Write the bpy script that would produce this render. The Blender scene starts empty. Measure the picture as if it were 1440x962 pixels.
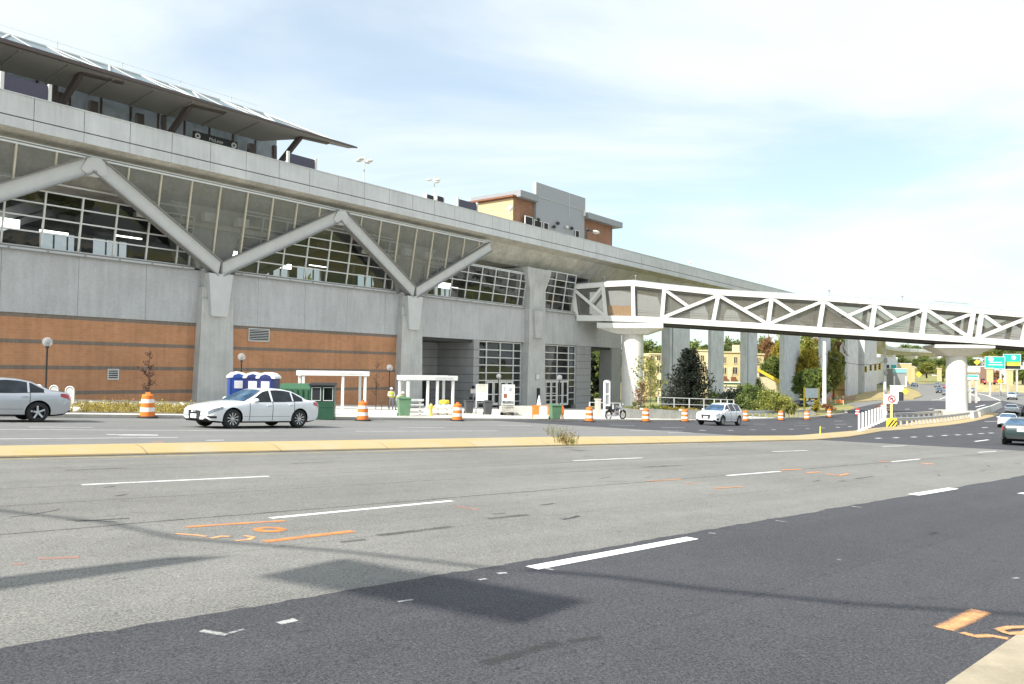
import bpy, bmesh, math, random
from mathutils import Vector, Matrix
random.seed(7)
SC = bpy.context.scene
COL = SC.collection
rad = math.radians

# ------------------------------------------------------------------ camera geometry
F_ = 1100.0; E = 1.5
PITCH = rad(1.95); ROLL = rad(0.9)
Fw = Vector((0, math.cos(PITCH), math.sin(PITCH)))
R0 = Vector((1, 0, 0)); U0 = Vector((0, -math.sin(PITCH), math.cos(PITCH)))
Rv = R0*math.cos(ROLL) + U0*math.sin(ROLL)
Uv = U0*math.cos(ROLL) - R0*math.sin(ROLL)
def ray(px, py): return Fw + Rv*((px-720)/F_) - Uv*((py-481)/F_)
def proj(v):
    v = Vector(v) - Vector((0, 0, E)); f = v.dot(Fw)
    return 720+F_*v.dot(Rv)/f, 481-F_*v.dot(Uv)/f

# ------------------------------------------------------------------ terrain (t along the road, w across it)
PT = [(-400, 16.3), (0, 0), (60, -2.442), (80, -3.15), (99, -3.55), (123, -3.65), (173, -3.1), (220, -2.6), (284, -2.1), (400, -.8), (800, 4), (3000, 20)]
def P(t):
    def L(t):
        for i in range(len(PT)-1):
            if t <= PT[i+1][0]:
                a, b = PT[i], PT[i+1]; return a[1]+(b[1]-a[1])*(t-a[0])/(b[0]-a[0])
        return PT[-1][1]
    if t < 46: return L(t)
    return sum(L(t+d) for d in (-12, -8, -4, 0, 4, 8, 12))/7
tx, ty = math.sin(rad(45.8)), math.cos(rad(45.8))
def ss(a, b, x):
    x = max(0, min(1, (x-a)/(b-a))); return x*x*(3-2*x)
def tw(X, Y): return tx*X+ty*Y, -ty*X+tx*Y
def xy(t, w): return tx*t-ty*w, ty*t+tx*w
def gz(X, Y):
    t, w = tw(X, Y)
    D = -2.1*ss(55, 80, w)*math.exp(-((t-180)/60)**2)
    return P(t)-.0113*max(-60, min(120, w))+D
def ground(px, py):
    d = ray(px, py); prev = 0.; Y = 1.
    while Y < 1500:
        X = d[0]/d[1]*Y
        if E+d[2]/d[1]*Y < gz(X, Y):
            lo, hi = prev, Y
            for _ in range(26):
                m = (lo+hi)/2
                if E+d[2]/d[1]*m < gz(d[0]/d[1]*m, m): hi = m
                else: lo = m
            X = d[0]/d[1]*hi
            return Vector((X, hi, gz(X, hi)))
        prev = Y; Y *= 1.02
    return Vector((d[0]/d[1]*1500, 1500, 0))
def at(px, Y, py=500):
    """ground point on the azimuth of pixel column px at distance Y"""
    d = ray(px, py); X = d[0]/d[1]*Y
    return Vector((X, Y, gz(X, Y)))
def at_z(px, py, Y):
    d = ray(px, py); s = Y/d[1]
    return Vector((d[0]*s, Y, E+d[2]*s))
def by_top(px, ytop, h):
    """where a thing h metres tall must stand for its top to be seen at (px, ytop)"""
    Y = 22.0
    while Y < 400:
        g = at(px, Y, ytop)
        if proj((g[0], g[1], g[2]+h))[1] >= ytop: return g
        Y *= 1.004
    return g

# ------------------------------------------------------------------ station frame (u along facade, y into it, z up)
_d = ray(1583, 532); _n = math.hypot(_d[0], _d[1])
bd = (_d[0]/_n, _d[1]/_n); bn = (bd[1], -bd[0])
A0 = (-29.2566, 63.0496)
ST_ROT = math.atan2(bd[1], bd[0])
def fac(px, py, o=0.0):
    d = ray(px, py); a = (A0[0]+bn[0]*o, A0[1]+bn[1]*o)
    s = (a[0]*bn[0]+a[1]*bn[1])/(d[0]*bn[0]+d[1]*bn[1])
    X, Y, Z = d[0]*s, d[1]*s, E+d[2]*s
    return (X-a[0])*bd[0]+(Y-a[1])*bd[1], Z
def st2w(u, y, z=0): return Vector((A0[0]+bd[0]*u-bn[0]*y, A0[1]+bd[1]*u-bn[1]*y, z))
def w2st(X, Y):
    a, b = X-A0[0], Y-A0[1]
    return a*bd[0]+b*bd[1], -(a*bn[0]+b*bn[1])

# ------------------------------------------------------------------ object helpers
def tag(o, label=None, cat=None, group=None, kind=None):
    if label: o['label'] = label
    if cat: o['category'] = cat
    if group: o['group'] = group
    if kind: o['kind'] = kind
    return o
def empty(name, loc=(0, 0, 0), rz=0., label=None, cat=None, group=None):
    o = bpy.data.objects.new(name, None); COL.objects.link(o)
    o.location = loc; o.rotation_euler = (0, 0, rz); o.empty_display_size = .3
    return tag(o, label, cat, group)
def copy_tree(o, parent=None):
    c = o.copy(); COL.objects.link(c)
    if parent is not None:
        c.parent = parent; c.matrix_parent_inverse = o.matrix_parent_inverse.copy()
    for ch in list(o.children): copy_tree(ch, c)
    return c
class MB:
    def __init__(s): s.v = []; s.f = []; s.m = []; s.sm = []
    def add(s, vs, fs, mi=0, smooth=False):
        b = len(s.v); s.v += [tuple(v) for v in vs]
        for f in fs: s.f.append([b+i for i in f]); s.m.append(mi); s.sm.append(smooth)
        return s
    def box(s, x0, x1, y0, y1, z0, z1, mi=0):
        return s.hexa([(x0, y0, z0), (x1, y0, z0), (x1, y1, z0), (x0, y1, z0), (x0, y0, z1), (x1, y0, z1), (x1, y1, z1), (x0, y1, z1)], mi)
    def hexa(s, p, mi=0):
        return s.add(p, [(0, 3, 2, 1), (4, 5, 6, 7), (0, 1, 5, 4), (1, 2, 6, 5), (2, 3, 7, 6), (3, 0, 4, 7)], mi)
    def beam(s, p, q, w, h, up=(0, 0, 1), mi=0):
        p = Vector(p); q = Vector(q); d = (q-p).normalized(); up = Vector(up)
        a = d.cross(up)
        if a.length < 1e-4: a = d.cross(Vector((1, 0, 0)))
        a.normalize(); b = a.cross(d).normalized(); a = a*(w/2); b = b*(h/2)
        return s.hexa([p-a-b, p+a-b, q+a-b, q-a-b, p-a+b, p+a+b, q+a+b, q-a+b], mi)
    def prism(s, poly, ax, a, b, mi=0):
        """poly 2D points, extruded along axis ax ('x','y','z') from a to b"""
        def mk(p, c): return {'x': (c, p[0], p[1]), 'y': (p[0], c, p[1]), 'z': (p[0], p[1], c)}[ax]
        n = len(poly)
        return s.add([mk(p, a) for p in poly]+[mk(p, b) for p in poly], [tuple(range(n)), tuple(reversed(range(n, 2*n)))]+[(i, n+i, n+(i+1) % n, (i+1) % n) for i in range(n)], mi)
    def tube(s, pts, r, n=8, mi=0, cap=True, smooth=True):
        pts = [Vector(p) for p in pts]; rs = r if isinstance(r, (list, tuple)) else [r]*len(pts)
        vs = []; fs = []
        prevA = None
        for i, p in enumerate(pts):
            d = (pts[min(i+1, len(pts)-1)]-pts[max(i-1, 0)]).normalized()
            a = prevA if prevA is not None else (Vector((1, 0, 0)) if abs(d.x) < .8 else Vector((0, 1, 0)))
            a = (a-d*a.dot(d)).normalized(); prevA = a; b = d.cross(a)
            for k in range(n):
                t = 2*math.pi*k/n; vs.append(p+(a*math.cos(t)+b*math.sin(t))*rs[i])
        for i in range(len(pts)-1):
            for k in range(n): fs.append((i*n+k, i*n+(k+1) % n, (i+1)*n+(k+1) % n, (i+1)*n+k))
        s.add(vs, fs, mi, smooth)
        if cap:
            b = len(s.v)-len(vs)
            s.f.append([b+k for k in reversed(range(n))]); s.m.append(mi); s.sm.append(False)
            s.f.append([b+(len(pts)-1)*n+k for k in range(n)]); s.m.append(mi); s.sm.append(False)
        return s
    def lathe(s, prof, n=24, c=(0, 0, 0), axis='z', mi=0, smooth=True, cap=True):
        vs = []; fs = []
        for r, h in prof:
            for k in range(n):
                t = 2*math.pi*k/n; a, b = r*math.cos(t), r*math.sin(t)
                p = {'z': (a, b, h), 'y': (a, h, b), 'x': (h, a, b)}[axis]
                vs.append((c[0]+p[0], c[1]+p[1], c[2]+p[2]))
        for i in range(len(prof)-1):
            for k in range(n): fs.append((i*n+k, i*n+(k+1) % n, (i+1)*n+(k+1) % n, (i+1)*n+k))
        s.add(vs, fs, mi, smooth)
        b = len(s.v)-len(vs)
        if cap and prof[0][0] > 1e-4: s.f.append([b+k for k in reversed(range(n))]); s.m.append(mi); s.sm.append(False)
        if cap and prof[-1][0] > 1e-4: s.f.append([b+(len(prof)-1)*n+k for k in range(n)]); s.m.append(mi); s.sm.append(False)
        return s
    def sphere(s, c, r, n=16, mi=0, sc=(1, 1, 1)):
        pr = [(max(1e-5, r*math.sin(math.pi*i/(n//2))), -r*math.cos(math.pi*i/(n//2))) for i in range(n//2+1)]
        b = len(s.v); s.lathe(pr, n, (0, 0, 0), 'z', mi)
        for i in range(b, len(s.v)):
            v = s.v[i]; s.v[i] = (c[0]+v[0]*sc[0], c[1]+v[1]*sc[1], c[2]+v[2]*sc[2])
        return s
    def build(s, name, mats, parent=None, sharp=35, bevel=0):
        me = bpy.data.meshes.new(name); me.from_pydata(s.v, [], s.f)
        if not isinstance(mats, (list, tuple)): mats = [mats]
        for m in mats: me.materials.append(m)
        me.polygons.foreach_set('material_index', s.m); me.polygons.foreach_set('use_smooth', s.sm)
        bm = bmesh.new(); bm.from_mesh(me); bmesh.ops.recalc_face_normals(bm, faces=bm.faces); bm.to_mesh(me); bm.free()
        if any(s.sm): me.set_sharp_from_angle(angle=rad(sharp))
        me.update()
        o = bpy.data.objects.new(name, me); COL.objects.link(o)
        if parent is not None: o.parent = parent
        if bevel:
            b = o.modifiers.new('bevel', 'BEVEL'); b.width = bevel; b.segments = 2; b.limit_method = 'ANGLE'; b.angle_limit = rad(40)
        return o
def xform(mb, M, i0=0):
    for i in range(i0, len(mb.v)): mb.v[i] = tuple(M @ Vector(mb.v[i]))

# ------------------------------------------------------------------ materials
class NT:
    def __init__(s, name):
        s.mat = bpy.data.materials.new(name); s.mat.use_nodes = True
        s.t = s.mat.node_tree; s.t.nodes.clear()
        s.out = s.t.nodes.new('ShaderNodeOutputMaterial')
    def n(s, ty, **kw):
        nd = s.t.nodes.new('ShaderNode'+ty)
        for k, v in kw.items():
            if k in nd.inputs.keys() if isinstance(k, str) else False: s.set(nd.inputs[k], v)
            else: setattr(nd, k, v)
        return nd
    def set(s, sock, v):
        if hasattr(v, 'is_output') or isinstance(v, bpy.types.NodeSocket): s.t.links.new(v, sock)
        else: sock.default_value = v
    def L(s, a, b): s.t.links.new(a, b)
    def math(s, op, a, b=0., c=None, clamp=False):
        nd = s.t.nodes.new('ShaderNodeMath'); nd.operation = op; nd.use_clamp = clamp
        s.set(nd.inputs[0], a); s.set(nd.inputs[1], b)
        if c is not None: s.set(nd.inputs[2], c)
        return nd.outputs[0]
    def mix(s, f, a, b, blend='MIX'):
        nd = s.t.nodes.new('ShaderNodeMix'); nd.data_type = 'RGBA'; nd.blend_type = blend
        s.set(nd.inputs[0], f); s.set(nd.inputs[6], a); s.set(nd.inputs[7], b)
        return nd.outputs[2]
    def ramp(s, f, a, b, lo=0., hi=1.):
        nd = s.t.nodes.new('ShaderNodeMapRange'); s.set(nd.inputs[0], f)
        nd.inputs[1].default_value = a; nd.inputs[2].default_value = b; nd.inputs[3].default_value = lo; nd.inputs[4].default_value = hi
        return nd.outputs[0]
    def noise(s, vec, scale, detail=4, rough=.5):
        nd = s.t.nodes.new('ShaderNodeTexNoise'); nd.inputs['Scale'].default_value = scale
        nd.inputs['Detail'].default_value = detail; nd.inputs['Roughness'].default_value = rough
        if vec is not None: s.L(vec, nd.inputs['Vector'])
        return nd.outputs[0]
    def coord(s, sc=(1, 1, 1), rz=0., world=False):
        m = s.t.nodes.new('ShaderNodeMapping')
        if world: s.L(s.t.nodes.new('ShaderNodeNewGeometry').outputs['Position'], m.inputs[0])
        else: s.L(s.t.nodes.new('ShaderNodeTexCoord').outputs['Object'], m.inputs[0])
        m.inputs['Scale'].default_value = sc; m.inputs['Rotation'].default_value = (0, 0, rz)
        return m.outputs[0]
    def bsdf(s, col, rough=.6, metal=0., bump=None, bstr=.3, bdist=.02, coat=0., alpha=None, spec=None, emit=None, estr=0):
        p = s.t.nodes.new('ShaderNodeBsdfPrincipled')
        s.set(p.inputs['Base Color'], col); s.set(p.inputs['Roughness'], rough); p.inputs['Metallic'].default_value = metal
        p.inputs['Coat Weight'].default_value = coat
        if coat: p.inputs['Coat Roughness'].default_value = .05
        if spec is not None: p.inputs['Specular IOR Level'].default_value = spec
        if emit: p.inputs['Emission Color'].default_value = emit; p.inputs['Emission Strength'].default_value = estr
        if bump is not None:
            b = s.t.nodes.new('ShaderNodeBump'); b.inputs['Strength'].default_value = bstr; b.inputs['Distance'].default_value = bdist
            s.L(bump, b.inputs['Height']); s.L(b.outputs[0], p.inputs['Normal'])
        if alpha is not None: s.set(p.inputs['Alpha'], alpha)
        s.L(p.outputs[0], s.out.inputs[0])
        return s.mat
def c4(c): return (c[0], c[1], c[2], 1)
def plain(name, col, rough=.6, metal=0., var=.12, scale=3., coat=0., bump=0., spec=None):
    n = NT(name); v = n.coord(world=False); a = n.noise(v, scale, 5, .6)
    f = n.ramp(a, .3, .7, 1-var, 1+var)
    hsv = n.n('HueSaturation'); n.set(hsv.inputs['Value'], f); n.set(hsv.inputs['Color'], c4(col))
    r = n.ramp(a, .3, .7, max(.02, rough-.08), min(1, rough+.08))
    return n.bsdf(hsv.outputs[0], r, metal, n.noise(v, scale*12, 3) if bump else None, bump, .01, coat, spec=spec)
def concrete(name, col, streak=.25, blot=.18, scale=1., bstr=.25, panel=0):
    n = NT(name); v = n.coord()
    a = n.noise(v, .6*scale, 6, .6); b = n.noise(n.coord((3*scale, 3*scale, .25)), 1.2, 4, .6); c = n.noise(v, 14*scale, 4, .7)
    f = n.math('ADD', n.ramp(a, .3, .7, 1-blot, 1+blot), n.ramp(b, .35, .75, streak*.5, -streak))
    f = n.math('ADD', f, n.ramp(c, .3, .7, -.09, .09))
    if panel:
        sep = n.t.nodes.new('ShaderNodeSeparateXYZ'); n.L(v, sep.inputs[0])
        pn = n.t.nodes.new('ShaderNodeTexWhiteNoise'); pn.noise_dimensions = '1D'
        n.L(n.math('FLOOR', n.math('DIVIDE', n.math('ADD', sep.outputs[0], 200.+10.7), panel)), pn.inputs['W'])
        f = n.math('ADD', f, n.ramp(pn.outputs[0], 0, 1, -.05, .05))
    hsv = n.n('HueSaturation'); n.set(hsv.inputs['Value'], f); n.set(hsv.inputs['Color'], c4(col))
    return n.bsdf(hsv.outputs[0], .85, 0, c, bstr, .02)
def brick(name, c1, c2, mortar, w=.3, h=.1):
    n = NT(name); v = n.coord(); sep = n.t.nodes.new('ShaderNodeSeparateXYZ'); n.L(v, sep.inputs[0])
    cmb = n.t.nodes.new('ShaderNodeCombineXYZ'); n.L(sep.outputs[0], cmb.inputs[0]); n.L(sep.outputs[2], cmb.inputs[1])
    b = n.t.nodes.new('ShaderNodeTexBrick'); n.L(cmb.outputs[0], b.inputs[0])
    b.inputs['Scale'].default_value = 1; b.inputs['Brick Width'].default_value = w; b.inputs['Row Height'].default_value = h
    b.inputs['Mortar Size'].default_value = .008; b.inputs['Color1'].default_value = c4(c1); b.inputs['Color2'].default_value = c4(c2); b.inputs['Mortar'].default_value = c4(mortar)
    a = n.noise(v, .35, 5, .6); e = n.noise(n.coord((2.5, 2.5, .2)), 1, 4)
    f = n.math('ADD', n.ramp(a, .3, .7, .86, 1.12), n.ramp(e, .4, .8, .05, -.15))
    hsv = n.n('HueSaturation'); n.set(hsv.inputs['Value'], f); n.L(b.outputs[0], hsv.inputs['Color'])
    return n.bsdf(hsv.outputs[0], .85, 0, b.outputs[1], -.3, .01)
def glass_thin(name, tint, refl=.25, dirt=.0, dirtcol=(.3, .28, .25), rough=.03):
    """window pane: a tinted see-through layer with a mirror-like skin and a film of dust"""
    n = NT(name)
    t = n.t.nodes.new('ShaderNodeBsdfTransparent'); t.inputs[0].default_value = c4(tint)
    g = n.t.nodes.new('ShaderNodeBsdfGlossy'); g.inputs['Roughness'].default_value = rough; g.inputs[0].default_value = (.9, .95, 1, 1)
    v = n.coord(); w = n.noise(v, .5, 2)
    bp = n.t.nodes.new('ShaderNodeBump'); bp.inputs['Strength'].default_value = .06; bp.inputs['Distance'].default_value = .3; n.L(w, bp.inputs['Height']); n.L(bp.outputs[0], g.inputs['Normal'])
    fr = n.t.nodes.new('ShaderNodeFresnel'); gb = n.t.nodes.new('ShaderNodeNewGeometry')
    n.L(n.ramp(gb.outputs['Backfacing'], 0, 1, 1.5, 1/1.5), fr.inputs['IOR'])
    f = n.math('ADD', n.math('MULTIPLY', fr.outputs[0], .8), refl, clamp=True)
    m = n.t.nodes.new('ShaderNodeMixShader'); n.L(f, m.inputs[0]); n.L(t.outputs[0], m.inputs[1]); n.L(g.outputs[0], m.inputs[2])
    last = m
    if dirt:
        d = n.t.nodes.new('ShaderNodeBsdfDiffuse'); d.inputs[0].default_value = c4(dirtcol)
        m2 = n.t.nodes.new('ShaderNodeMixShader'); n.set(m2.inputs[0], n.ramp(n.noise(v, 1.1, 4), .3, .7, dirt*.8, dirt*1.2)); n.L(m.outputs[0], m2.inputs[1]); n.L(d.outputs[0], m2.inputs[2]); last = m2
    n.L(last.outputs[0], n.out.inputs[0])
    return n.mat
def foliage(name, c1, c2, scale=.6):
    n = NT(name); v = n.coord(); a = n.noise(v, scale, 3, .6); b = n.noise(v, scale*9, 2)
    gi = n.t.nodes.new('ShaderNodeObjectInfo')
    f = n.math('ADD', n.ramp(a, .35, .65, 0, .75), n.ramp(b, .35, .65, -.2, .3), clamp=True)
    col = n.mix(f, c4(c1), c4(c2))
    hsv = n.n('HueSaturation'); n.set(hsv.inputs['Value'], n.ramp(gi.outputs['Random'], 0, 1, .85, 1.15)); n.L(col, hsv.inputs['Color'])
    p = n.t.nodes.new('ShaderNodeBsdfPrincipled'); n.L(hsv.outputs[0], p.inputs['Base Color']); p.inputs['Roughness'].default_value = .6
    tr = n.t.nodes.new('ShaderNodeBsdfTranslucent'); n.L(hsv.outputs[0], tr.inputs[0])
    m = n.t.nodes.new('ShaderNodeMixShader'); m.inputs[0].default_value = .3; n.L(p.outputs[0], m.inputs[1]); n.L(tr.outputs[0], m.inputs[2])
    n.L(m.outputs[0], n.out.inputs[0]); return n.mat
def emis(name, col, s):
    n = NT(name); return n.bsdf(c4(col), .4, emit=c4(col), estr=s)

def asphalt(name, base, speck, var, seams=(), fleck=.012, brt=.5):
    n = NT(name)
    geo = n.t.nodes.new('ShaderNodeNewGeometry')
    mp = n.t.nodes.new('ShaderNodeMapping'); mp.vector_type = 'POINT'; n.L(geo.outputs['Position'], mp.inputs[0]); mp.inputs['Rotation'].default_value = (0, 0, -ROADANG)
    v = mp.outputs[0]
    sep = n.t.nodes.new('ShaderNodeSeparateXYZ'); n.L(v, sep.inputs[0])
    st = n.t.nodes.new('ShaderNodeMapping'); n.L(v, st.inputs[0]); st.inputs['Scale'].default_value = (.06, 1.0, 1)
    big = n.noise(v, .18, 5, .6); streak = n.noise(st.outputs[0], 1.1, 4, .6); mid = n.noise(v, 3., 5, .65); fine = n.noise(v, 55, 3, .8); fin2 = n.noise(v, 160, 2, .8)
    f = n.math('ADD', n.ramp(big, .3, .7, 1-var, 1+var), n.ramp(streak, .3, .7, -var, var))
    f = n.math('ADD', f, n.ramp(mid, .3, .7, -.07, .07))
    f = n.math('ADD', f, n.ramp(fine, .34, .66, -speck, speck))
    f = n.math('ADD', f, n.ramp(fin2, .34, .66, -speck*.7, speck*.7))
    vo = n.t.nodes.new('ShaderNodeTexVoronoi'); n.L(v, vo.inputs['Vector']); vo.inputs['Scale'].default_value = 24
    wn = n.t.nodes.new('ShaderNodeSeparateColor'); n.L(vo.outputs['Color'], wn.inputs[0])
    fl = n.math('MULTIPLY', n.math('LESS_THAN', vo.outputs['Distance'], .2), n.math('GREATER_THAN', wn.outputs[0], .955))
    f = n.math('ADD', f, n.math('MULTIPLY', fl, brt))
    wob = n.noise(v, 1.3, 5, .7); wob2 = n.noise(v, .4, 3)
    for w0, th, dk in seams:
        d = n.math('ABSOLUTE', n.math('SUBTRACT', n.math('ADD', sep.outputs[1], n.math('MULTIPLY', n.math('SUBTRACT', wob, .5), .16)), w0))
        k = n.math('MULTIPLY', n.math('LESS_THAN', d, n.math('MULTIPLY', wob2, th*2)), -dk)
        f = n.math('ADD', f, k)
    # small dark dashes of tar
    tn = n.t.nodes.new('ShaderNodeTexVoronoi'); tm = n.t.nodes.new('ShaderNodeMapping'); n.L(v, tm.inputs[0]); tm.inputs['Scale'].default_value = (2.4, 7, 1); tm.inputs['Rotation'].default_value = (0, 0, .35); n.L(tm.outputs[0], tn.inputs['Vector']); tn.inputs['Scale'].default_value = 1.
    ts = n.t.nodes.new('ShaderNodeSeparateColor'); n.L(tn.outputs['Color'], ts.inputs[0])
    tk = n.math('MULTIPLY', n.math('LESS_THAN', n.math('ADD', tn.outputs['Distance'], n.math('MULTIPLY', n.math('SUBTRACT', mid, .5), .5)), .13), n.math('GREATER_THAN', ts.outputs[1], .88))
    f = n.math('ADD', f, n.math('MULTIPLY', tk, -.3))
    hsv = n.n('HueSaturation'); n.set(hsv.inputs['Value'], f); n.set(hsv.inputs['Color'], c4(base))
    return n.bsdf(hsv.outputs[0], .8, 0, fine, .5, fleck, spec=.35)

ROADANG = math.atan2(ty, tx)
M = {}
M['asph_light'] = asphalt('worn_light_asphalt', (.203, .198, .183), .48, .11, [(8.85, .030, .55), (12.5, .024, .45), (10.8, .020, .4), (6.9, .010, .3), (14.6, .016, .3), (16.2, .012, .25)])
M['asph_dark'] = asphalt('fresh_dark_asphalt', (.064, .064, .071), .60, .12, [(3.1, .012, .15)], brt=.9)
M['asph_far'] = asphalt('far_asphalt', (.20, .198, .19), .26, .08, [(25.3, .02, .4), (29, .02, .35), (32.4, .02, .4)])
M['earth'] = plain('earth', (.22, .18, .12), .95, var=.3, scale=.4, bump=.3)
def grassmat():
    n = NT('dry_grass'); v = n.coord(world=True); a = n.noise(v, .06, 5, .6); b = n.noise(v, 1.5, 4, .7)
    col = n.mix(n.ramp(a, .4, .6), c4((.16, .2, .05)), c4((.42, .33, .13)))
    col = n.mix(n.ramp(b, .35, .7, 0, .5), col, c4((.10, .13, .04)))
    return n.bsdf(col, .95, 0, b, .5, .05)
M['grass'] = grassmat()
M['walk'] = concrete('pale_sidewalk', (.62, .6, .54), .0, .12, 1.)
M['kerb'] = concrete('kerb_concrete', (.5, .48, .43), .1, .15, 2.)
def medmat():
    n = NT('yellow_median_paint'); v = n.coord(world=True); a = n.noise(v, .9, 6, .7); b = n.noise(v, 9, 5, .75); c = n.noise(v, .25, 3)
    col = n.mix(n.ramp(a, .42, .62), c4((.47, .345, .16)), c4((.44, .37, .24)))
    col = n.mix(n.ramp(b, .58, .72), col, c4((.30, .26, .18)))
    col = n.mix(n.ramp(c, .4, .6, 0, .4), col, c4((.50, .36, .16)))
    mp = n.t.nodes.new('ShaderNodeMapping'); n.L(v, mp.inputs[0]); mp.inputs['Rotation'].default_value = (0, 0, -ROADANG); sp = n.t.nodes.new('ShaderNodeSeparateXYZ'); n.L(mp.outputs[0], sp.inputs[0])
    jt = n.math('LESS_THAN', n.math('FRACT', n.math('ADD', n.math('DIVIDE', sp.outputs[0], 3.05), n.math('MULTIPLY', n.math('SUBTRACT', b, .5), .012))), .008)
    col = n.mix(n.math('MULTIPLY', jt, .75), col, c4((.12, .10, .07)))
    return n.bsdf(col, .8, 0, b, .4, .02)
M['median'] = medmat()
def paintmat(name, col, under, wear=.5):
    n = NT(name); v = n.coord(world=True); a = n.noise(v, 30, 4, .8); b = n.noise(v, 2.5, 3)
    f = n.ramp(n.math('ADD', a, n.math('MULTIPLY', b, .5)), wear+.14, wear+.30)
    return n.bsdf(n.mix(f, c4(col), c4(under)), .7, 0, a, .2, .005)
M['white_line'] = paintmat('white_road_paint', (.82, .82, .8), (.4, .4, .38), .62)
M['white_new'] = paintmat('fresh_white_paint', (.9, .9, .9), (.75, .75, .75), .68)
M['yellow_line'] = paintmat('yellow_road_paint', (.62, .5, .14), (.3, .27, .18), .5)
M['orange_mark'] = paintmat('orange_spray_paint', (.85, .30, .05), (.45, .27, .14), .60)
M['pink_mark'] = paintmat('faded_pink_spray', (.55, .30, .22), (.24, .22, .2), .42)
M['tan_mark'] = paintmat('tan_spray_paint', (.90, .45, .18), (.45, .30, .18), .64)
M['brick'] = brick('orange_brick', (.485, .235, .118), (.435, .205, .10), (.42, .28, .18), .4, .2)
M['brick_dark'] = brick('dark_soldier_brick', (.21, .17, .135), (.165, .13, .105), (.22, .18, .14), .1, .3)
M['conc_wall'] = concrete('grey_wall_panels', (.445, .45, .455), .11, .09, .6, panel=5.16)
M['conc_col'] = concrete('column_concrete', (.47, .47, .45), .12, .13, 1.)
M['conc_deck'] = concrete('parapet_concrete', (.60, .605, .605), .08, .08, 1., panel=3.3)
M['conc_tan'] = concrete('girder_concrete', (.50, .475, .42), .2, .2, 1.)
M['conc_pier'] = concrete('viaduct_pier_concrete', (.57, .585, .60), .2, .12, 1.)
M['pier_white'] = concrete('pale_pier_concrete', (.72, .70, .66), .1, .06, 1.)
M['panel_grey'] = concrete('grey_cladding', (.33, .33, .325), .06, .08, 1.)
M['steel'] = plain('painted_light_steel', (.53, .535, .53), .45, var=.05, scale=1.)
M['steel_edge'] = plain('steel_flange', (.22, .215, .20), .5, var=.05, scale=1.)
M['white_steel'] = plain('white_painted_steel', (.70, .69, .65), .45, var=.05, scale=1.)
M['mullion'] = plain('aluminium_mullion', (.66, .66, .64), .4, .3, var=.05)
M['mullion_tan'] = plain('tan_mullion', (.52, .47, .36), .5, var=.08)
M['glass_dark'] = glass_thin('dark_window_glass', (.40, .43, .43), .03)
M['glass_mesh'] = glass_thin('fritted_screen_glass', (.62, .62, .605), .02, .32, (.32, .32, .31), .15)
M['glass_bridge'] = glass_thin('tinted_bridge_glass', (.70, .675, .63), .0, .20, (.42, .39, .34))
M['glass_sky'] = glass_thin('skylight_glass', (.45, .56, .58), .03, .62, (.17, .21, .225))
M['windscreen'] = glass_thin('platform_glass', (.6, .62, .62), .02, .6, (.33, .34, .34), .2)
M['dark'] = plain('dark_void', (.02, .02, .022), .8)
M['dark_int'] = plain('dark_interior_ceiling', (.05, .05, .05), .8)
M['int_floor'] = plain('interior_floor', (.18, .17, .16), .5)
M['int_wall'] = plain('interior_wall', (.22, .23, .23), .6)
M['black_metal'] = plain('black_metal', (.025, .025, .028), .45, .2)
M['grey_metal'] = plain('galvanised_metal', (.42, .43, .44), .45, .5)
M['canopy_under'] = plain('canopy_soffit', (.29, .28, .265), .7, var=.08, scale=.5)
M['canopy_edge'] = plain('canopy_fascia', (.10, .075, .07), .5)
M['roof_metal'] = plain('grey_roof_fascia', (.30, .31, .325), .5, .1, var=.05)
M['purple_panel'] = plain('dark_violet_panel', (.07, .065, .10), .5)
M['brick_brown'] = brick('brown_brick_small', (.33, .17, .10), (.28, .14, .085), (.3, .2, .14), .4, .2)
M['rust'] = plain('weathered_trim', (.22, .09, .05), .6)
M['wood_orange'] = plain('plywood', (.55, .33, .12), .8, var=.2, scale=4)
M['lamp_strip'] = emis('lit_strip_lamp', (1, .97, .9), 6)
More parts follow.
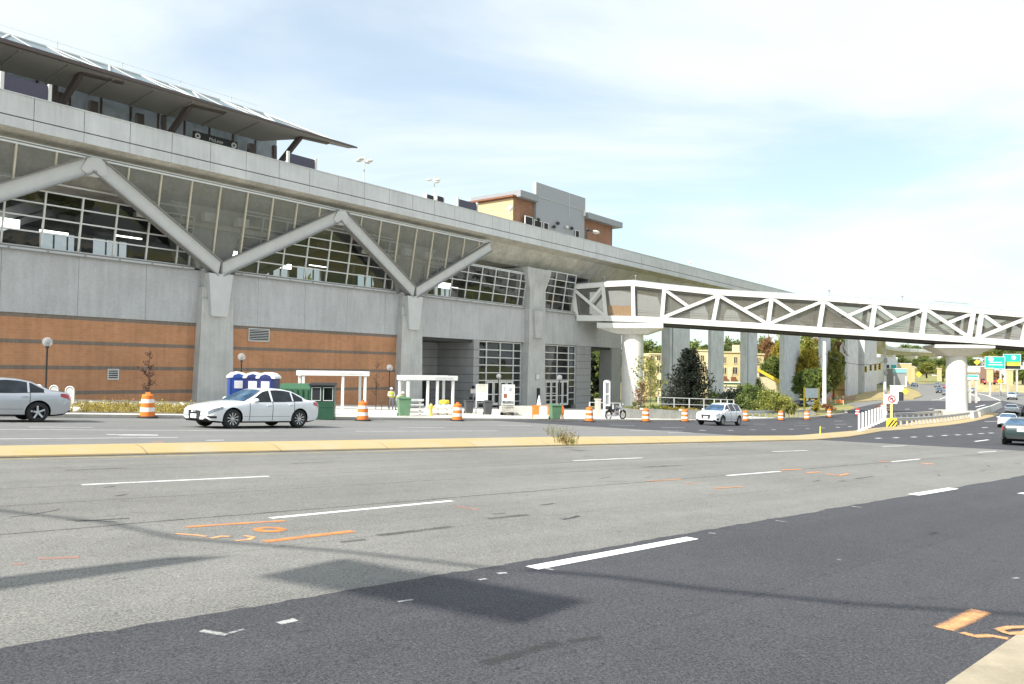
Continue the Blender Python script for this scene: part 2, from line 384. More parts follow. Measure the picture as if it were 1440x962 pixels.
# ================================================================== GROUND, ROADS, MARKINGS
def groundh(px, py, h=0.):
    d = ray(px, py); Y = 1.; prev = .5
    while Y < 1500:
        if E+d[2]/d[1]*Y < gz(d[0]/d[1]*Y, Y)+h:
            lo, hi = prev, Y
            for _ in range(26):
                m = (lo+hi)/2
                if E+d[2]/d[1]*m < gz(d[0]/d[1]*m, m)+h: hi = m
                else: lo = m
            return d[0]/d[1]*hi, hi
        prev = Y; Y *= 1.02
    return d[0]/d[1]*1500, 1500
TL = [-120, 0, 46]+[46+3*i for i in range(1, 87)]+[320, 340, 360, 380, 400, 440, 500, 600, 800, 1200, 2000, 3000]
WL = [-600, -60]+[50, 52.5, 55, 57.5, 60, 62.5, 65, 67.5, 70, 72.5, 75, 77.5, 80, 85, 120, 400, 900]
def drape(name, polys, dz, mat, parent=None, thick=0., extra=None):
    """polys: list of [(X, Y), ...] laid on the terrain, dz above it"""
    bm = bmesh.new()
    for poly in polys:
        vs = [bm.verts.new((x, y, 0)) for x, y in poly]
        bm.faces.new(vs)
    if any(len(p) > 4 for p in polys): bmesh.ops.triangulate(bm, faces=[f for f in bm.faces if len(f.verts) > 4])
    tws = [tw(v.co.x, v.co.y) for v in bm.verts]
    t0, t1 = min(a[0] for a in tws), max(a[0] for a in tws); w0, w1 = min(a[1] for a in tws), max(a[1] for a in tws)
    for t in TL+[k for k in (extra or [])]:
        if t0 < t < t1:
            x, y = xy(t, 0)
            bmesh.ops.bisect_plane(bm, geom=bm.verts[:]+bm.edges[:]+bm.faces[:], plane_co=(x, y, 0), plane_no=(tx, ty, 0), dist=1e-5)
    for w in WL:
        if w0 < w < w1 and t1 > 46:
            x, y = xy(0, w)
            bmesh.ops.bisect_plane(bm, geom=bm.verts[:]+bm.edges[:]+bm.faces[:], plane_co=(x, y, 0), plane_no=(-ty, tx, 0), dist=1e-5)
    for v in bm.verts: v.co.z = gz(v.co.x, v.co.y)+dz
    bmesh.ops.recalc_face_normals(bm, faces=bm.faces)
    for f in bm.faces:
        if f.normal.z < 0: f.normal_flip()
    if thick:
        r = bmesh.ops.extrude_face_region(bm, geom=bm.faces[:])
        for v in [g for g in r['geom'] if isinstance(g, bmesh.types.BMVert)]: v.co.z -= thick
        bmesh.ops.recalc_face_normals(bm, faces=bm.faces)
    me = bpy.data.meshes.new(name); bm.to_mesh(me); bm.free(); me.materials.append(mat)
    o = bpy.data.objects.new(name, me); COL.objects.link(o)
    if parent is not None: o.parent = parent
    return o
def T(*pts): return [xy(t, w) for t, w in pts]
def PX(*pts): return [groundh(a, b) for a, b in pts]
def struct(o): o['kind'] = 'structure'; return o

# the ground sheet
mb = MB(); ws = [-600, -60, -6, 20]+WL[2:]; ts = TL
for t in ts:
    for w in ws:
        x, y = xy(t, w); far = 0
        if w == 400: far = 4
        if w == 900: far = 8
        mb.v.append((x, y, gz(x, y)-.05+far))
n = len(ws)
for i in range(len(ts)-1):
    for j in range(n-1): mb.f.append((i*n+j, (i+1)*n+j, (i+1)*n+j+1, i*n+j+1)); mb.m.append(0); mb.sm.append(False)
struct(mb.build('ground', M['grass']))

# median outline
NEAR = [(-60, 17.4), (3.5, 17.4), (18.5, 17.05), (33.2, 16.8), (36.6, 16.75), (43.5, 18.0), (60, 22.3), (79, 25.3), (100, 27.8), (112, 29.4), (126, 31.2), (134, 32.6)]
_f = [tw(*groundh(px, py, .15)) for px, py in ((0, 625.5), (780, 613.5), (1110, 612), (1200, 605), (1213, 603))]
FAR = [(-60, _f[0][1]+.1)]+_f+[(82, 28.4), (95, 31.6), (105, 34.4), (118, 35.6), (130, 34.2)]
def interp(tab, t):
    for i in range(len(tab)-1):
        if t <= tab[i+1][0]:
            a, b = tab[i], tab[i+1]; return a[1]+(b[1]-a[1])*(t-a[0])/(b[0]-a[0])
    return tab[-1][1]
KERB = [(-60, 35.7), (30, 35.7), (57, 37.2), (74.4, 40.6), (94, 42.8), (112, 46.5), (124, 52)]
FARR = [(1165, 573.5), (1190, 567), (1235, 563), (1285, 561.5), (1297, 557), (1293, 551), (1280, 545), (1274, 541), (1282, 537.5), (1345, 537.8), (1375, 541), (1405, 546), (1440, 553)]
# far carriageway (worn) and the fresh surface over the junction
struct(drape('far_road', [T((-60, 20.0), (36, 19.6), (33.5, 36.3), (-60, 35.9))], 0, M['asph_far']))
struct(drape('near_road', [T((-60, 4.7), (41.9, 4.7), (39.9, 8.9), (36.8, 17.2), (-60, 17.7))], 0, M['asph_light']))
J = [(-60, 1.45), (60, 1.45), (90, 8), (130, 22), (170, 34), (150, 44), (141, 49), (124, 52.5)]
jun = [(-60, 1.45), (60, 1.45), (90, 8), (130, 22)]+[tw(*p) for p in PX((1409, 563.5), (1330, 564), (1268, 564.5), (1240, 566.5), (1203, 574))]
_e0 = 5.2
jun += [(94, 43.2), (74.4, 41), (57, 37.6), (33.5, 36.1), (35.9, 19.9), (36.7, 17.0), (39.8, 8.9), (41.2, _e0)]
_re = random.Random(5); _t = 41.2; _n = 0.; _edge = []
while _t > -3:
    _n = _n*.8+_re.gauss(0, .012); w_ = 5.12+.10*ss(12, 24, _t)-.25*ss(7, 2, _t)*0+_n+_re.uniform(-.012, .012)-.02
    _edge.append((_t, w_)); _t -= .09 if _t < 14 else .4
_edge.append((-60, 5.1))
jun = [(41.2, 1.45)]+jun[1:]
_q = [T((a[0], 1.45), (a[0], a[1]), (b[0], b[1]), (b[0], 1.45)) for a, b in zip(_edge, _edge[1:])]
struct(drape('fresh_asphalt_road', [T(*jun)]+_q, .006, M['asph_dark']))
fr = PX((1203, 574), *FARR[1:])+[xy(t, w) for t, w in ((175, 24), (130, 22))]+PX((1409, 563.5), (1330, 564), (1268, 564.5), (1240, 566.5))
struct(drape('distant_road', [fr], 0.004, M['asph_far']))
struct(drape('near_sidewalk', [T((-60, -4), (60, -4), (60, 1.45), (-60, 1.45))], .012, concrete('tan_near_concrete', (.37, .315, .225), 0, .25, 3.)))

struct(drape('unseen_asphalt_sheet', [T((-60, -45), (90, -45), (90, -4), (-60, -4))], .0, M['asph_far']))  # unseen sheet added so the station glass mirrors asphalt instead of grass
# median
def strip_poly(a, b): return T(*a, *reversed(b))
mb = MB(); _ts = sorted(set([-60, -30, -10]+[k*1.5 for k in range(0, 90)]+[a for a, _ in NEAR if a < 134])); _ts = [t for t in _ts if t <= 130]
for t in _ts:
    a, b = interp(NEAR, t), interp(FAR, t)
    for w, z in ((a, -.05), (a+.03, .035), (a+.34, .13), (a+.5, .15), ((a+b)/2, .17), (b-.25, .15), (b-.05, .12), (b, -.05)):
        x, y = xy(t, w); mb.v.append((x, y, gz(x, y)+z))
for i in range(len(_ts)-1):
    for j in range(7): mb.f.append((i*8+j, (i+1)*8+j, (i+1)*8+j+1, i*8+j+1)); mb.m.append(0); mb.sm.append(True)
struct(mb.build('median', M['median'], sharp=50))
# sidewalk / plaza on the station side, with its kerb
KB2 = [(t, w+.28) for t, w in KERB]
struct(drape('kerb', [strip_poly(KERB, KB2)], .14, M['kerb'], thick=.25))
pz = [(-60, 90)]+[(-60, 35.98)]+KB2[1:4]+[(82, 41.9), (86, 56), (95, 75), (90, 100), (40, 130), (-60, 130)]
struct(drape('plaza_pavement', [T(*pz)], .13, M['walk']))
# dry grass strip in front of the brick wall
mb = MB()
struct(drape('planting_strip', [T((-20, 37.6), (20.5, 37.6), (22, 46.5), (-20, 46.5))], .15, M['earth']))

# ------------------------------------------------------------------ painted marks
def strokes(name, lst, mat, dz, wd=.105):
    polys = []
    for s in lst:
        w = s[4] if len(s) > 4 else wd
        a = Vector(groundh(s[0], s[1])); b = Vector(groundh(s[2], s[3])); d = (b-a).normalized(); p = Vector((-d.y, d.x))*w/2
        polys.append([tuple(a-p), tuple(b-p), tuple(b+p), tuple(a+p)])
    return struct(drape(name, polys, dz, mat))
strokes('white_lane_markings', [(115, 682, 378, 670), (806, 648, 903, 644), (380, 729, 636, 704.5), (1022, 669, 1097, 663), (1086, 635.3, 1136, 633.6), (1241, 628, 1273, 627), (1253, 649.5, 1294, 645.6), (1376, 636.3, 1401, 634.5)]
 + [(0, 617.4, 250, 615.3, .1), (166, 611.7, 222, 612, .3), (150, 611, 172, 611.6, .14), (290, 619.5, 315, 619, .1), (560, 601, 625, 601.2), (0, 604, 380, 606.2, .09), (500, 606.5, 700, 606, .1), (700, 598.2, 748, 598.6), (40, 600.5, 130, 601.2, .1)], M['white_line'], .0035)
strokes('fresh_white_markings', [(748, 800, 974, 757.5, .155), (1284, 696.5, 1341, 687.2, .2), (1436, 695, 1452, 693, .15),
  (857, 598, 893, 598.6), (930, 601.5, 963, 601.8), (885, 605.5, 960, 606.5), (940, 608.5, 972, 608.8), (1060, 596.5, 1077, 596.7), (1116, 598.5, 1137, 598.9), (1121, 595, 1137, 595.2), (1173, 592.5, 1186, 592), (1174, 597, 1190, 596.6),
  (983, 605.2, 992, 605.3, .2), (1023, 605.3, 1031, 605.4, .2), (1055, 604.6, 1062, 604.7, .2), (1085, 604.5, 1091, 604.5, .2), (1110, 603.8, 1116, 603.8, .2), (1133, 603, 1138, 603, .2), (1155, 602, 1160, 602, .2), (1176, 601.2, 1181, 601, .2), (1193, 600.2, 1197, 600, .2)]
 + [(1240+x/7.18, 530+y/7.18, 1240+x/7.18+7, 530+y/7.18-.3, .22) for x, y in ((-60, 622), (120, 617), (300, 610), (460, 602), (610, 594), (740, 588), (862, 582), (978, 575), (1078, 569))]
 + [(1381, 601.5, 1389, 601, .2), (1385, 593, 1404, 592.6, .25), (1371, 621, 1390, 618.6, .16), (1273, 575.6, 1279, 575.3, .3), (1290, 579.6, 1296, 579.3, .3), (1306, 575.4, 1312, 574.8, .3), (1372, 572.5, 1385, 569.5, .3), (1374, 576, 1392, 571, .3), (1240, 583, 1262, 581, .25)], M['white_new'], .009)
strokes('distant_markings', [(1310, 563, 1322, 561.6, .25), (1322, 561.6, 1332, 557, .35), (1362, 551.5, 1377, 561, .35), (1377, 561, 1376, 564, .35), (1376, 553.6, 1407, 563.6, .3)], M['white_new'], .03)
strokes('yellow_edge_line', [(0, 646.4, 400, 638.2, .09), (400, 638.2, 780, 629, .09), (780, 629, 1150, 620.8, .09)], M['yellow_line'], .005)
def ribbon_px(pts, w):
    out = []; P_ = [Vector(groundh(*p)) for p in pts]
    for i in range(len(P_)-1):
        a, b = P_[i], P_[i+1]; d = (b-a).normalized(); p = Vector((-d.y, d.x))*w/2; e = d*w*.3
        out.append([tuple(a-p-e), tuple(b-p+e), tuple(b+p+e), tuple(a+p-e)])
    return out
cx, cy = groundh(379, 745)
ring = []
for k in range(14):
    a0, a1 = 2*math.pi*k/14, 2*math.pi*(k+1)/14
    ring.append([(cx+math.cos(a)*r, cy+math.sin(a)*r*.9) for a, r in ((a0, .08), (a0, .17), (a1, .17), (a1, .08))])
o_marks = ribbon_px([(260, 741.5), (330, 737), (400, 732.8)], .055)+ribbon_px([(373, 762), (430, 755), (495, 747.5)], .07)+ring

def spraymat(name, col, dens=.5):
    n = NT(name); at_ = n.t.nodes.new('ShaderNodeAttribute'); at_.attribute_name = 'edge'; v = n.coord(world=True)
    a = n.noise(v, 38, 4, .8); b = n.noise(v, 5, 3)
    f = n.math('ADD', at_.outputs['Fac'], n.math('ADD', n.math('MULTIPLY', n.math('SUBTRACT', a, .5), 1.5), n.math('MULTIPLY', n.math('SUBTRACT', b, .5), .9)))
    return n.bsdf(c4(col), .7, alpha=n.ramp(f, 1-dens-.30, 1-dens+.75))
def spray(name, strokes_, mat, dz=.0045):
    """strokes: (list of pixel points, width in metres); soft edged paint on the road"""
    vs = []; fs = []; ed = []
    for pts, w in strokes_:
        P_ = [Vector(groundh(*p)) if len(p) == 2 else Vector(p[:2]) for p in pts]; Q_ = []
        for a, b in zip(P_, P_[1:]):
            k = max(2, int((b-a).length/.12)); Q_ += [a.lerp(b, i/k) for i in range(k)]
        Q_.append(P_[-1]); d0 = (Q_[1]-Q_[0]).normalized()*w*.3; d1 = (Q_[-1]-Q_[-2]).normalized()*w*.3
        Q_ = [Q_[0]-d0]+Q_+[Q_[-1]+d1]; base = len(vs)
        for i, c in enumerate(Q_):
            d = (Q_[min(i+1, len(Q_)-1)]-Q_[max(i-1, 0)]).normalized(); nn = Vector((-d.y, d.x))
            for j, (o, e) in enumerate(((-.85, 0), (-.45, .8), (0, 1), (.45, .8), (.85, 0))):
                p = c+nn*w*o; vs.append((p.x, p.y, gz(p.x, p.y)+dz)); ed.append(0 if i in (0, len(Q_)-1) else e)
        for i in range(len(Q_)-1):
            for j in range(4): k = base+i*5+j; fs.append((k, k+1, k+6, k+5))
    me = bpy.data.meshes.new(name); me.from_pydata(vs, [], fs); me.materials.append(mat); at_ = me.attributes.new('edge', 'FLOAT', 'POINT'); at_.data.foreach_set('value', ed)
    o = bpy.data.objects.new(name, me); COL.objects.link(o); return struct(o)
M['spray_orange'] = spraymat('orange_spray', (.80, .29, .07), .48); M['spray_tan'] = spraymat('tan_spray', (.85, .42, .18), .56); M['spray_white'] = spraymat('white_spray', (.62, .62, .6), .30); M['grime'] = spraymat('gutter_grime', (.07, .06, .045), .40); M['spray_pink'] = spraymat('pink_spray', (.6, .25, .18), .18)
spray('orange_survey_marks', [([(262, 741.5), (330, 737), (400, 732.8)], .08), ([(373, 762), (430, 755), (495, 747.5)], .105)]+[([(cx+math.cos(a)*.125, cy+math.sin(a)*.115, 0) for a in (2*math.pi*k/16 for k in range(17))], .085)], M['spray_orange'])
spray('small_orange_survey_marks', [([(248, 751), (275, 753), (289, 755)], .05), ([(297, 757.5), (312, 754.5), (322, 755)], .045), ([(332, 761), (350, 759.5), (356, 755.5), (344, 754)], .045)], M['spray_tan'], .005)
strokes('far_orange_survey_marks', [(910, 676.8, 958, 674.5, .05), (963, 679, 982, 681.3, .04), (1004, 687.3, 1046, 684.5, .05), (1097, 661.5, 1127, 660, .08), (1134, 665, 1153, 664, .1), (1160, 666.5, 1178, 669, .08), (1180, 669, 1193, 666.5, .08), (1235, 649.5, 1252, 649.3, .08), (1298, 652.5, 1312, 652.5, .2)], M['orange_mark'], .006)
spray('faded_pink_marks', [([(55, 786), (110, 784)], .08), ([(18, 794), (34, 793)], .07), ([(640, 712), (672, 717)], .08)], M['spray_pink'], .004); spray('red_blotch_on_kerb', [([(214, 632), (229, 631.5)], .12)], M['spray_orange'], .165)
spray('near_orange_arrow', [([(1328, 886), (1350, 876), (1379, 861)], .10), ([(1354, 892), (1372, 897), (1392, 896), (1416, 900)], .055)], M['spray_tan'], .011)
spray('near_orange_loop', [([(1452, 884), (1420, 885), (1404, 888), (1418, 894), (1446, 892)], .05)], M['spray_tan'], .015)
spray('white_chalk_marks', [([(284, 889), (318, 895)], .045), ([(322, 893), (342, 887)], .03), ([(393, 878.5), (415, 873.5)], .06), ([(700, 808), (712, 807)], .05), ([(764, 800), (778, 803)], .03), ([(674, 817), (683, 815.5)], .035), ([(997, 750.5), (1006, 751.5)], .05), ([(1091, 733), (1106, 735)], .04), ([(1198, 713), (1212, 714.5)], .04), ([(1178, 788), (1182, 789)], .035), ([(560, 848), (580, 845)], .03), ([(1425, 815), (1432, 814)], .035)], M['spray_white'], .010)

spray('gutter_grime', [([(*xy(t, interp(NEAR, t)-.05), 0) for t in range(-2, 60)], .16), ([(*xy(t, interp(KERB, t)-.10), 0) for t in range(2, 60)], .22)], M['grime'], .010)
_rg = random.Random(9); _st = []
for _ in range(24):
    t = _rg.uniform(1.5, 26); w = _rg.uniform(5.4, 16); L = _rg.uniform(.15, .7); a = _rg.gauss(0, .5)
    _st.append(([(*xy(t, w), 0), (*xy(t+L*math.cos(a)*.5, w+L*math.sin(a)*.35), 0), (*xy(t+L*math.cos(a), w+L*math.sin(a)), 0)], _rg.uniform(.018, .05)))
spray('tar_patches', _st, spraymat('old_tar', (.05, .05, .05), .55), .003)
_st = []
for _ in range(16):
    t = _rg.uniform(2, 30); w = _rg.choice((6.9, 7.0, 10.7, 14.4, 3.2, 3.3))+_rg.gauss(0, .25); _st.append(([(*xy(t, w), 0), (*xy(t+_rg.uniform(.2, 1.2), w+_rg.gauss(0, .05)), 0)], _rg.uniform(.05, .12)))
spray('oil_drips', _st, spraymat('oil_stain', (.05, .048, .045), .16), .0085)
# ================================================================== STATION BUILDING
def sroot(name, label, cat, group=None): return empty(name, (A0[0], A0[1], 0), ST_ROT, label, cat, group)
LAT = 2.58
def strut_y(z): return -(.9+.17*(z-9))
def glass_y(z): return .3-.16*(z-9.6)
S = sroot('station_building', 'long grey concrete and orange brick station with white V braces and glazed upper floor', 'station')
UC = [-17.7, 5.5, 28.75, 51.7]
U0_, U1_ = -42, 75
# brick wall with dark courses
mb = MB()
zs = [-7, -.95, -.67, .92, 1.2, 2.78, 3.06, 4.65, 4.93]
for i in range(len(zs)-1):
    dk = i % 2 == 1; y = .0 if dk else .012
    mb.box(U0_, 27.5, y, .9, zs[i], zs[i+1], 1 if dk else 0)
mb.build('brick_wall', [M['brick'], M['brick_dark']], S)
# concrete panel wall
mb = MB(); u = -10.74-LAT*12
mb.box(U0_, U1_, .02, .8, 4.95, 9.40, 1)
edges = []
while u < U1_:
    mb.box(u+.012, min(u+2*LAT-.012, U1_), -.06, .3, 4.94, 9.42, 0); u += 2*LAT
mb.build('panel_wall', [M['conc_wall'], M['dark']], S)
mb = MB()
for a, b in ((U0_, 3.6), (7.4, 26.9), (30.7, 49.6), (53.9, 66.2)):
    mb.box(a, b, -.22, .5, 9.42, 9.58, 0); mb.box(a, b, -.14, .5, 9.585, 9.70, 1); mb.box(a, b, -.30, -.2, 9.36, 9.42, 1)
    k = a+.6
    while k < b: mb.box(k, k+.12, -.26, -.222, 9.46, 9.54, 1); k += LAT
mb.build('wall_coping', [M['steel'], M['steel_edge']], S)
# columns
for uc, w0, w1, z0, y0, cap in ((-17.7, 1.78, 1.5, -5, -.8, 0), (5.5, 1.78, 1.45, -5, -.8, 0), (28.75, 1.8, 1.5, -6, -.8, 0), (51.75, 2.1, 1.75, -7, -.8, 1)):
    mb = MB()
    mb.hexa([(uc-w0, y0, z0), (uc+w0, y0, z0), (uc+w0, 1.5, z0), (uc-w0, 1.5, z0), (uc-w1, y0, 7.0), (uc+w1, y0, 7.0), (uc+w1, 1.5, 7.0), (uc-w1, 1.5, 7.0)])
    if not cap:
        mb.box(uc-w1+.02, uc+w1-.02, y0+.15, 1.5, 7.0, 8.0); mb.box(uc-w1+.25, uc+w1-.25, y0+.25, 1.5, 8.0, 9.6)
        mb.hexa([(uc-1.5, .2, 9.6), (uc+1.5, .2, 9.6), (uc+1.5, 3.5, 9.6), (uc-1.5, 3.5, 9.6), (uc-2.2, .1, 12.5), (uc+2.2, .1, 12.5), (uc+2.2, 3.8, 12.5), (uc-2.2, 3.8, 12.5)])
        mb.hexa([(uc-2.2, .1, 12.5), (uc+2.2, .1, 12.5), (uc+2.2, 3.8, 12.5), (uc-2.2, 3.8, 12.5), (uc-4.2, -.3, 14.9), (uc+4.2, -.3, 14.9), (uc+4.2, 4.5, 14.9), (uc-4.2, 4.5, 14.9)])
    else:
        mb.box(uc-w1, uc+w1, y0, 1.5, 7.0, 12.0)
        mb.hexa([(uc-w1, y0, 12), (uc+w1, y0, 12), (uc+w1, 3, 12), (uc-w1, 3, 12), (uc-w1-.9, y0-.25, 14.2), (uc+w1+.9, y0-.25, 14.2), (uc+w1+.9, 4, 14.2), (uc-w1-.9, 4, 14.2)])
        mb.box(uc-w1-.9, uc+w1+.9, y0-.25, 4, 14.2, 14.75)
    mb.build('column', M['conc_col'], S)
# steel brackets on the columns
for uc in UC[:3]+[51.75]:
    mb = MB(); cap = uc > 50; a, b = (1.15, .75); zt, zb = (9.2, 5.55)
    mat = M['steel'] if not cap else M['conc_col']
    mb.hexa([(uc-b, -1.12, zb), (uc+b, -1.12, zb), (uc+b, -.75, zb), (uc-b, -.75, zb), (uc-a, -1.2, zt), (uc+a, -1.2, zt), (uc+a, -.5, zt), (uc-a, -.5, zt)])
    mb.build('bracket', mat, S, bevel=.03)
# V braces
def plane_poly(mb, poly, yf, t0, t1, mi=0):
    n = len(poly)
    vs = [(u, yf(z)+t0, z) for u, z in poly]+[(u, yf(z)+t1, z) for u, z in poly]
    mb.add(vs, [tuple(range(n)), tuple(reversed(range(n, 2*n)))]+[(i, n+i, n+(i+1) % n, (i+1) % n) for i in range(n)], mi)
def brace(uc, ua):
    sg = 1 if ua > uc else -1
    p = Vector((uc+sg*.35, 9.75)); q = Vector((ua-sg*.15, 16.05)); d = (q-p).normalized(); nn = Vector((-d.y, d.x))
    if nn.y < 0: nn = -nn
    p0 = p-d*.5
    mb = MB(); h = .52
    plane_poly(mb, [tuple(p0-nn*h), tuple(q-nn*h), tuple(q+nn*h), tuple(p+nn*h)], strut_y, -.10, .16, 0)
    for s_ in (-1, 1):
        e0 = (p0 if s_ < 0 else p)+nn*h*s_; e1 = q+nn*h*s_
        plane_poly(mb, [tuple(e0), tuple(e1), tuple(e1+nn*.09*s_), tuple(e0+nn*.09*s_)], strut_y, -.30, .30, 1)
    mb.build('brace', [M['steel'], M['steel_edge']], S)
AP = [-29.3, -5.6, 17.5, 40.3]
for i, uc in enumerate(UC[:3]):
    brace(uc, AP[i]); brace(uc, AP[i+1])
for ua in AP[:3]:
    mb = MB(); plane_poly(mb, [(ua-.95, 15.55), (ua-.4, 15.2), (ua+.4, 15.2), (ua+.95, 15.55), (ua+.55, 16.55), (ua-.55, 16.55)], strut_y, -.2, .2)
    mb.build('brace_node', M['steel'], S)
for uc in UC[:3]:
    mb = MB(); mb.box(uc-.05, uc+.05, -1.28, -.9, 9.2, 10.3); mb.build('stiffener', M['steel_edge'], S)
# fritted screens between the braces
for i, uc in enumerate(UC[:3]):
    a, b = AP[i]+1.0, AP[i+1]-1.0
    f = lambda z: strut_y(z)+.25
    mb = MB(); zb = 10.2; k1 = (16.45-zb)
    poly = [(uc-.3, zb), (uc+.3, zb), (b, 16.45), (a, 16.45)]
    mb.add([(u, f(z), z) for u, z in poly], [(0, 1, 2, 3)]); pn = mb.build('screen', M['glass_mesh'], S)
    for k in range(-16, 24):
        u = -10.74+LAT*k
        if a+.4 < u < b-.4:
            zl = zb+k1*((uc-.3-u)/(uc-.3-a) if u < uc-.3 else max(0, (u-uc-.3)/(b-uc-.3)))
            if zl < 16.2:
                m2 = MB(); m2.beam((u, f(zl)-.06, zl), (u, f(16.45)-.06, 16.45), .12, .2, (0, 1, 0)); m2.build('mullion', M['mullion_tan'], pn)
mb = MB(); mb.box(U0_, 40.3, strut_y(16.5)+.12, strut_y(16.5)+.28, 16.44, 16.56); mb.box(U0_, 40.3, strut_y(16.6)+.12, strut_y(16.6)+.2, 16.66, 16.72); mb.build('screen_rail', M['mullion'], S)
# window grids
def grid_window(a, b, ztop, nm='window', zs=(9.75, 10.85, 11.9, 12.9, 13.8)):
    zs = [z for z in zs if z < ztop]+[ztop]
    mb = MB(); mb.add([(a, glass_y(9.7), 9.7), (b, glass_y(9.7), 9.7), (b, glass_y(ztop), ztop), (a, glass_y(ztop), ztop)], [(0, 1, 2, 3)])
    w = mb.build(nm, M['glass_dark'], S)
    fr = MB()
    for z in zs: fr.beam((a, glass_y(z)-.06, z), (b, glass_y(z)-.06, z), .12, .1)
    us = [a, b]+[-10.74+LAT*k for k in range(-16, 36) if a+.3 < -10.74+LAT*k < b-.3]
    for u in us: fr.beam((u, glass_y(9.7)-.07, 9.7), (u, glass_y(ztop)-.07, ztop), .12, .14, (0, 1, 0))
    fr.build('window_frame', M['mullion'], w)
grid_window(-41, -20.5, 13.8); grid_window(-15.3, 3.3, 13.8); grid_window(7.8, 26.5, 14.8); grid_window(31.2, 49.8, 13.95); grid_window(54.2, 61.2, 14.85)
mb = MB()
for a, b in ((-15, 3), (8, 26)): mb.box(a, b, -.45, -.3, 14.42 if a < 0 else 15.1, 14.54 if a < 0 else 15.22)
mb.build('header_beam', M['mullion'], S)
# upper floor interior, seen through the windows
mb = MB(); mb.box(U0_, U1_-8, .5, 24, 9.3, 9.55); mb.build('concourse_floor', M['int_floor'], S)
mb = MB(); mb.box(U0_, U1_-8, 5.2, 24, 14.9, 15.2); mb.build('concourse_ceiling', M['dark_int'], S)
mb = MB(); u = U0_
while u < U1_-9:
    mb.box(u, u+1.2, 23.5, 24, 9.55, 14.9); mb.box(u+1.2, u+5.16, 23.5, 24, 14.6, 14.9); mb.box(u+1.2, u+5.16, 23.5, 24, 9.55, 12.5)
    if int((u+100)/5.16) % 5 in (1, 3) : mb.box(u+1.2, u+5.16, 23.45, 23.6, 12.5, 14.6)
    for k in (2.5, 3.8): mb.box(u+k, u+k+.1, 23.5, 23.7, 12.5, 14.6)
    u += 5.16
mb.box(U1_-8.5, U1_-8, .8, 24, 9.5, 15)
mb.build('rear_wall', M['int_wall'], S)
rnd = random.Random(4)
for u in (-13, -9.5, -4, 0.5, 10, 13.5, 19, 23, 34, 38, 43, 47):
    mb = MB(); y = rnd.uniform(6, 12); mb.box(u, u+2.3, y, y+.18, 12.5+rnd.uniform(-.6, .6), 12.62+rnd.uniform(.0, .1)); mb.build('strip_lamp', M['lamp_strip'], S)
mb = MB()
for u0 in (-14, -6, 11, 19, 35, 44):
    y = rnd.uniform(5, 14); n = 6
    for k in range(n): mb.box(u0+k*.9, u0+k*.9+.35, y, y+1.6, 9.55, 10.6)
mb.build('fare_gates', M['grey_metal'], S)
mb = MB()
for u0, sg in ((-12, 1), (14, 1), (40, -1)):
    mb.beam((u0, 9, 10), (u0+sg*9, 9, 14.6), 1.6, .5); mb.beam((u0, 8.2, 11), (u0+sg*9, 8.2, 15.6), .08, .9); mb.beam((u0, 9.8, 11), (u0+sg*9, 9.8, 15.6), .08, .9)
mb.build('escalator', M['grey_metal'], S)
mb = MB()
for k in range(26):
    u = -14+k*2.9
    if k % 2: mb.tube([(u, 15+(k % 5), 9.5), (u, 15+(k % 5), 15)], .25, 10)
mb.build('interior_columns', M['int_wall'], S)
mb = MB(); mb.box(U0_, 60, 9.3, 9.6, 14.9, 17.6); mb.build('upper_infill', M['conc_tan'], S)
# ground floor: recess, entrances, cladding
mb = MB()
zr = 4.93
for bx in ((39.9, 40.95, -.02, 6.2), (31.0, 39.9, 6.0, 6.3), (30.2, 31.0, .2, 6.3), (62.5, 66.3, .02, 1.0), (72.2, U1_, .02, 2.2), (49.6, 50.2, .3, 3), (53.4, 54.8, .3, 1.5), (64.3, 64.6, 1.0, 9.4)):
    mb = MB(); mb.box(*bx, -7, zr); pw = mb.build('cladding_wall', M['panel_grey'], S)
    if bx[0] == 39.9: pw1 = pw
for bx in ((31.0, 39.9, 5.975, 5.999), (39.9, 40.95, -.042, -.021), (62.5, 66.1, -.002, .019), (39.88, 39.899, -.04, 6)):
    mb = MB(); z = -3.3
    while z < 4.6: mb.box(*bx, z, z+.035); z += 1.0
    mb.build('cladding_joint', M['dark'], pw1)
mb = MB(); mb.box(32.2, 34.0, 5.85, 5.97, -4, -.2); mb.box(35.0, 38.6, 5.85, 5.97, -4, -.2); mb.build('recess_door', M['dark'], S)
mb = MB(); mb.box(31, 62.4, 9, 9.4, -6, 4.9); mb.build('lobby_rear_wall', M['int_wall'], S)
mb = MB(); mb.box(31, U1_, .3, 12, 4.6, 4.92); mb.build('soffit', M['dark_int'], S)
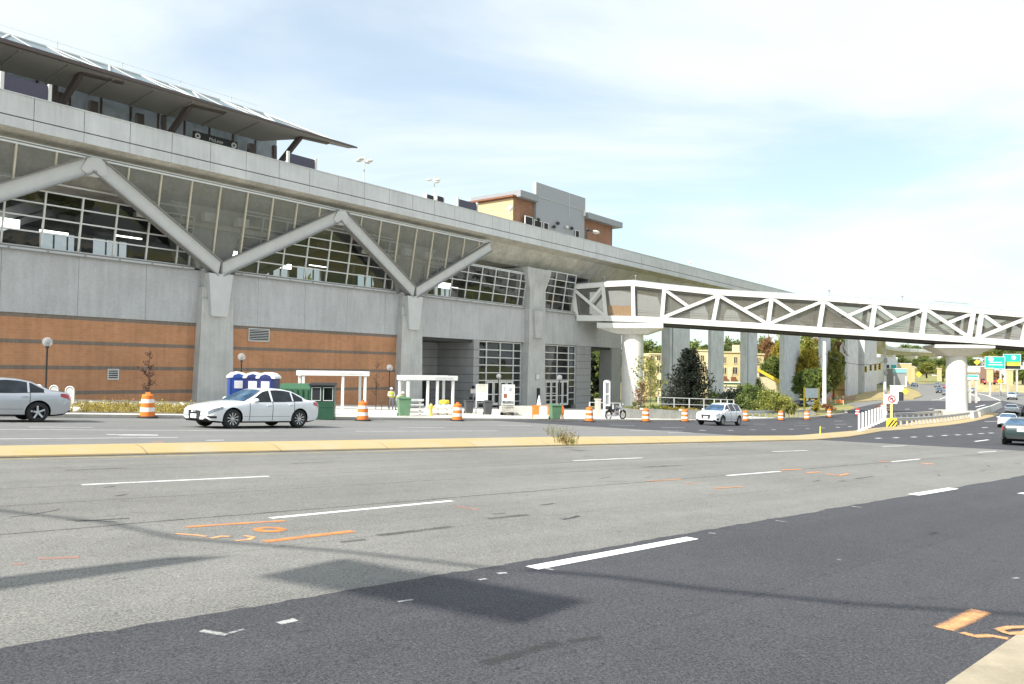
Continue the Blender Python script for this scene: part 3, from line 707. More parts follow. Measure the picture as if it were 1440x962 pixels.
def entrance(us, doors, zb):
    a, b = us[0], us[-1]
    mb = MB(); mb.add([(a, .35, zb), (b, .35, zb), (b, .35, 4.85), (a, .35, 4.85)], [(0, 1, 2, 3)]); w = mb.build('entrance_glazing', M['glass_dark'], S)
    fr = MB()
    for z in (0., .95, 1.9, 2.85, 3.8, 4.8): fr.box(a, b, .22, .34, z-.06, z+.06)
    for u in us: fr.box(u-.07, u+.07, .2, .33, zb, 4.85)
    for z in (-.9, -1.8, -2.7):
        fr.box(us[0], us[1], .23, .335, z-.05, z+.05); fr.box(us[-2], us[-1], .23, .335, z-.05, z+.05)
    fr.build('entrance_frame', M['mullion'], w)
    d0, d1, n = doors; wd = (d1-d0)/n
    for k in range(n):
        u = d0+k*wd; d = MB()
        for x0, x1, z0, z1 in ((u+.05, u+.2, zb, -.12), (u+wd-.2, u+wd-.05, zb, -.12), (u+.2, u+wd-.2, -.3, -.12), (u+.2, u+wd-.2, zb, zb+.3), (u+.2, u+wd-.2, zb+1.3, zb+1.42)):
            d.box(x0, x1, .15, .22, z0, z1)
        dd = d.build('door', M['white_steel'], S)
entrance([41.0, 42.6, 45.3, 48.0, 49.6], (42.7, 47.9, 4), -3.1)
entrance([54.9, 57.9, 60.7, 62.4], (55.1, 60.6, 4), -3.5)
# vents in the brick wall, fixtures
for a, b in (((152, 520), (165, 533)), ((350, 462.5), (377, 480))):
    u0, z1 = fac(*a); u1, z0 = fac(*b)
    mb = MB(); mb.box(u0, u1, -.05, .02, z0, z1, 1)
    for e in ((u0-.06, u0, z0-.06, z1+.06), (u1, u1+.06, z0-.06, z1+.06), (u0, u1, z0-.06, z0), (u0, u1, z1, z1+.06)): mb.box(e[0], e[1], -.1, .02, e[2], e[3], 0)
    n = 5 if u1-u0 < 1.3 else 7
    for k in range(n):
        z = z0+(k+.5)*(z1-z0)/n; mb.hexa([(u0, -.12, z-.04), (u1, -.12, z-.04), (u1, -.04, z), (u0, -.04, z), (u0, -.12, z-.01), (u1, -.12, z-.01), (u1, -.04, z+.03), (u0, -.04, z+.03)], 0)
    mb.build('vent', [M['mullion'], M['dark']], S)
mb = MB(); u, z = fac(755.5, 530, .8); mb.box(u-.45, u+.45, -.86, -.8, z-.45, z+.45, 1); mb.box(u-.3, u+.3, -.9, -.86, z-.3, z+.3, 0); mb.build('wall_light', [M['white_steel'], M['grey_metal']], S)
mb = MB(); u, z = fac(757, 546, .8); mb.box(u-.35, u+.35, -.84, -.8, z-1.95, z, 0); mb.build('dark_panel', M['dark'], S)
mb = MB()
for px, py in ((664.5, 544.5), (661, 560), (668, 560)): u, z = fac(px, py); mb.sphere((u, -.15, z), .22, 10)
mb.build('wall_lamp', M['black_metal'], S)
mb = MB(); u, z = fac(665, 550); mb.box(u-.5, u+.5, -.08, -.03, z-.28, z+.28, 0); mb.box(u-.8, u-.52, -.08, -.03, z-.2, z+.2, 1); mb.box(u+.52, u+.8, -.08, -.03, z-.2, z+.2, 1)
mb.build('wall_notice', [M['white_steel'], M['rust']], S)
# equipment boxes on the wall-top beam, seen behind the screens
mb = MB()
for uc in UC[:3]:
    mb.box(uc-7, uc+7, -.45, .2, 13.1, 13.5, 0)
    mb.box(uc-1.6, uc-.5, -1.1, -.4, 13.55, 14.3, 1); mb.box(uc+1.5, uc+2.6, -1.1, -.4, 13.55, 14.3, 1)
mb.build('cross_beam', [M['conc_tan'], M['white_steel']], S)

# ================================================================== VIADUCT (deck and piers)
V = sroot('elevated_viaduct', 'long concrete rail viaduct with pale parapet running along the top of the station', 'viaduct')
US, UE = -45, 165
mb = MB(); u = -9.9-3.33*10
while u < UE:
    mb.box(u+.022, u+3.33-.022, -2.5, -2.25, 18.22, 19.72); mb.box(u+.012, u+3.33-.012, -2.5, -2.25, 17.42, 18.14); u += 3.33
u_end = u
mb.box(-9.9-3.33*10, u_end, -2.56, -2.24, 19.722, 19.80)
mb.build('parapet', M['conc_deck'], V)
mb = MB(); mb.box(-9.9-33.3, u_end, -2.38, -2.2, 17.5, 19.6); mb.build('joint_backing', M['dark'], V)
sec = [(-2.46, 17.40), (-1.2, 17.05), (.2, 15.6), (.9, 14.95), (5.2, 14.95), (6.0, 15.6), (7.4, 17.05), (8.7, 17.4), (8.7, 18.1), (-2.2, 18.1)]
def sweep(mb, path, sec, mi=0):
    """path: (x, y) points; sec: (inward offset, z) closed polygon; inward = left of travel"""
    n = len(sec); vs = []
    for i, p in enumerate(path):
        a = Vector(path[max(0, i-1)]); b = Vector(path[min(len(path)-1, i+1)]); d = (b-a).normalized(); nn = Vector((-d.y, d.x))
        for o, z in sec: vs.append((p[0]+nn.x*o, p[1]+nn.y*o, z))
    fs = [tuple(range(n)), tuple(reversed(range((len(path)-1)*n, len(path)*n)))]
    for i in range(len(path)-1):
        for k in range(n): fs.append((i*n+k, i*n+(k+1) % n, (i+1)*n+(k+1) % n, (i+1)*n+k))
    mb.add(vs, fs, mi)
mb = MB(); sweep(mb, [(u, 0) for u in (US, 0, 40, 80, 120, u_end)], sec); mb.build('girder', M['conc_tan'], V)
mb = MB(); mb.box(US, u_end, 8.6, 8.9, 17.4, 19.7); mb.build('rear_parapet', M['conc_deck'], V)
u, z = fac(768, 372, -.2)
# expansion joint line under the deck
cp = [(u_end, 0)]
for X, Y in ((93, 231), (116, 268), (143, 312), (170, 365), (205, 440), (243, 515), (275, 548), (320, 562), (400, 568), (560, 572)):
    cp.append(w2st(X+2, Y))
def smooth(pts, it=2):
    for _ in range(it):
        q = [pts[0]]
        for a, b in zip(pts, pts[1:]): q += [(a[0]*.75+b[0]*.25, a[1]*.75+b[1]*.25), (a[0]*.25+b[0]*.75, a[1]*.25+b[1]*.75)]
        pts = q+[pts[-1]]
    return pts
cps = smooth(cp)
mb = MB(); sweep(mb, cps, [(-2.5, 17.42), (-2.3, 17.42), (-2.3, 19.8), (-2.5, 19.8)], 0); sweep(mb, cps, [(8.6, 17.42), (8.9, 17.42), (8.9, 19.8), (8.6, 19.8)], 0); sweep(mb, cps, [(-2.54, 18.14), (-2.5, 18.14), (-2.5, 18.22), (-2.54, 18.22)], 1)
mb.build('far_parapet', [M['conc_deck'], M['dark']], V)
mb = MB(); sweep(mb, cps, sec); mb.build('far_girder', M['conc_tan'], V)
for L_, Mx, Rr in ((930, 942, 970), (996, 1000, 1018), (1041, 1049, 1065), (1096, 1103, 1125), (1151, 1155, 1168), (1188, 1192, 1207), (1207, 1216, 1233)):
    u0, _ = fac(Mx, 520, -.8); u1, _ = fac(Rr, 520, -.8)
    dep = .5
    while dep < 12 and proj(st2w(u0, .8+dep, 5))[0] > L_: dep += .1
    wz = gz(*st2w(u0, 1)[:2])-1.5
    mb = MB(); n = 2.4
    mb.box(u0, u1, .8, .8+dep, wz, 12.6)
    mb.hexa([(u0, .8, 12.6), (u1, .8, 12.6), (u1, .8+dep, 12.6), (u0, .8+dep, 12.6), (u0-.8, .5, 14.2), (u1+.8, .5, 14.2), (u1+.8, 1.2+dep, 14.2), (u0-.8, 1.2+dep, 14.2)])
    mb.box(u0-.8, u1+.8, .5, 1.2+dep, 14.2, 14.95)
    p = mb.build('pier', M['conc_pier'], V, bevel=.08)
    if L_ in (930, 1041):
        g = MB(); g.tube([(u0+.9, .72, wz+2), (u0+.9, .72, 14)], .09, 6); g.build('downpipe', M['grey_metal'], p)
for px in (1256, 1284, 1315, 1352, 1400):
    best = min(cps[4:], key=lambda q: abs(proj(st2w(q[0], q[1], 10))[0]-px) if st2w(*q)[1] > 380 else 1e9)
    w = st2w(best[0], best[1]); zb = gz(w.x, w.y)-2
    mb = MB(); mb.box(best[0]-2.2, best[0]+2.2, best[1]+1, best[1]+5, zb, 13); mb.box(best[0]-3.4, best[0]+3.4, best[1]-1, best[1]+7, 13, 14.95)
    mb.build('pier', M['pier_white'], V)
# downpipe stain / joint line on the girder
mb = MB(); u, z = fac(769, 365, .5); mb.tube([(u-.7, .75, 15.0), (u-.2, -.2, 16.3), (u+.6, -1.3, 17.15)], .05, 6); mb.build('drain_pipe', M['black_metal'], V)

# ================================================================== PLATFORM CANOPY
Cn = sroot('platform_canopy', 'wide grey platform roof with dark edge and glazed ridge above the parapet', 'canopy')
ZE = 23.75
mb = MB()
poly = [(-45, -.2), (20.6, -.2), (20.2, .35), (15.6, .9), (12.6, 4.4), (-45, 4.4)]
def slab(mb, poly, zf, th, mi=0):
    n = len(poly); vs = [(x, y, zf(x, y)) for x, y in poly]+[(x, y, zf(x, y)+th) for x, y in poly]
    mb.add(vs, [tuple(reversed(range(n))), tuple(range(n, 2*n))]+[(i, (i+1) % n, n+(i+1) % n, n+i) for i in range(n)], mi)
zf = lambda x, y: ZE-.10*max(0, y)
slab(mb, poly, zf, .22)
mb.build('soffit', M['canopy_under'], Cn)
mb = MB(); k = -43.
while k < 18:
    mb.beam((k, .1, zf(k, .1)-.05), (k, 4.4, zf(k, 4.4)-.05), .14, .12) if k < 12 else None; k += 3.3
mb.build('soffit_rib', M['canopy_under'], Cn)
mb = MB(); mb.hexa([(-45, -.42, ZE-.05), (20.9, -.30, ZE+.02), (20.6, -.0, ZE+.02), (-45, -.0, ZE-.05), (-45, -.42, ZE+.42), (20.9, -.30, ZE+.16), (20.6, 0, ZE+.16), (-45, 0, ZE+.42)])
mb.build('fascia', M['canopy_edge'], Cn)
mb = MB(); mb.add([(-45, -.44, ZE+.425), (20.9, -.3, ZE+.165), (20.4, .5, ZE+.22), (15.8, 1.0, ZE+.6), (13, 5.0, ZE+.9), (-45, 5.0, ZE+.9)], [(0, 1, 2, 3, 4, 5)]); mb.build('roof_sheet', M['roof_metal'], Cn)
# ridge glazing
mb = MB(); zr0, zr1 = ZE+.75, 27.1
mb.add([(-45, 1.6, zr0), (15.6, 1.6, zr0), (14.6, 7, zr1), (-45, 7, zr1)], [(0, 1, 2, 3)]); gl = mb.build('ridge_glazing', M['glass_sky'], Cn)
mb = MB(); u = -45+.6; k = 0
mb.tube([(-45, 7, zr1), (14.8, 7, zr1)], .13, 8); mb.tube([(-45, 1.6, zr0), (15.6, 1.6, zr0)], .12, 8); mb.tube([(14.8, 7, zr1), (20.2, .6, ZE+.3)], .12, 8)
while u < 13.5:
    mb.beam((u, 1.55, zr0+.06), (u, 7, zr1+.06), .10, .08)
    if k % 3 == 1: mb.beam((u, 1.55, zr0+.06), (u-2.4, 7, zr1+.06), .16, .08); mb.beam((u, 1.55, zr0+.06), (u+2.4, 7, zr1+.06), .16, .08)
    u += 2.58; k += 1
mb.build('ridge_frame', M['mullion'], Cn)
mb = MB(); u = -42.
while u < 15: mb.tube([(u, 7, zr1), (u, 7, zr1+.75)], .04, 5); u += 5.3
mb.tube([(-45, 7, zr1+.62), (14, 7, zr1+.62)], .018, 4); mb.build('ridge_rail', M['mullion'], Cn)
# supports
for u in (-28, -16, -5.9, 3.0, 14.4):
    mb = MB(); mb.beam((u, 4.5, 18.1), (u, 4.5, 21.2), .55, .45); mb.beam((u, 4.5, 21.1), (u, 4.6, 23.3), .35, .4, (0, 1, 0)); mb.beam((u, 4.45, 20.9), (u+.4, .9, 23.7), .32, .5, (0, 0, 1)); mb.beam((u+.4, .9, 23.62), (u+3.4, .5, 23.66), .5, .14)
    mb.build('support', M['canopy_edge'], Cn)
# platform structure with windscreen panels
Pf = sroot('station_platform', 'raised platform with grey glass windscreens behind the parapet', 'platform')
mb = MB(); mb.box(-45, 16.5, 3.2, 16, 18.1, 19.2); mb.build('platform_slab', M['conc_col'], Pf)
mb = MB(); mb.box(-45, 16.0, 6.4, 6.6, 19.2, 19.8); mb.build('plinth', M['conc_tan'], Pf)
u = -44.
while u < 14:
    mb = MB(); mb.box(u+.02, u+2.46, 6.45, 6.53, 19.8, 24.6); w = mb.build('windscreen', M['windscreen'], Pf)
    u += 2.5
u = -44.
while u < 14.5: mb = MB(); mb.box(u-.08, u+.06, 6.38, 6.6, 19.6, 24.6); mb.build('windscreen_post', M['canopy_edge'], Pf); u += 2.5
for px in (84, 132, 198, 356):
    u, _ = fac(px, 150, -5.5); mb = MB(); mb.box(u-.3, u+.3, 5.4, 5.9, 19.2, 23.2); mb.build('pylon', M['canopy_edge'], Pf)
# benches and clutter
mb = MB()
for u in (-13, -9, -4.5): mb.box(u, u+1.5, 4.6, 5.1, 20.0, 20.9)
mb.build('platform_machine', M['black_metal'], Pf)

# ================================================================== ANCILLARY BUILDING ABOVE THE DECK
An = sroot('rooftop_service_building', 'brick and grey service building with stepped roof rising behind the parapet', 'building')
def Q(px, py, o): return fac(px, py, o)
uA, zA = Q(722, 282, -4); uB, _ = Q(752, 290, -4); uC, _ = Q(818, 300, -4); uD, zD = Q(861, 330, -4)
zt1 = Q(750, 284, -4)[1]
mb = MB(); mb.box(uA, uB, 4, 13, 18, 25.05); mb.build('brick_wall', M['brick_brown'], An)
mb = MB(); mb.box(uA-.012, uA, 4.05, 13, 18, 24.9); mb.build('sunlit_tan_end_wall', plain('sunlit_end_tint', (.56, .42, .24), .8, var=.08), An)  # sheet over the end wall; its sunlit brightness is put into the tan colour
mb = MB(); mb.box(uC, uD, 4, 13, 18, 24.9); mb.build('brick_wall', M['brick_brown'], An)
mb = MB(); mb.box(uB-.2, uC+.2, 3.6, 13, 18, 26.0); mb.box(uB-.3, uC+.3, 3.55, 4.2, 26.02, 28.0); mb.box(uB-.2, uB+.05, 3.55, 13, 25.8, 26.02); mb.build('grey_wall', plain('grey_panels', (.36, .37, .39), .6, var=.05), An)
mb = MB(); mb.box(uB-.2, uC+.3, 3.53, 3.56, 26.0, 26.05); mb.box((uB+uC)/2+2, (uB+uC)/2+2.05, 3.52, 3.56, 24.2, 28); mb.build('panel_joint', M['white_steel'], An)
mb = MB(); mb.box(uA+.3, uB-.3, 3.0, 12, 25.1, 26.0); mb.build('roof_fascia', M['roof_metal'], An)
mb = MB(); mb.box(uC+.4, uD+1.6, 3.0, 12, 24.9, 25.8); mb.build('roof_fascia', M['roof_metal'], An)
mb = MB(); mb.box(uA-.5, uA+.4, 3.7, 14, 25.06, 25.3); mb.build('eave', M['rust'], An)
mb = MB(); mb.box(uC-.2, uC+.25, 3.4, 4.0, 25.2, 26.1); mb.build('joint_box', M['white_steel'], An)
for px, py, w, h in ((743, 312, 1.6, 1.3), (755.5, 315, 1.6, .8), (767, 319, 1.0, 1.0), (811, 329, .9, .9)):
    u, z = Q(px, py, -3.5); mb = MB(); mb.box(u-w/2, u+w/2, 3.4, 3.62, z-h/2, z+h/2); f_ = mb.build('window', M['dark'], An)
    mb = MB(); 
    for e in ((-w/2-.1, -w/2, -h/2, h/2+.1), (w/2, w/2+.1, -h/2, h/2+.1), (-w/2, w/2, h/2, h/2+.1)): mb.box(u+e[0], u+e[1], 3.36, 3.5, z+e[2], z+e[3])
    mb.build('window_frame', M['white_steel'], f_)
for px, py in ((757, 309), (779, 319), (784.5, 314), (797, 319.5), (804, 321)):
    u, z = Q(px, py, -3.4); mb = MB(); mb.sphere((u, 3.35, z), .32, 8, sc=(1.3, .6, .8)); mb.build('equipment', M['black_metal'] if px != 797 else M['white_steel'], An)
u, z = Q(714, 292, -4); mb = MB(); mb.sphere((u+.4, 3.8, z), .4, 10); mb.tube([(u+.4, 3.8, z-.3), (u+.4, 4.1, z-.8)], .1, 6); mb.build('camera_dome', M['white_steel'], An)

# ================================================================== THINGS ON THE DECK
def deck_screen(pxa, pxb, ya, yb, o, label):
    r = sroot('noise_panel', label, 'panel', 'dark panels standing on the parapet')
    u0, z1 = fac(pxa, ya, o); u1, z0 = fac(pxb, yb, o)
    _, zlow = fac(pxa, ya+18.5 if pxa < 600 else ya+9, o)
    mb = MB(); mb.box(u0, u1, -o, -o+.12, min(zlow, z1-1.2), z1); mb.build('panel', M['purple_panel'], r)
    for u in (u0-.15, u1-.1):
        mb = MB(); mb.box(u, u+.22, -o-.08, -o+.14, 18.3, z1+.15); mb.build('post', M['white_steel'], r)
deck_screen(4, 70, 104, 123, 1.9, 'dark violet panel between white posts at the left end of the parapet')
deck_screen(406, 444, 215, 226, 1.6, 'small black panel on white posts beyond the tip of the canopy')
deck_screen(644, 671, 279.5, 287, 1.6, 'small black panel on white posts beside the tan rooftop building')
def text_mesh(name, s, size, mat, parent, M4, ext=.01):
    cu = bpy.data.curves.new(name, 'FONT'); cu.body = s; cu.size = size; cu.extrude = ext; cu.align_x = 'CENTER'; cu.align_y = 'CENTER'
    t = bpy.data.objects.new('tmp', cu); COL.objects.link(t)
    dg = bpy.context.evaluated_depsgraph_get(); me = bpy.data.meshes.new_from_object(t.evaluated_get(dg)); me.transform(M4); me.materials.clear(); me.materials.append(mat)
    bpy.data.objects.remove(t); o = bpy.data.objects.new(name, me); COL.objects.link(o); o.parent = parent; return o
RX = Matrix.Rotation(rad(90), 4, 'X')
r = sroot('station_name_sign', 'long black station name sign reading McLean behind the parapet under the canopy', 'sign')
u0, z0 = fac(272, 189, -4.2); u1, z1 = fac(334, 207, -4.2); zc = (z0+z1)/2
mb = MB(); mb.box(u0, u1, 4.2, 4.35, zc-.42, zc+.42); mb.build('board', M['black_metal'], r)
mb = MB(); mb.lathe([(.12, 4.14), (.27, 4.14), (.27, 4.19), (.12, 4.19)], 16, (u0+.4, 0, zc), 'y', cap=False); mb.build('roundel', M['white_steel'], r); mb = MB(); mb.lathe([(.12, 4.14), (.27, 4.14), (.27, 4.19), (.12, 4.19)], 16, (u1-.4, 0, zc), 'y', cap=False); mb.build('roundel', M['white_steel'], r)
text_mesh('lettering', 'McLean', .46, M['white_steel'], r, Matrix.Translation(((u0+u1)/2, 4.18, zc)) @ RX)
r = sroot('platform_exit_sign', 'black platform direction sign with white letters under the canopy tip', 'sign')
u0, z0 = fac(393, 210, -2.2)
mb = MB(); mb.box(u0-.08, u0+.08, 2.0, 5.2, 20.6, 21.2); mb.build('board', M['black_metal'], r)
text_mesh('lettering', 'Platform EXIT', .34, M['white_steel'], r, Matrix.Translation((u0-.10, 3.5, 20.9)) @ Matrix.Rotation(rad(-90), 4, 'Z') @ RX)
def deck_mast(px, ytop, o, label, n=4):
    r = sroot('deck_floodlight_mast', label, 'lamp mast', 'slim floodlight masts on the deck')
    u, zt = fac(px, ytop, o)
    mb = MB(); mb.tube([(u, -o, 17.8), (u, -o, zt+.5)], .07, 8); mb.build('pole', M['mullion'], r)
    for k in range(n):
        a = k*math.pi*2/n+.5; c = (u+.75*math.cos(a), -o+.55*math.sin(a), zt)
        mb = MB(); mb.tube([(u, -o, zt-.1), c], .03, 5); mb.sphere(c, .3, 10, sc=(1.1, 1.1, .5)); mb.build('lamp_head', M['white_steel'], r)
deck_mast(512.5, 226, -.5, 'slim floodlight mast with four heads just right of the canopy tip')
deck_mast(611, 254, -.5, 'slim floodlight mast with heads above the black boxes on the parapet', 3)
deck_mast(970, 370, -1, 'short far mast near the end of the visible parapet', 2)
r = sroot('parapet_rail', 'thin low metal rail on top of the parapet right of the first floodlight mast', 'rail')
u0, z0 = fac(545, 262.5, 1.5); u1, _ = fac(581, 270, 1.5)
mb = MB(); mb.tube([(u0, -1.5, 20.05), (u1, -1.5, 20.05)], .05, 6)
for k in range(9): u = u0+(u1-u0)*k/8; mb.tube([(u, -1.5, 19.7), (u, -1.5, 20.08)], .05, 6)
mb.build('rail', M['grey_metal'], r)
for px, lb in ((603, 'left of the two small black lamp boxes on the parapet'), (617.5, 'right of the two small black lamp boxes on the parapet')):
    r = sroot('lamp_box', lb, 'light box', 'black lamp boxes on the parapet'); u, z = fac(px, 279 if px < 610 else 281, 1)
    mb = MB(); mb.box(u-.5, u+.5, -1.2, -.8, z-.2, z+.35); mb.build('housing', M['black_metal'], r)
    mb = MB(); mb.box(u-.62, u-.52, -1.25, -.75, 19.6, z+.45); mb.box(u+.52, u+.62, -1.25, -.75, 19.6, z+.45); mb.build('mount', M['white_steel'], r)
r = sroot('deck_street_lamp', 'white horizontal lamp head on a short dark post in front of the right brick wing', 'lamp')
u, z = fac(838, 326.5, -1)
mb = MB(); mb.sphere((u, 1, z), .55, 12, sc=(1.6, .8, .5)); mb.build('lamp_head', M['white_steel'], r)
mb = MB(); mb.tube([(u-2.6, 1, z-2.6), (u-2.6, 1, z)], .12, 8); mb.sphere((u-2.4, 1, z), .3, 8); mb.tube([(u-2.6, 1, z), (u-.6, 1, z)], .08, 6); mb.build('arm', M['black_metal'], r)

# ================================================================== PEDESTRIAN BRIDGE
BA = ray(808, 450); BB = ray(1345, 480)
B0 = Vector((BA.x/BA.y*111.8, 111.8)); B1 = Vector((BB.x/BB.y*101.0, 101.0))
bdir = (B1-B0).normalized(); bnor = Vector((-bdir.y, bdir.x))    # pointing away from the camera
BR = empty('pedestrian_bridge', (0, 0, 0), 0, 'white steel truss footbridge with tinted glass crossing the road to the station', 'footbridge')
def bpt(px, py, off=0.):
    d = ray(px, py); o = B0+bnor*off
    # find s with (s*d.xy - o) . bnor = 0
    s = (o.x*bnor.x+o.y*bnor.y)/(d.x*bnor.x+d.y*bnor.y)
    return Vector((d.x*s, d.y*s, E+d.z*s))
TOPL = [(808, 400), (850, 396.8), (890, 395), (931, 400), (1009, 408.2), (1085, 412.3), (1158, 416.2), (1230, 421.5), (1301, 427.5), (1368, 433.2), (1440, 439.5), (1520, 447)]
BOTL = [(811, 451.5), (850, 452), (891, 453), (931, 454.5), (1003, 459), (1080, 463.5), (1152, 468.5), (1225, 473), (1296, 477.8), (1365, 482.3), (1440, 488), (1520, 494)]
def interp_px(tab, px):
    for i in range(len(tab)-1):
        if px <= tab[i+1][0]:
            a, b = tab[i], tab[i+1]; return a[1]+(b[1]-a[1])*(px-a[0])/(b[0]-a[0])
    return tab[-1][1]
def bt(px, dy=0): return bpt(px, interp_px(TOPL, px)+dy)
def bb(px, dy=0): return bpt(px, interp_px(BOTL, px)+dy)
WB = 5.2
away = Vector((bnor.x, bnor.y, 0)); UPN = Vector((0, 0, 1))
def face_beam(mb, p, q, th, dep, off, mi=0):
    p = p+away*off; q = q+away*off; d = (q-p).normalized(); nn = d.cross(away).normalized()*th/2
    a = away*dep/2
    mb.hexa([p-nn-a, q-nn-a, q-nn+a, p-nn+a, p+nn-a, q+nn-a, q+nn+a, p+nn+a], mi)
def truss(off, far=False):
    side = 'far' if far else 'near'
    mt = M['white_steel']
    tops = [a[0] for a in TOPL]; bots = [a[0] for a in BOTL]
    ch = MB(); cb = MB()
    for i in range(len(TOPL)-1):
        face_beam(ch, bt(tops[i]-(.5 if i else 0), 3.6), bt(tops[i+1]+.5, 3.6), .68, .5, off)
        face_beam(cb, bb(bots[i]-(.5 if i else 0), -4.2), bb(bots[i+1]+.5, -4.2), .80, .55, off)
    ch.build('top_chord', mt, BR); cb.build('bottom_chord', mt, BR)
    vb = [811, 852, 891, 931, 1003, 1080, 1152, 1225, 1296, 1363, 1375, 1438, 1508]
    vt = [806, 848, 890, 934, 1010, 1085, 1158, 1230, 1301, 1368.5, 1380, 1445, 1516]
    for a, b in zip(vb, vt):
        m = MB(); face_beam(m, bb(a, -7.5), bt(b, 6.8), .52, .42, off); m.build('truss_post', mt, BR)
    dg = [('B', 0), ('A', 3), ('B', 4), ('A', 5), ('B', 6), ('A', 7), ('B', 8), ('A', 10), ('B', 11)]
    for ty_, i in dg:
        a0, a1, t0, t1 = vb[i], vb[i+1], vt[i], vt[i+1]
        m = MB()
        if ty_ == 'A':
            p, q = bb(a0+2, -8.5), bt(t1-2, 8); mid = p.lerp(q, .48); face_beam(m, p, q, .42, .36, off); face_beam(m, bt(t0+2, 8), mid, .40, .3, off+.01)
        else:
            p, q = bt(t0+2, 8), bb(a1-2, -8.5); mid = p.lerp(q, .5); face_beam(m, p, q, .42, .36, off); face_beam(m, mid, bt(t1-2, 8), .40, .3, off+.01)
        m.build('diagonal', mt, BR)
truss(0.0); truss(WB, True)
for off in (.3, WB-.3):
    m = MB(); n = len(TOPL)
    vs = []
    for i in range(n): vs.append(bb(BOTL[i][0], -5)+away*off)
    for i in range(n): vs.append(bt(TOPL[i][0], 5)+away*off)
    m.add(vs, [(i, i+1, n+i+1, n+i) for i in range(n-1)]); m.build('glazing', M['glass_bridge'], BR)
m = MB(); md = MB(); mr = MB()
for i in range(len(BOTL)-1):
    a, b = BOTL[i][0], BOTL[i+1][0]
    p, q = bb(a, -3), bb(b, -3)
    m.hexa([p-UPN*.15+away*.2, q-UPN*.15+away*.2, q-UPN*.15+away*(WB-.2), p-UPN*.15+away*(WB-.2), p+UPN*.12+away*.2, q+UPN*.12+away*.2, q+UPN*.12+away*(WB-.2), p+UPN*.12+away*(WB-.2)])
    if a >= 931:
        for o in (.7, WB-.7):
            p2, q2 = bb(a, 0)-UPN*.02, bb(b, 0)-UPN*.02
            md.hexa([p2-UPN*.30+away*(o-.25), q2-UPN*.30+away*(o-.25), q2-UPN*.30+away*(o+.25), p2-UPN*.30+away*(o+.25), p2+UPN*.1+away*(o-.25), q2+UPN*.1+away*(o-.25), q2+UPN*.1+away*(o+.25), p2+UPN*.1+away*(o+.25)])
    p, q = bt(TOPL[i][0], 3), bt(TOPL[i+1][0], 3)
    mr.hexa([p+away*.2, q+away*.2, q+away*(WB-.2), p+away*(WB-.2), p+UPN*.5+away*.4, q+UPN*.5+away*.4, q+UPN*.5+away*(WB-.4), p+UPN*.5+away*(WB-.4)])
m.build('walkway', M['conc_pier'], BR); md.build('floor_girder', plain('dark_girder', (.07, .065, .06), .6), BR); mr.build('roof', M['roof_metal'], BR)
mrl = MB()
for off in (.7, WB-.7):
    for dy, r_ in ((-17, .035), (-12.5, .02), (-9, .02)):
        mrl.tube([bb(px, dy)+away*off for px in (852, 891, 931, 1003, 1080, 1152, 1225, 1296, 1363, 1438, 1510)], r_, 5)
mrl.build('handrail', M['grey_metal'], BR)
m = MB(); p, q = bb(854, -7), bb(889, -7); h1, h2 = bb(854, -23), bb(889, -23)
m.hexa([p+away*.4, q+away*.4, q+away*.5, p+away*.5, h1+away*.4, h2+away*.4, h2+away*.5, h1+away*.5]); m.build('plywood_infill', M['wood_orange'], BR)
# end frame against the station and roof lights
m = MB(); face_beam(m, bb(806, -1)+away*0, bt(800, 0), .6, .5, 0); m.build('end_post', M['steel'], BR)
m = MB()
for px in (849, 893, 1168, 1272): p = bt(px)+away*1; m.tube([p+UPN*.3, p+UPN*.9], .05, 6); m.box(p.x-.12, p.x+.12, p.y-.12, p.y+.12, p.z+.8, p.z+.95)
m.build('roof_beacon', M['grey_metal'], BR)
m = MB(); p, q = bt(1318, -1)+away*1+UPN*.5, bt(1369, -1)+away*1+UPN*.5; m.beam(p, q, .1, .12); m.build('roof_cable_tray', M['grey_metal'], BR)

# bridge piers
def bridge_pier(px0, px1, ztop_px, label, cap, zoff):
    pxm = (px0+px1)/2
    c = bpt(pxm, ztop_px, WB/2); rr = (px1-px0)/2*c.y/F_
    g = gz(c.x, c.y)
    r = empty('bridge_pier', (c.x, c.y, g), math.atan2(bdir.y, bdir.x), label, 'pier', 'round piers under the footbridge')
    zt = c.z-g
    m = MB(); m.lathe([(rr, -.6), (rr, zt-1.25), (rr*.97, zt-1.2), (rr*.97, zt)], 40, mi=0); m.build('column', M['pier_white'], r)
    return r, zt, rr
r, zt, rr = bridge_pier(874.5, 905, 470, 'round white pier under the left end of the footbridge beside the station', 0, 0)
m = MB(); Lx0 = -(890-840)*107/F_; Lx1 = (935-890)*107/F_; ztc = zt+.9
zt2 = bb(888, 1).z-(r.location.z)
m.hexa([(-2.2, -1.9, zt-.05), (2.0, -1.9, zt-.05), (2.0, 1.9, zt-.05), (-2.2, 1.9, zt-.05), (Lx0+.2, -2.7, zt2-.75), (Lx1-.2, -2.7, zt2-.75), (Lx1-.2, 2.9, zt2-.75), (Lx0+.2, 2.9, zt2-.75)])
m.box(Lx0, Lx1, -2.9, 3.0, zt2-.75, zt2-.02); m.build('cap', M['pier_white'], r)
r, zt, rr = bridge_pier(1331.5, 1358.5, 500, 'round white pier in the median under the middle of the footbridge', 0, 0)
zt2 = bb(1350, 3).z-r.location.z
m = MB(); m.hexa([(-1.4, -1.3, zt-.1), (1.5, -1.3, zt-.1), (1.5, 1.3, zt-.1), (-1.4, 1.3, zt-.1), (-3.3, -2.7, zt2-.45), (3.7, -2.7, zt2-.45), (3.7, 2.9, zt2-.45), (-3.3, 2.9, zt2-.45)])
m.box(-3.3, 3.7, -2.7, 2.9, zt2-.45, zt2-.04); m.build('cap', M['pier_white'], r)
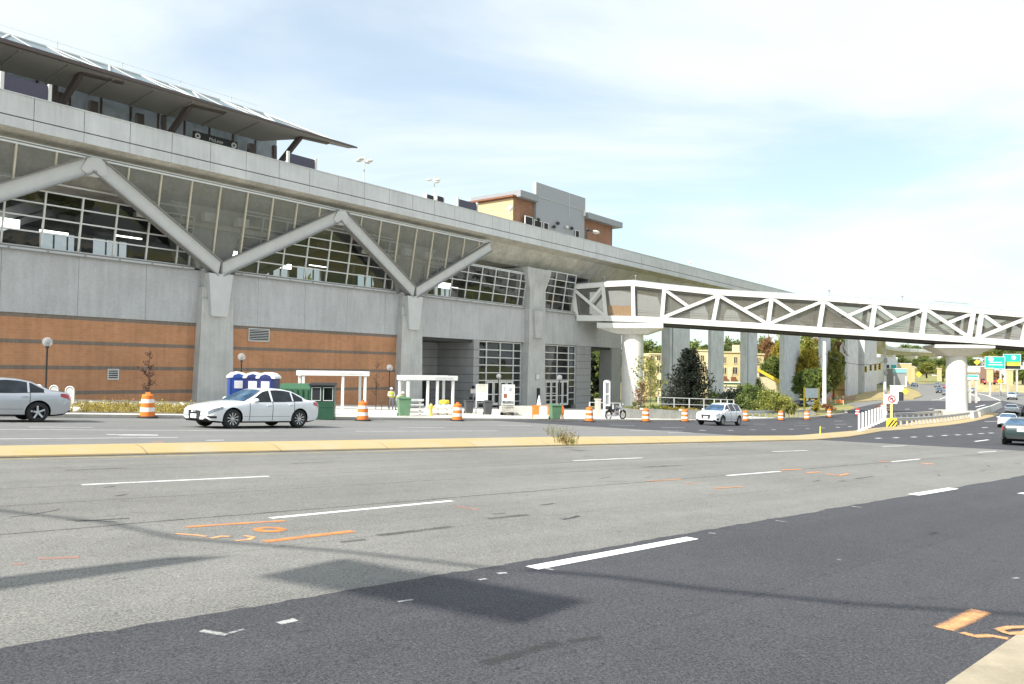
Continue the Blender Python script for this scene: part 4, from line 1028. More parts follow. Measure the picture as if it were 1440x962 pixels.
m = MB(); m.box(-2.2, 2.2, -2.0, 2.0, -.3, .9); m.build('plinth', M['kerb'], r)
# ================================================================== CARS
def car_paint(name, col, metal=.0, rough=.3):
    n = NT(name); v = n.coord(); a = n.noise(v, 2, 3)
    h = n.n('HueSaturation'); n.set(h.inputs['Value'], n.ramp(a, .3, .7, .96, 1.04)); n.set(h.inputs['Color'], c4(col))
    return n.bsdf(h.outputs[0], rough, metal, coat=.8)
def glossglass(name, col):
    n = NT(name); v = n.coord(); a = n.noise(v, 2.2, 3)
    col2 = tuple(c*2.2 for c in col)
    return n.bsdf(n.mix(n.ramp(a, .4, .65), c4(col), c4(col2)), .05, 0, spec=.35)
M['car_glass'] = glossglass('car_glass', (.012, .016, .020))
M['car_shield'] = glossglass('windscreen_glass', (.03, .06, .10))
M['tyre'] = plain('tyre_rubber', (.02, .02, .02), .85)
M['arch'] = plain('wheel_arch_dark', (.008, .008, .008), .9)
M['rim'] = plain('alloy_rim', (.62, .63, .65), .3, .6)
M['chrome'] = plain('chrome_trim', (.7, .7, .72), .15, .9)
M['trim'] = plain('black_trim', (.02, .02, .022), .5)
M['head'] = plain('headlight_lens', (.22, .24, .26), .1, .3, var=.5, scale=14, coat=.6)
M['tail'] = plain('red_tail_lens', (.42, .012, .02), .2, coat=.6)
M['plate'] = plain('licence_plate', (.8, .8, .8), .4)
def lerp_tab(tab, x):
    if x <= tab[0][0]: return tab[0][1]
    for (a, va), (b, vb) in zip(tab, tab[1:]):
        if x <= b:
            f = (x-a)/(b-a); return va+(vb-va)*f
    return tab[-1][1]
SPEC = {
 'sedan': dict(L=4.72, W=.915, wb=(.90, 3.71), r=.335,
   top=[(0, .60), (.04, .68), (.18, .75), (.5, .83), (1.0, .91), (1.42, .955), (2.2, 1.355), (2.45, 1.41), (2.8, 1.43), (3.15, 1.415), (3.5, 1.35), (4.12, 1.06), (4.5, 1.03), (4.66, .99), (4.72, .86)],
   sh=[(0, .52), (.04, .6), (.18, .68), (.5, .76), (1.42, .895), (3.0, .93), (4.12, .985), (4.5, .97), (4.66, .92), (4.72, .80)],
   w=[(0, .66), (.05, .76), (.18, .84), (.45, .885), (.9, .91), (2.3, .915), (3.8, .905), (4.3, .87), (4.55, .82), (4.68, .76), (4.72, .68)],
   bot=[(0, .30), (.1, .22), (.5, .19), (4.2, .20), (4.5, .24), (4.72, .36)], ws=(1.42, 2.2), rw=(3.5, 4.12), sg=[(1.78, 2.46), (2.54, 3.38), (3.44, 3.86)], seams=(1.55, 2.5, 3.45), hood=.03),
 'suv': dict(L=4.60, W=.93, wb=(.90, 3.70), r=.37,
   top=[(0, .78), (.05, .88), (.2, .98), (.6, 1.05), (1.15, 1.10), (1.9, 1.53), (2.2, 1.62), (2.9, 1.67), (3.8, 1.64), (4.15, 1.58), (4.45, 1.16), (4.55, 1.06), (4.6, .9)],
   sh=[(0, .68), (.05, .78), (.2, .88), (.6, .95), (1.15, 1.02), (4.15, 1.10), (4.45, 1.08), (4.55, 1.0), (4.6, .85)],
   w=[(0, .70), (.05, .80), (.2, .87), (.6, .92), (2.3, .93), (4.0, .91), (4.4, .86), (4.55, .82), (4.6, .76)],
   bot=[(0, .38), (.1, .28), (.5, .25), (4.2, .26), (4.6, .42)], ws=(1.15, 1.9), rw=(4.15, 4.45), sg=[(1.5, 2.2), (2.28, 3.12), (3.2, 4.0)], seams=(1.3, 2.24, 3.16), hood=.03),
 'truck': dict(L=5.6, W=.98, wb=(1.0, 4.5), r=.40,
   top=[(0, .95), (.1, 1.08), (1.2, 1.2), (1.7, 1.75), (2.1, 1.85), (3.1, 1.85), (3.3, 1.8), (3.5, 1.3), (5.5, 1.28), (5.6, 1.2)],
   sh=[(0, .85), (.1, .98), (1.2, 1.12), (3.3, 1.2), (5.5, 1.2), (5.6, 1.1)],
   w=[(0, .8), (.1, .92), (.4, .97), (5.4, .97), (5.6, .92)], bot=[(0, .45), (5.6, .45)], ws=(1.2, 1.7), rw=(3.3, 3.5), sg=[(1.5, 2.2), (2.3, 3.1)], seams=(1.35, 2.25, 3.2), hood=.02)}
def section(sp, x):
    w = lerp_tab(sp['w'], x); zt = lerp_tab(sp['top'], x); zs = lerp_tab(sp['sh'], x); zb = lerp_tab(sp['bot'], x); h = zt-zs
    g = ss(.10, .40, h)
    w8 = (w*.86)*(1-g)+(w*.93-.03-(h-.06)*.48)*g
    z8 = (zs+h*.55)*(1-g)+(zt-.065)*g
    zm = zb+(zs-zb)*.55
    return [(0, zb), (w*.8, zb), (w*.965, zb+.06), (w*.99, zb+.16), (w, zm), (w*.992, zs-.12), (w*.955, zs-.015), (w*.925, zs+.012*(g)+.01), (w8, z8), (w8-.07, zt-.02), (w8*.5, zt-.003), (0, zt+.004)]
def surf(sp, x, j):
    s = section(sp, x); i = min(int(j), 10); f = j-i
    return Vector((sp['L']/2-x, s[i][0]*(1-f)+s[i+1][0]*f, s[i][1]*(1-f)+s[i+1][1]*f))
def build_car(name, kind, paint, loc, heading, label, group=None, cat='car', scale=1., rim='spoke', detail=2, lens_up=None):
    sp = SPEC[kind]; L = sp['L']; r = sp['r']
    R = empty(name, loc, heading, label, cat, group); R.scale = (scale,)*3
    xs = sorted(set([a for t in ('top', 'sh', 'w', 'bot') for a, _ in sp[t]]+[a for p in sp['sg'] for a in p]+[x*.12 for x in range(1, int(L/.12))]))
    xs2 = [xs[0]]
    keep = set([a for p in sp['sg'] for a in p]+list(sp['ws'])+list(sp['rw'])+[0, L])
    for x in xs[1:]:
        if x in keep or x-xs2[-1] > .035: xs2.append(x)
    xs = xs2
    vs = []; fs = []; ms = []; N = 23
    for x in xs:
        s = section(sp, x)
        ring = [(L/2-x, y, z) for y, z in s]+[(L/2-x, -y, z) for y, z in reversed(s[1:-1])]
        vs += ring
    N = 22
    for i in range(len(xs)-1):
        xm = (xs[i]+xs[i+1])/2
        for k in range(N):
            j = k if k < 11 else 21-k
            m = 0
            if j == 7 and any(a < xm < b for a, b in sp['sg']): m = 1
            if j in (9, 10) and sp['ws'][0] < xm < sp['ws'][1]: m = 2
            if j in (9, 10) and sp['rw'][0] < xm < sp['rw'][1]: m = 3
            if j in (0, 1): m = 4
            fs.append((i*N+k, (i+1)*N+k, (i+1)*N+(k+1) % N, i*N+(k+1) % N)); ms.append(m)
    fs.append(tuple(range(N))); ms.append(0); fs.append(tuple(reversed(range((len(xs)-1)*N, len(xs)*N)))); ms.append(0)
    me = bpy.data.meshes.new('tmp'); me.from_pydata(vs, [], fs)
    mats = [paint, M['car_glass'], M['car_shield'], M['car_shield'], M['arch']]
    for m in mats: me.materials.append(m)
    me.polygons.foreach_set('material_index', ms); me.update()
    bm = bmesh.new(); bm.from_mesh(me); bmesh.ops.recalc_face_normals(bm, faces=bm.faces); bm.to_mesh(me); bm.free()
    o = bpy.data.objects.new('tmp', me); COL.objects.link(o)
    cuts = []
    for wx in sp['wb']:
        for sg in (-1, 1):
            c = MB(); c.lathe([(r+.05, .55*sg), (r+.05, 1.2*sg)], 28, (L/2-wx, 0, r+.01), 'y', 0, False)
            co = c.build('cut', M['arch']); cuts.append(co)
            b = o.modifiers.new('b', 'BOOLEAN'); b.operation = 'DIFFERENCE'; b.object = co; b.solver = 'EXACT'
    dg = bpy.context.evaluated_depsgraph_get(); em = bpy.data.meshes.new_from_object(o.evaluated_get(dg))
    bpy.data.objects.remove(o)
    for c in cuts: bpy.data.objects.remove(c)
    names = {0: 'body', 1: 'side_window', 2: 'windshield', 3: 'rear_window', 4: 'underbody'}
    body = None
    slots = [m.name for m in em.materials]
    groups = {}
    for p in em.polygons:
        nm = slots[p.material_index] if p.material_index < len(slots) else ''
        k = {paint.name: 0, M['arch'].name: 4}.get(nm, None)
        if k is None:
            if nm == M['car_glass'].name: k = 1
            else: k = 2 if p.center.x > 0 else 3
        key = (k, 1 if (k == 1 and p.center.y > 0) else 0); groups.setdefault(key, []).append(p)
    for key, ps in sorted(groups.items()):
        mp = {}; V_ = []; F2 = []
        for p in ps:
            f = []
            for vi in p.vertices:
                if vi not in mp: mp[vi] = len(V_); V_.append(tuple(em.vertices[vi].co))
                f.append(mp[vi])
            F2.append(f)
        m2 = bpy.data.meshes.new(names[key[0]]); m2.from_pydata(V_, [], F2)
        m2.materials.append({0: paint, 1: M['car_glass'], 2: M['car_shield'], 3: M['car_shield'], 4: M['arch']}[key[0]])
        m2.polygons.foreach_set('use_smooth', [True]*len(m2.polygons)); m2.set_sharp_from_angle(angle=rad(32)); m2.update()
        ob = bpy.data.objects.new(names[key[0]], m2); COL.objects.link(ob); ob.parent = R
        if key[0] == 0: body = ob
    # wheels
    w0 = None
    for wx in sp['wb']:
        for sg in (1, -1):
            W = MB(); W.lathe([(r*.64, .02), (r*.9, .0), (r*.985, .03), (r, .07), (r, .18), (r*.985, .21), (r*.9, .235), (r*.6, .24)], 36, (0, -.12, 0), 'y', cap=False)
            t = W.build('wheel', M['tyre'], R); t.location = (L/2-wx, sg*(sp['W']-.14), r)
            q = MB(); yo = .115*sg
            q.lathe([(r*.60, yo-.03*sg), (r*.61, yo), (r*.67, yo+.004*sg), (r*.68, yo-.03*sg)], 32, (0, 0, 0), 'y', cap=False)
            q.lathe([(.001, yo), (.06, yo-.004*sg), (.07, yo-.03*sg)], 16, (0, 0, 0), 'y', cap=False)
            n = 10 if rim == 'spoke' else 5
            for k in range(n):
                a = 2*math.pi*k/n+.2; hw = .018 if n == 10 else .05
                c, s_ = math.cos(a), math.sin(a)
                for da in ((-.05, .05) if n == 10 else (0,)):
                    c1, s1 = math.cos(a+da), math.sin(a+da)
                    q.beam((c*.05, yo-.02*sg, s_*.05), (c1*r*.64, yo-.006*sg, s1*r*.64), hw*1.1, .03, (0, 1, 0))
            q.lathe([(r*.62, yo-.05*sg), (.001, yo-.06*sg)], 24, (0, 0, 0), 'y', 1)
            q.build('rim', [M['rim'], M['arch']], t)
    # lamps, trims
    def patch(nm, x0, x1, j0, j1, mat, sides=(1, -1), off=.008, nx=4, nj=4, jf=None):
        for sg in sides:
            m = MB(); g = []
            for a in range(nx+1):
                for b in range(nj+1):
                    x = x0+(x1-x0)*a/nx; ja, jb = (j0, j1) if jf is None else jf(a/nx)
                    j = ja+(jb-ja)*b/nj
                    p = surf(sp, x, j); p1 = surf(sp, x+.01, j); p2 = surf(sp, x, j+.05)
                    nn = (p1-p).cross(p2-p); 
                    if nn.length < 1e-9: nn = Vector((0, 1, 0))
                    nn.normalize()
                    if nn.y < 0: nn = -nn
                    p = p+nn*off; g.append((p.x, p.y*sg, p.z))
            m.add(g, [(a*(nj+1)+b, (a+1)*(nj+1)+b, (a+1)*(nj+1)+b+1, a*(nj+1)+b+1) for a in range(nx) for b in range(nj)], 0, True)
            ob = m.build(nm, mat, R)
    hx = .52 if kind == 'sedan' else .45
    patch('headlight', .045, hx, 4.75, 6.0, M['head'], jf=lambda f: (4.7+.5*f, 5.95))
    patch('taillight', L-.36, L-.03, 4.7, 6.0, M['tail'], jf=lambda f: (5.0-.3*f, 6.0))
    if detail >= 2:
        pass
        patch('air_intake', .03, .30, 2.6, 3.7, M['trim'], jf=lambda f: (2.7+.2*f, 3.75-.25*f))
        for x in sp['seams']:
            for sg in (1, -1):
                m = MB(); m.tube([(p.x, p.y*sg, p.z) for p in (surf(sp, x+(.12 if j < 3.5 and x == sp['seams'][2] else 0), j) for j in (2.2, 3, 4, 5, 6, 7))], .010, 5); m.build('door_seam', M['trim'], body)
        for x in (sp['seams'][1]-.16, sp['seams'][2]-.16):
            for sg in (1, -1):
                p = surf(sp, x, 5.15); m = MB(); m.box(p.x-.10, p.x+.10, min(sg*(p.y), sg*(p.y+.035)), max(sg*p.y, sg*(p.y+.035)), p.z-.015, p.z+.02); m.build('door_handle', paint if kind == 'sedan' else M['chrome'], R, bevel=.006)
        for sg in (1, -1):
            m = MB(); m.tube([(p.x, p.y*sg, p.z) for p in (surf(sp, sp['sg'][0][0]+(sp['sg'][-1][1]-sp['sg'][0][0])*k/12, 7.0) for k in range(13))], .012, 5); m.build('belt_trim', M['trim'], body)
            m = MB(); m.tube([(p.x, p.y*sg, p.z) for p in (surf(sp, .9+r+.1+(sp['wb'][1]-r*2-1.1)*k/6, 3.3) for k in range(7))], .005, 5); m.build('sill_line', M['trim'], body)
    for sg in (1, -1):
        p = surf(sp, sp['sg'][0][0]-.02, 7.1); m = MB(); m.sphere((p.x, sg*(p.y+.11), p.z+.06), .1, 12, sc=(.75, 1.15, .72)); m.beam((p.x, sg*p.y, p.z+.0), (p.x, sg*(p.y+.08), p.z+.03), .05, .04)
        m.build('mirror', paint, R)
    fx = L/2; zt0 = sp['top'][0][1]
    m = MB(); gz0, gz1 = zt0-.30, zt0-.01
    m.hexa([(fx-.02, -.30, gz0), (fx-.02, .30, gz0), (fx+.018, .30, gz0), (fx+.018, -.30, gz0), (fx-.04, -.38, gz1), (fx-.04, .38, gz1), (fx+.006, .38, gz1), (fx+.006, -.38, gz1)], 0)
    gr = m.build('grille', M['trim'], R)
    if detail >= 2:
        m = MB()
        for k in range(5): z = gz0+.05+k*.06; m.box(fx+.014, fx+.022, -.31, .31, z, z+.010)
        m.build('grille_bar', M['chrome'], gr)
    m = MB(); m.box(fx+.02, fx+.04, -.17, .17, gz0+.03, gz0+.17); m.build('front_plate', M['plate'], R)
    m = MB(); zr = .80 if kind == 'sedan' else .9; m.box(-fx-.02, -fx+.01, -.17, .17, zr-.09, zr+.06); m.build('rear_plate', M['plate'], R)
    m = MB(); m.box(-fx-.012, -fx+.1, -.62, .62, .34 if kind == 'sedan' else .42, .46 if kind == 'sedan' else .55); m.build('rear_bumper_trim', M['trim'], R)
    return R
RH = math.atan2(ty, tx)           # heading along +t
def place_car(name, kind, paint, px, py, dist_or_none, heading, label, **kw):
    g = ground(px, py)
    return build_car(name, kind, paint, g, heading, label, **kw)
white = car_paint('white_paint', (.74, .76, .78)); silver = car_paint('silver_paint', (.50, .52, .55), .55, .32); dgreen = car_paint('dark_green_paint', (.014, .032, .032), .3, .3)
black = car_paint('black_paint', (.02, .02, .025)); navy = car_paint('navy_paint', (.03, .05, .09), .3); greyp = car_paint('grey_paint', (.16, .17, .19), .4); red = car_paint('red_paint', (.45, .03, .03)); lgrey = car_paint('light_grey_paint', (.42, .44, .46), .4)
def anchor_car(kind, wheel, side, px, py, heading, scale):
    """origin such that the given wheel (0 front, 1 rear; side +1 left) touches the ground at the pixel"""
    sp = SPEC[kind]; g = Vector(ground(px, py)); lx = (sp['L']/2-sp['wb'][wheel])*scale; ly = side*(sp['W']-.05)*scale
    c, s = math.cos(heading), math.sin(heading)
    o = Vector((g.x-(c*lx-s*ly), g.y-(s*lx+c*ly), 0)); o.z = gz(o.x, o.y)+.005; return o
def tilt(o, heading):
    """sit the car on the sloping road"""
    L = 2.5; c, s = math.cos(heading), math.sin(heading); p = o.location
    z1, z0 = gz(p.x+c*L, p.y+s*L), gz(p.x-c*L, p.y-s*L)
    o.rotation_mode = 'XYZ'; o.rotation_euler = (0, -math.atan2(z1-z0, 2*L), heading)
    return o
h = rad(180+90-36.5)
o = build_car('white_sedan', 'sedan', white, anchor_car('sedan', 0, 1, 326, 603, h, 1.05), h, 'white four door sedan driving left in front of the blue portable toilets', scale=1.05); tilt(o, h)
for k in range(4):
    m = MB(); c = (SPEC['sedan']['L']/2+.03, (k-1.5)*.062, .585)
    m.tube([(c[0], c[1]+.042*math.cos(a*math.pi/8), c[2]+.042*math.sin(a*math.pi/8)) for a in range(17)], .006, 5, cap=False); m.build('ring_emblem', M['chrome'], o)
h = RH+math.pi+.02
o = build_car('silver_sedan', 'sedan', silver, anchor_car('sedan', 1, 1, 52, 594, h, 1.07), h, 'silver sedan cut off by the left edge of the picture', scale=1.07, rim='five'); tilt(o, h)
h = RH+math.pi+.10
o = build_car('white_suv', 'suv', white, anchor_car('suv', 0, 1, 1016, 599, h, 1.0), h, 'small white suv driving towards the viewer past the orange barrels'); tilt(o, h)
h = RH+.16
o = build_car('dark_green_sedan', 'sedan', dgreen, anchor_car('sedan', 1, 1, 1410, 625, h, 1.0), h, 'dark green sedan seen from behind, nearest car at the right edge', rim='five'); tilt(o, h)
QG = 'queue of cars at the right edge'
h = RH+.2
for px, py, pnt, kd, lb, sc in ((1417, 602, white, 'sedan', 'white sedan with red tail lights directly ahead of the dark green sedan', 1), (1422, 583, white, 'sedan', 'white car third in the right hand queue, counted from the dark green sedan', 1), (1423, 562.5, lgrey, 'suv', 'pale car fourth in the right hand queue, near the end of the guard rail', 1),
                              (1447, 586, black, 'suv', 'black car half out of frame beside the white cars in the queue', 1), (1415, 549, white, 'suv', 'white van farthest in the queue below the highway signs', 1.1)):
    g = ground(px, py); c = Vector((g.x+math.cos(h)*2.3, g.y+math.sin(h)*2.3, 0)); c.z = gz(c.x, c.y)
    o = build_car('queued_car', kd, pnt, c, h, lb, group=QG, detail=1, scale=sc); tilt(o, h)
OG = 'oncoming cars in the distance'
h = RH+math.pi+.35
for px, py, pnt, kd, lb, hh in ((1367, 552, lgrey, 'sedan', 'light grey car approaching just right of the round median pier', h-.3), (1321, 552.5, navy, 'suv', 'dark blue car farther back just left of the round median pier', h), (1318, 544.5, greyp, 'suv', 'dark grey suv behind the dark blue car left of the median pier', h),
                                (1330, 555.5, greyp, 'sedan', 'grey car with red car beside it, partly hidden by the median pier', h), (1286, 543.5, navy, 'sedan', 'small dark car alone on the far curve of the road', h+.2), (1330, 546, red, 'sedan', 'small red car beside the median pier', h)):
    g = ground(px, py); o = build_car('distant_car', kd, pnt, g, hh, lb, group=OG, detail=1); tilt(o, hh)
PG = 'vehicles parked behind the guard rail'
for px, py, pnt, kd, lb, hh in ((1122, 573, black, 'suv', 'black suv parked at the foot of the viaduct pier', rad(100)), (1140, 571, white, 'sedan', 'white car parked behind the blank blue sign', rad(185)), (1244, 541, greyp, 'sedan', 'dark car behind the white signal pole, left of it', rad(200)),):
    g = ground(px, py); o = build_car('parked_car', kd, pnt, g, hh, lb, group=PG, detail=1); tilt(o, hh)
g = at_z(1396, 541.2, 237); o = build_car('red_pickup_truck', 'truck', red, g+Vector((0, 0, .0)), rad(200), 'red and white pickup truck below the turquoise highway sign', cat='truck', detail=1, scale=1.15)
o.location.z += .05

# ================================================================== STREET FURNITURE
M['orange'] = plain('barrel_orange', (.75, .20, .03), .5, var=.1, scale=4); M['barrel_white'] = plain('reflective_white', (.85, .83, .8), .4, var=.05)
M['barrel_red'] = plain('barrel_red', (.55, .03, .03), .5)
def make_barrel(mo=None):
    r = empty('traffic_barrel')
    m = MB(); prof = [(.30, .09), (.30, .26), (.285, .262), (.285, .45), (.27, .452), (.27, .62), (.255, .622), (.255, .79), (.24, .792), (.24, .94), (.20, .99), (.1, 1.0)]
    for i, (z0, z1, c) in enumerate(((.09, .26, 0), (.262, .45, 1), (.452, .62, 0), (.622, .79, 1), (.792, .94, 0))):
        rr = .30-.015*i; m.lathe([(rr, z0), (rr*.985, z1)], 20, (0, 0, 0), 'z', c)
        m.lathe([(rr+.008, z0-.01), (rr+.008, z0+.012)], 20, (0, 0, 0), 'z', 0)
    m.lathe([(.24, .94), (.2, .985), (.06, 1.0), (.001, 1.0)], 20); m.box(-.1, .1, -.02, .02, .99, 1.08)
    m.build('drum', [mo or M['orange'], M['barrel_white']], r)
    b = MB(); b.lathe([(.42, .0), (.42, .05), (.33, .09), (.3, .09)], 20); b.build('rubber_base', M['tyre'], r)
    return r
BG = 'construction barrels along the road'
bar = [(207, 588, 'grimy orange and white barrel standing in front of the little brown tree', 1.05), (510, 592, 'orange barrel in front of the white bus shelter frame nearest the green kiosk', 1.0), (643, 592, 'orange barrel at the right end of the second white shelter frame', 1.0), (828.5, 593.5, 'orange barrel on the kerb left of the motorcycle', 1.0),
       (908, 593.5, 'orange barrel in front of the yellow flower bed', 1.0), (963, 593.5, 'orange barrel on the kerb just left of the white suv', 1.0), (1048, 592.5, 'orange barrel directly right of the white suv', 1.0), (1098, 591.5, 'orange barrel at the left end of the guard rail', 1.0), (1134.5, 590.5, 'orange barrel below the blank blue sign', 1.0), (1166, 587, 'orange barrel at the right end of the guard rail', 1.0),
       (1233, 580.5, 'leftmost barrel of the cluster beside the white no turn sign', 1.0), (1241, 577, 'middle barrel of the cluster beside the white no turn sign', 1.0), (1248, 579.5, 'rightmost barrel of the cluster beside the white no turn sign', 1.0), (1169, 557.5, 'far barrel by the thin pole left of the pier', 1.0), (1185, 561.5, 'far barrel at the foot of the grey viaduct pier', 1.0), (1181, 566, 'far barrel in front of the one at the pier foot', 1.0)]
proto = make_barrel()
for i, (px, py, lb, sc) in enumerate(bar):
    o = proto if i == 0 else copy_tree(proto)
    o.location = ground(px, py); 
    if i < 10: o.location.z = o.location.z+.0
    o.rotation_euler.z = i*1.3; o.scale = (sc,)*3; tag(o, lb, 'traffic barrel', BG)
o = make_barrel(M['barrel_red']); o.location = ground(1206, 585); tag(o, 'red and white barrel standing alone behind the white picket panels', 'traffic barrel', BG)

def make_lamp():
    r = empty('globe_street_lamp')
    m = MB(); m.lathe([(.16, 0), (.16, .05), (.09, .12), (.055, .3), (.05, 3.3), (.07, 3.35), (.11, 3.42), (.11, 3.5)], 12); m.build('pole', M['black_metal'], r)
    m = MB(); m.sphere((0, 0, 3.72), .28, 20); 
    m.build('globe', glass_thin('globe_glass', (.82, .83, .82), .12, .22, (.7, .7, .7)), r)
    m = MB(); m.lathe([(.001, 3.5), (.15, 3.5), (.12, 3.66), (.001, 3.68)], 12); m.build('lamp_holder', M['black_metal'], r)
    return r
LG = 'globe lamps on the station forecourt'
lp = make_lamp()
for i, (px, yt, lb) in enumerate(((67, 474, 'globe lamp on black pole behind the silver sedan in front of the brick wall'), (340, 496.5, 'globe lamp rising behind the blue portable toilets'), (548, 512.5, 'globe lamp beside the workers in yellow vests'), (701.5, 525.5, 'globe lamp in front of the left glass entrance'), (787, 527, 'globe lamp in front of the right glass entrance'))):
    o = lp if i == 0 else copy_tree(lp); o.location = by_top(px, yt, 4.0); tag(o, lb, 'street lamp', LG)

# portable toilets
M['blue'] = plain('blue_plastic', (.02, .07, .32), .45, var=.08); M['navyp'] = plain('navy_plastic', (.02, .03, .14), .45); M['roofw'] = plain('white_plastic_roof', (.8, .8, .8), .5)
TG = 'portable toilets behind the white sedan'
for k, (px, dy, lb, mt) in enumerate(((334, 0, 'leftmost blue portable toilet with white roof', M['blue']), (357, .5, 'middle dark blue portable toilet with white roof', M['navyp']), (378, .9, 'rightmost dark blue portable toilet with white roof', M['navyp']))):
    b = by_top(px, 522.5+dy, 2.32); r = empty('portable_toilet', b, ST_ROT-rad(14)*k-rad(25), lb, 'portable toilet', TG); r.scale = (.8, .8, 1)
    m = MB(); m.box(-.55, .55, -.58, .58, .05, 2.02)
    for u in (-.5, -.25, 0, .25, .5): m.box(u-.02, u+.02, -.60, -.58, .2, 1.95)
    m.build('cabin', mt, r, bevel=.03)
    m = MB(); m.prism([(-.62, 2.0), (-.6, 2.1), (-.35, 2.26), (0, 2.32), (.35, 2.26), (.6, 2.1), (.62, 2.0)], 'y', -.64, .64); m.build('roof', M['roofw'], r)
    m = MB(); m.prism([(-.40, 1.99), (-.3, 2.14), (0, 2.22), (.3, 2.14), (.40, 1.99)], 'y', -.655, -.6); m.build('door_arch', mt, r)
    m = MB(); m.box(-.4, .4, -.62, -.58, .15, 1.98); d = m.build('door', mt, r)
    m = MB(); m.box(-.26, .26, -.64, -.62, 1.45, 1.85); d2 = m.build('notice', M['plate'], d)
    m = MB()
    for z in (1.75, 1.66): m.box(-.2, .2, -.646, -.641, z, z+.05)
    m.build('notice_print', M['trim'], d2) if False else None
    m = MB(); m.box(.28, .34, -.66, -.62, 1.0, 1.15); m.build('handle', M['grey_metal'], d)

# green vendor kiosks
M['green_p'] = plain('dark_green_panel', (.02, .075, .04), .35, var=.1); M['green_l'] = plain('light_green_panel', (.04, .12, .06), .5, var=.1)
g = ground(452, 590.5); r = empty('green_booth', (g.x-.1, g.y+.6, gz(g.x, g.y)), rad(8), 'dark green booth with black shelf openings just right of the white sedan', 'booth')
m = MB(); m.box(-.62, .62, -.5, .5, .0, .9); m.box(-.64, .64, -.52, .52, .62, .66); m.build('base', M['green_p'], r, bevel=.02)
m = MB(); m.box(-.6, .6, .4, .48, .9, 1.72); m.box(-.6, -.52, -.45, .4, .9, 1.72); m.box(.54, .6, -.45, .4, .9, 1.72); m.box(-.05, .02, -.46, -.4, .9, 1.72); m.build('frame', M['green_p'], r)
m = MB(); m.box(-.48, -.1, -.455, -.42, 1.02, 1.6, 0); m.build('screen', M['trim'], r)
for a in ((-.52, -.06), (.06, .55)):
    m = MB(); m.box(a[0], a[1], -.475, -.456, 1.62, 1.65); m.box(a[0], a[1], -.475, -.456, .95, .99); m.box(a[0], a[0]+.03, -.475, -.456, .99, 1.62); m.box(a[1]-.03, a[1], -.475, -.456, .99, 1.62); m.build('opening_trim', M['mullion'], r)
m = MB(); m.hexa([(-.66, -.6, 1.72), (.68, -.6, 1.72), (.68, .55, 1.72), (-.66, .55, 1.72), (-.66, -.6, 1.78), (.68, -.6, 1.78), (.68, .55, 1.86), (-.66, .55, 1.86)]); m.build('roof', M['black_metal'], r)
g2 = at(418, 43.5); r = empty('green_storage_box', g2, rad(4), 'lighter green ribbed box with sloping lid behind the rear of the white sedan', 'container')
m = MB(); m.prism([(-.7, 0), (.7, 0), (.7, 1.55), (.15, 1.82), (-.7, 1.82)], 'x', -.8, .85)
xform(m, Matrix.Identity(4)); m.v = [(x, y if True else y, z) for x, y, z in m.v]
m.v = [(x, -y, z) for x, y, z in m.v]; m.build('box', M['green_l'], r)
m = MB()
for k in range(6): x = -.7+k*.29; m.box(x, x+.05, -.76, -.70, .1, 1.5)
m.build('rib', M['green_p'], r)
g3 = by_top(424, 529, 2.9); r = empty('green_shed', g3, rad(10), 'green shed with white snowy looking gable roof behind the booth', 'shed')
m = MB(); m.box(-1.2, 1.2, -1, 1, 0, 2.2); m.prism([(-1.2, 2.2), (1.2, 2.2), (.6, 2.8)], 'y', -1, 1); m.build('wall', M['green_l'], r)
m = MB(); m.beam((-1.35, 0, 2.35), (.5, 0, 2.85), 2.3, .14, (0, 0, 1)); m.beam((.5, 0, 2.85), (1.4, 0, 2.25), 2.3, .14, (0, 0, 1)); m.build('roof', M['roofw'], r)

# bus shelter frames
M['shelter'] = plain('white_powder_coat', (.74, .74, .73), .4, var=.04)
def shelter(px0, px1, ytop, h, posts, label, depth=1.6, tiltdeg=0):
    a = by_top(px0, ytop[0], h); sc = a.y
    b = at(px1, sc*1.035)
    d = Vector((b.x-a.x, b.y-a.y, 0)); L = d.length; hd = math.atan2(d.y, d.x)
    zb = gz((a.x+b.x)/2, (a.y+b.y)/2)
    r = empty('bus_shelter_frame', (a.x, a.y, zb), hd, label, 'bus shelter', 'white bus shelter frames without walls')
    m = MB(); m.box(-.15, L+.15, -.16, .02, h-.36, h); m.box(-.15, L+.15, depth, depth+.14, h-.36, h); m.box(-.15, .05, 0, depth, h-.38, h-.04); m.box(L-.05, L+.15, 0, depth, h-.38, h-.04); m.build('roof_beam', M['shelter'], r, bevel=.02)
    m = MB(); m.box(-.1, L+.1, 0, depth, h-.12, h-.08); m.build('roof_panel', M['glass_sky'], r)
    for p in posts:
        for y in ((0, depth) if p in (posts[0], posts[-1]) else (0,)):
            x = L*p; m = MB(); m.box(x-.09, x+.09, y-.09 if y == 0 else y, y+.09 if y == 0 else y+.14, -.4, h-.4); m.lathe([(.16, -.3), (.16, .05)], 10, (x, y, 0)); m.build('post', M['shelter'], r)
    m = MB(); k = .55*L
    m.box(k, k+L*.38, -.166, -.161, h-.27, h-.14)
    m.build('fascia_print', M['mullion'], r)
    return r
shelter(425, 517, (519.5, 0), 3.0, (.02, .62, .97), 'white shelter frame behind the green booth in front of the brick wall')
shelter(573, 641, (526.5, 0), 2.95, (.02, .42, .62, .95), 'white shelter frame in front of the grey recess, right of the workers')
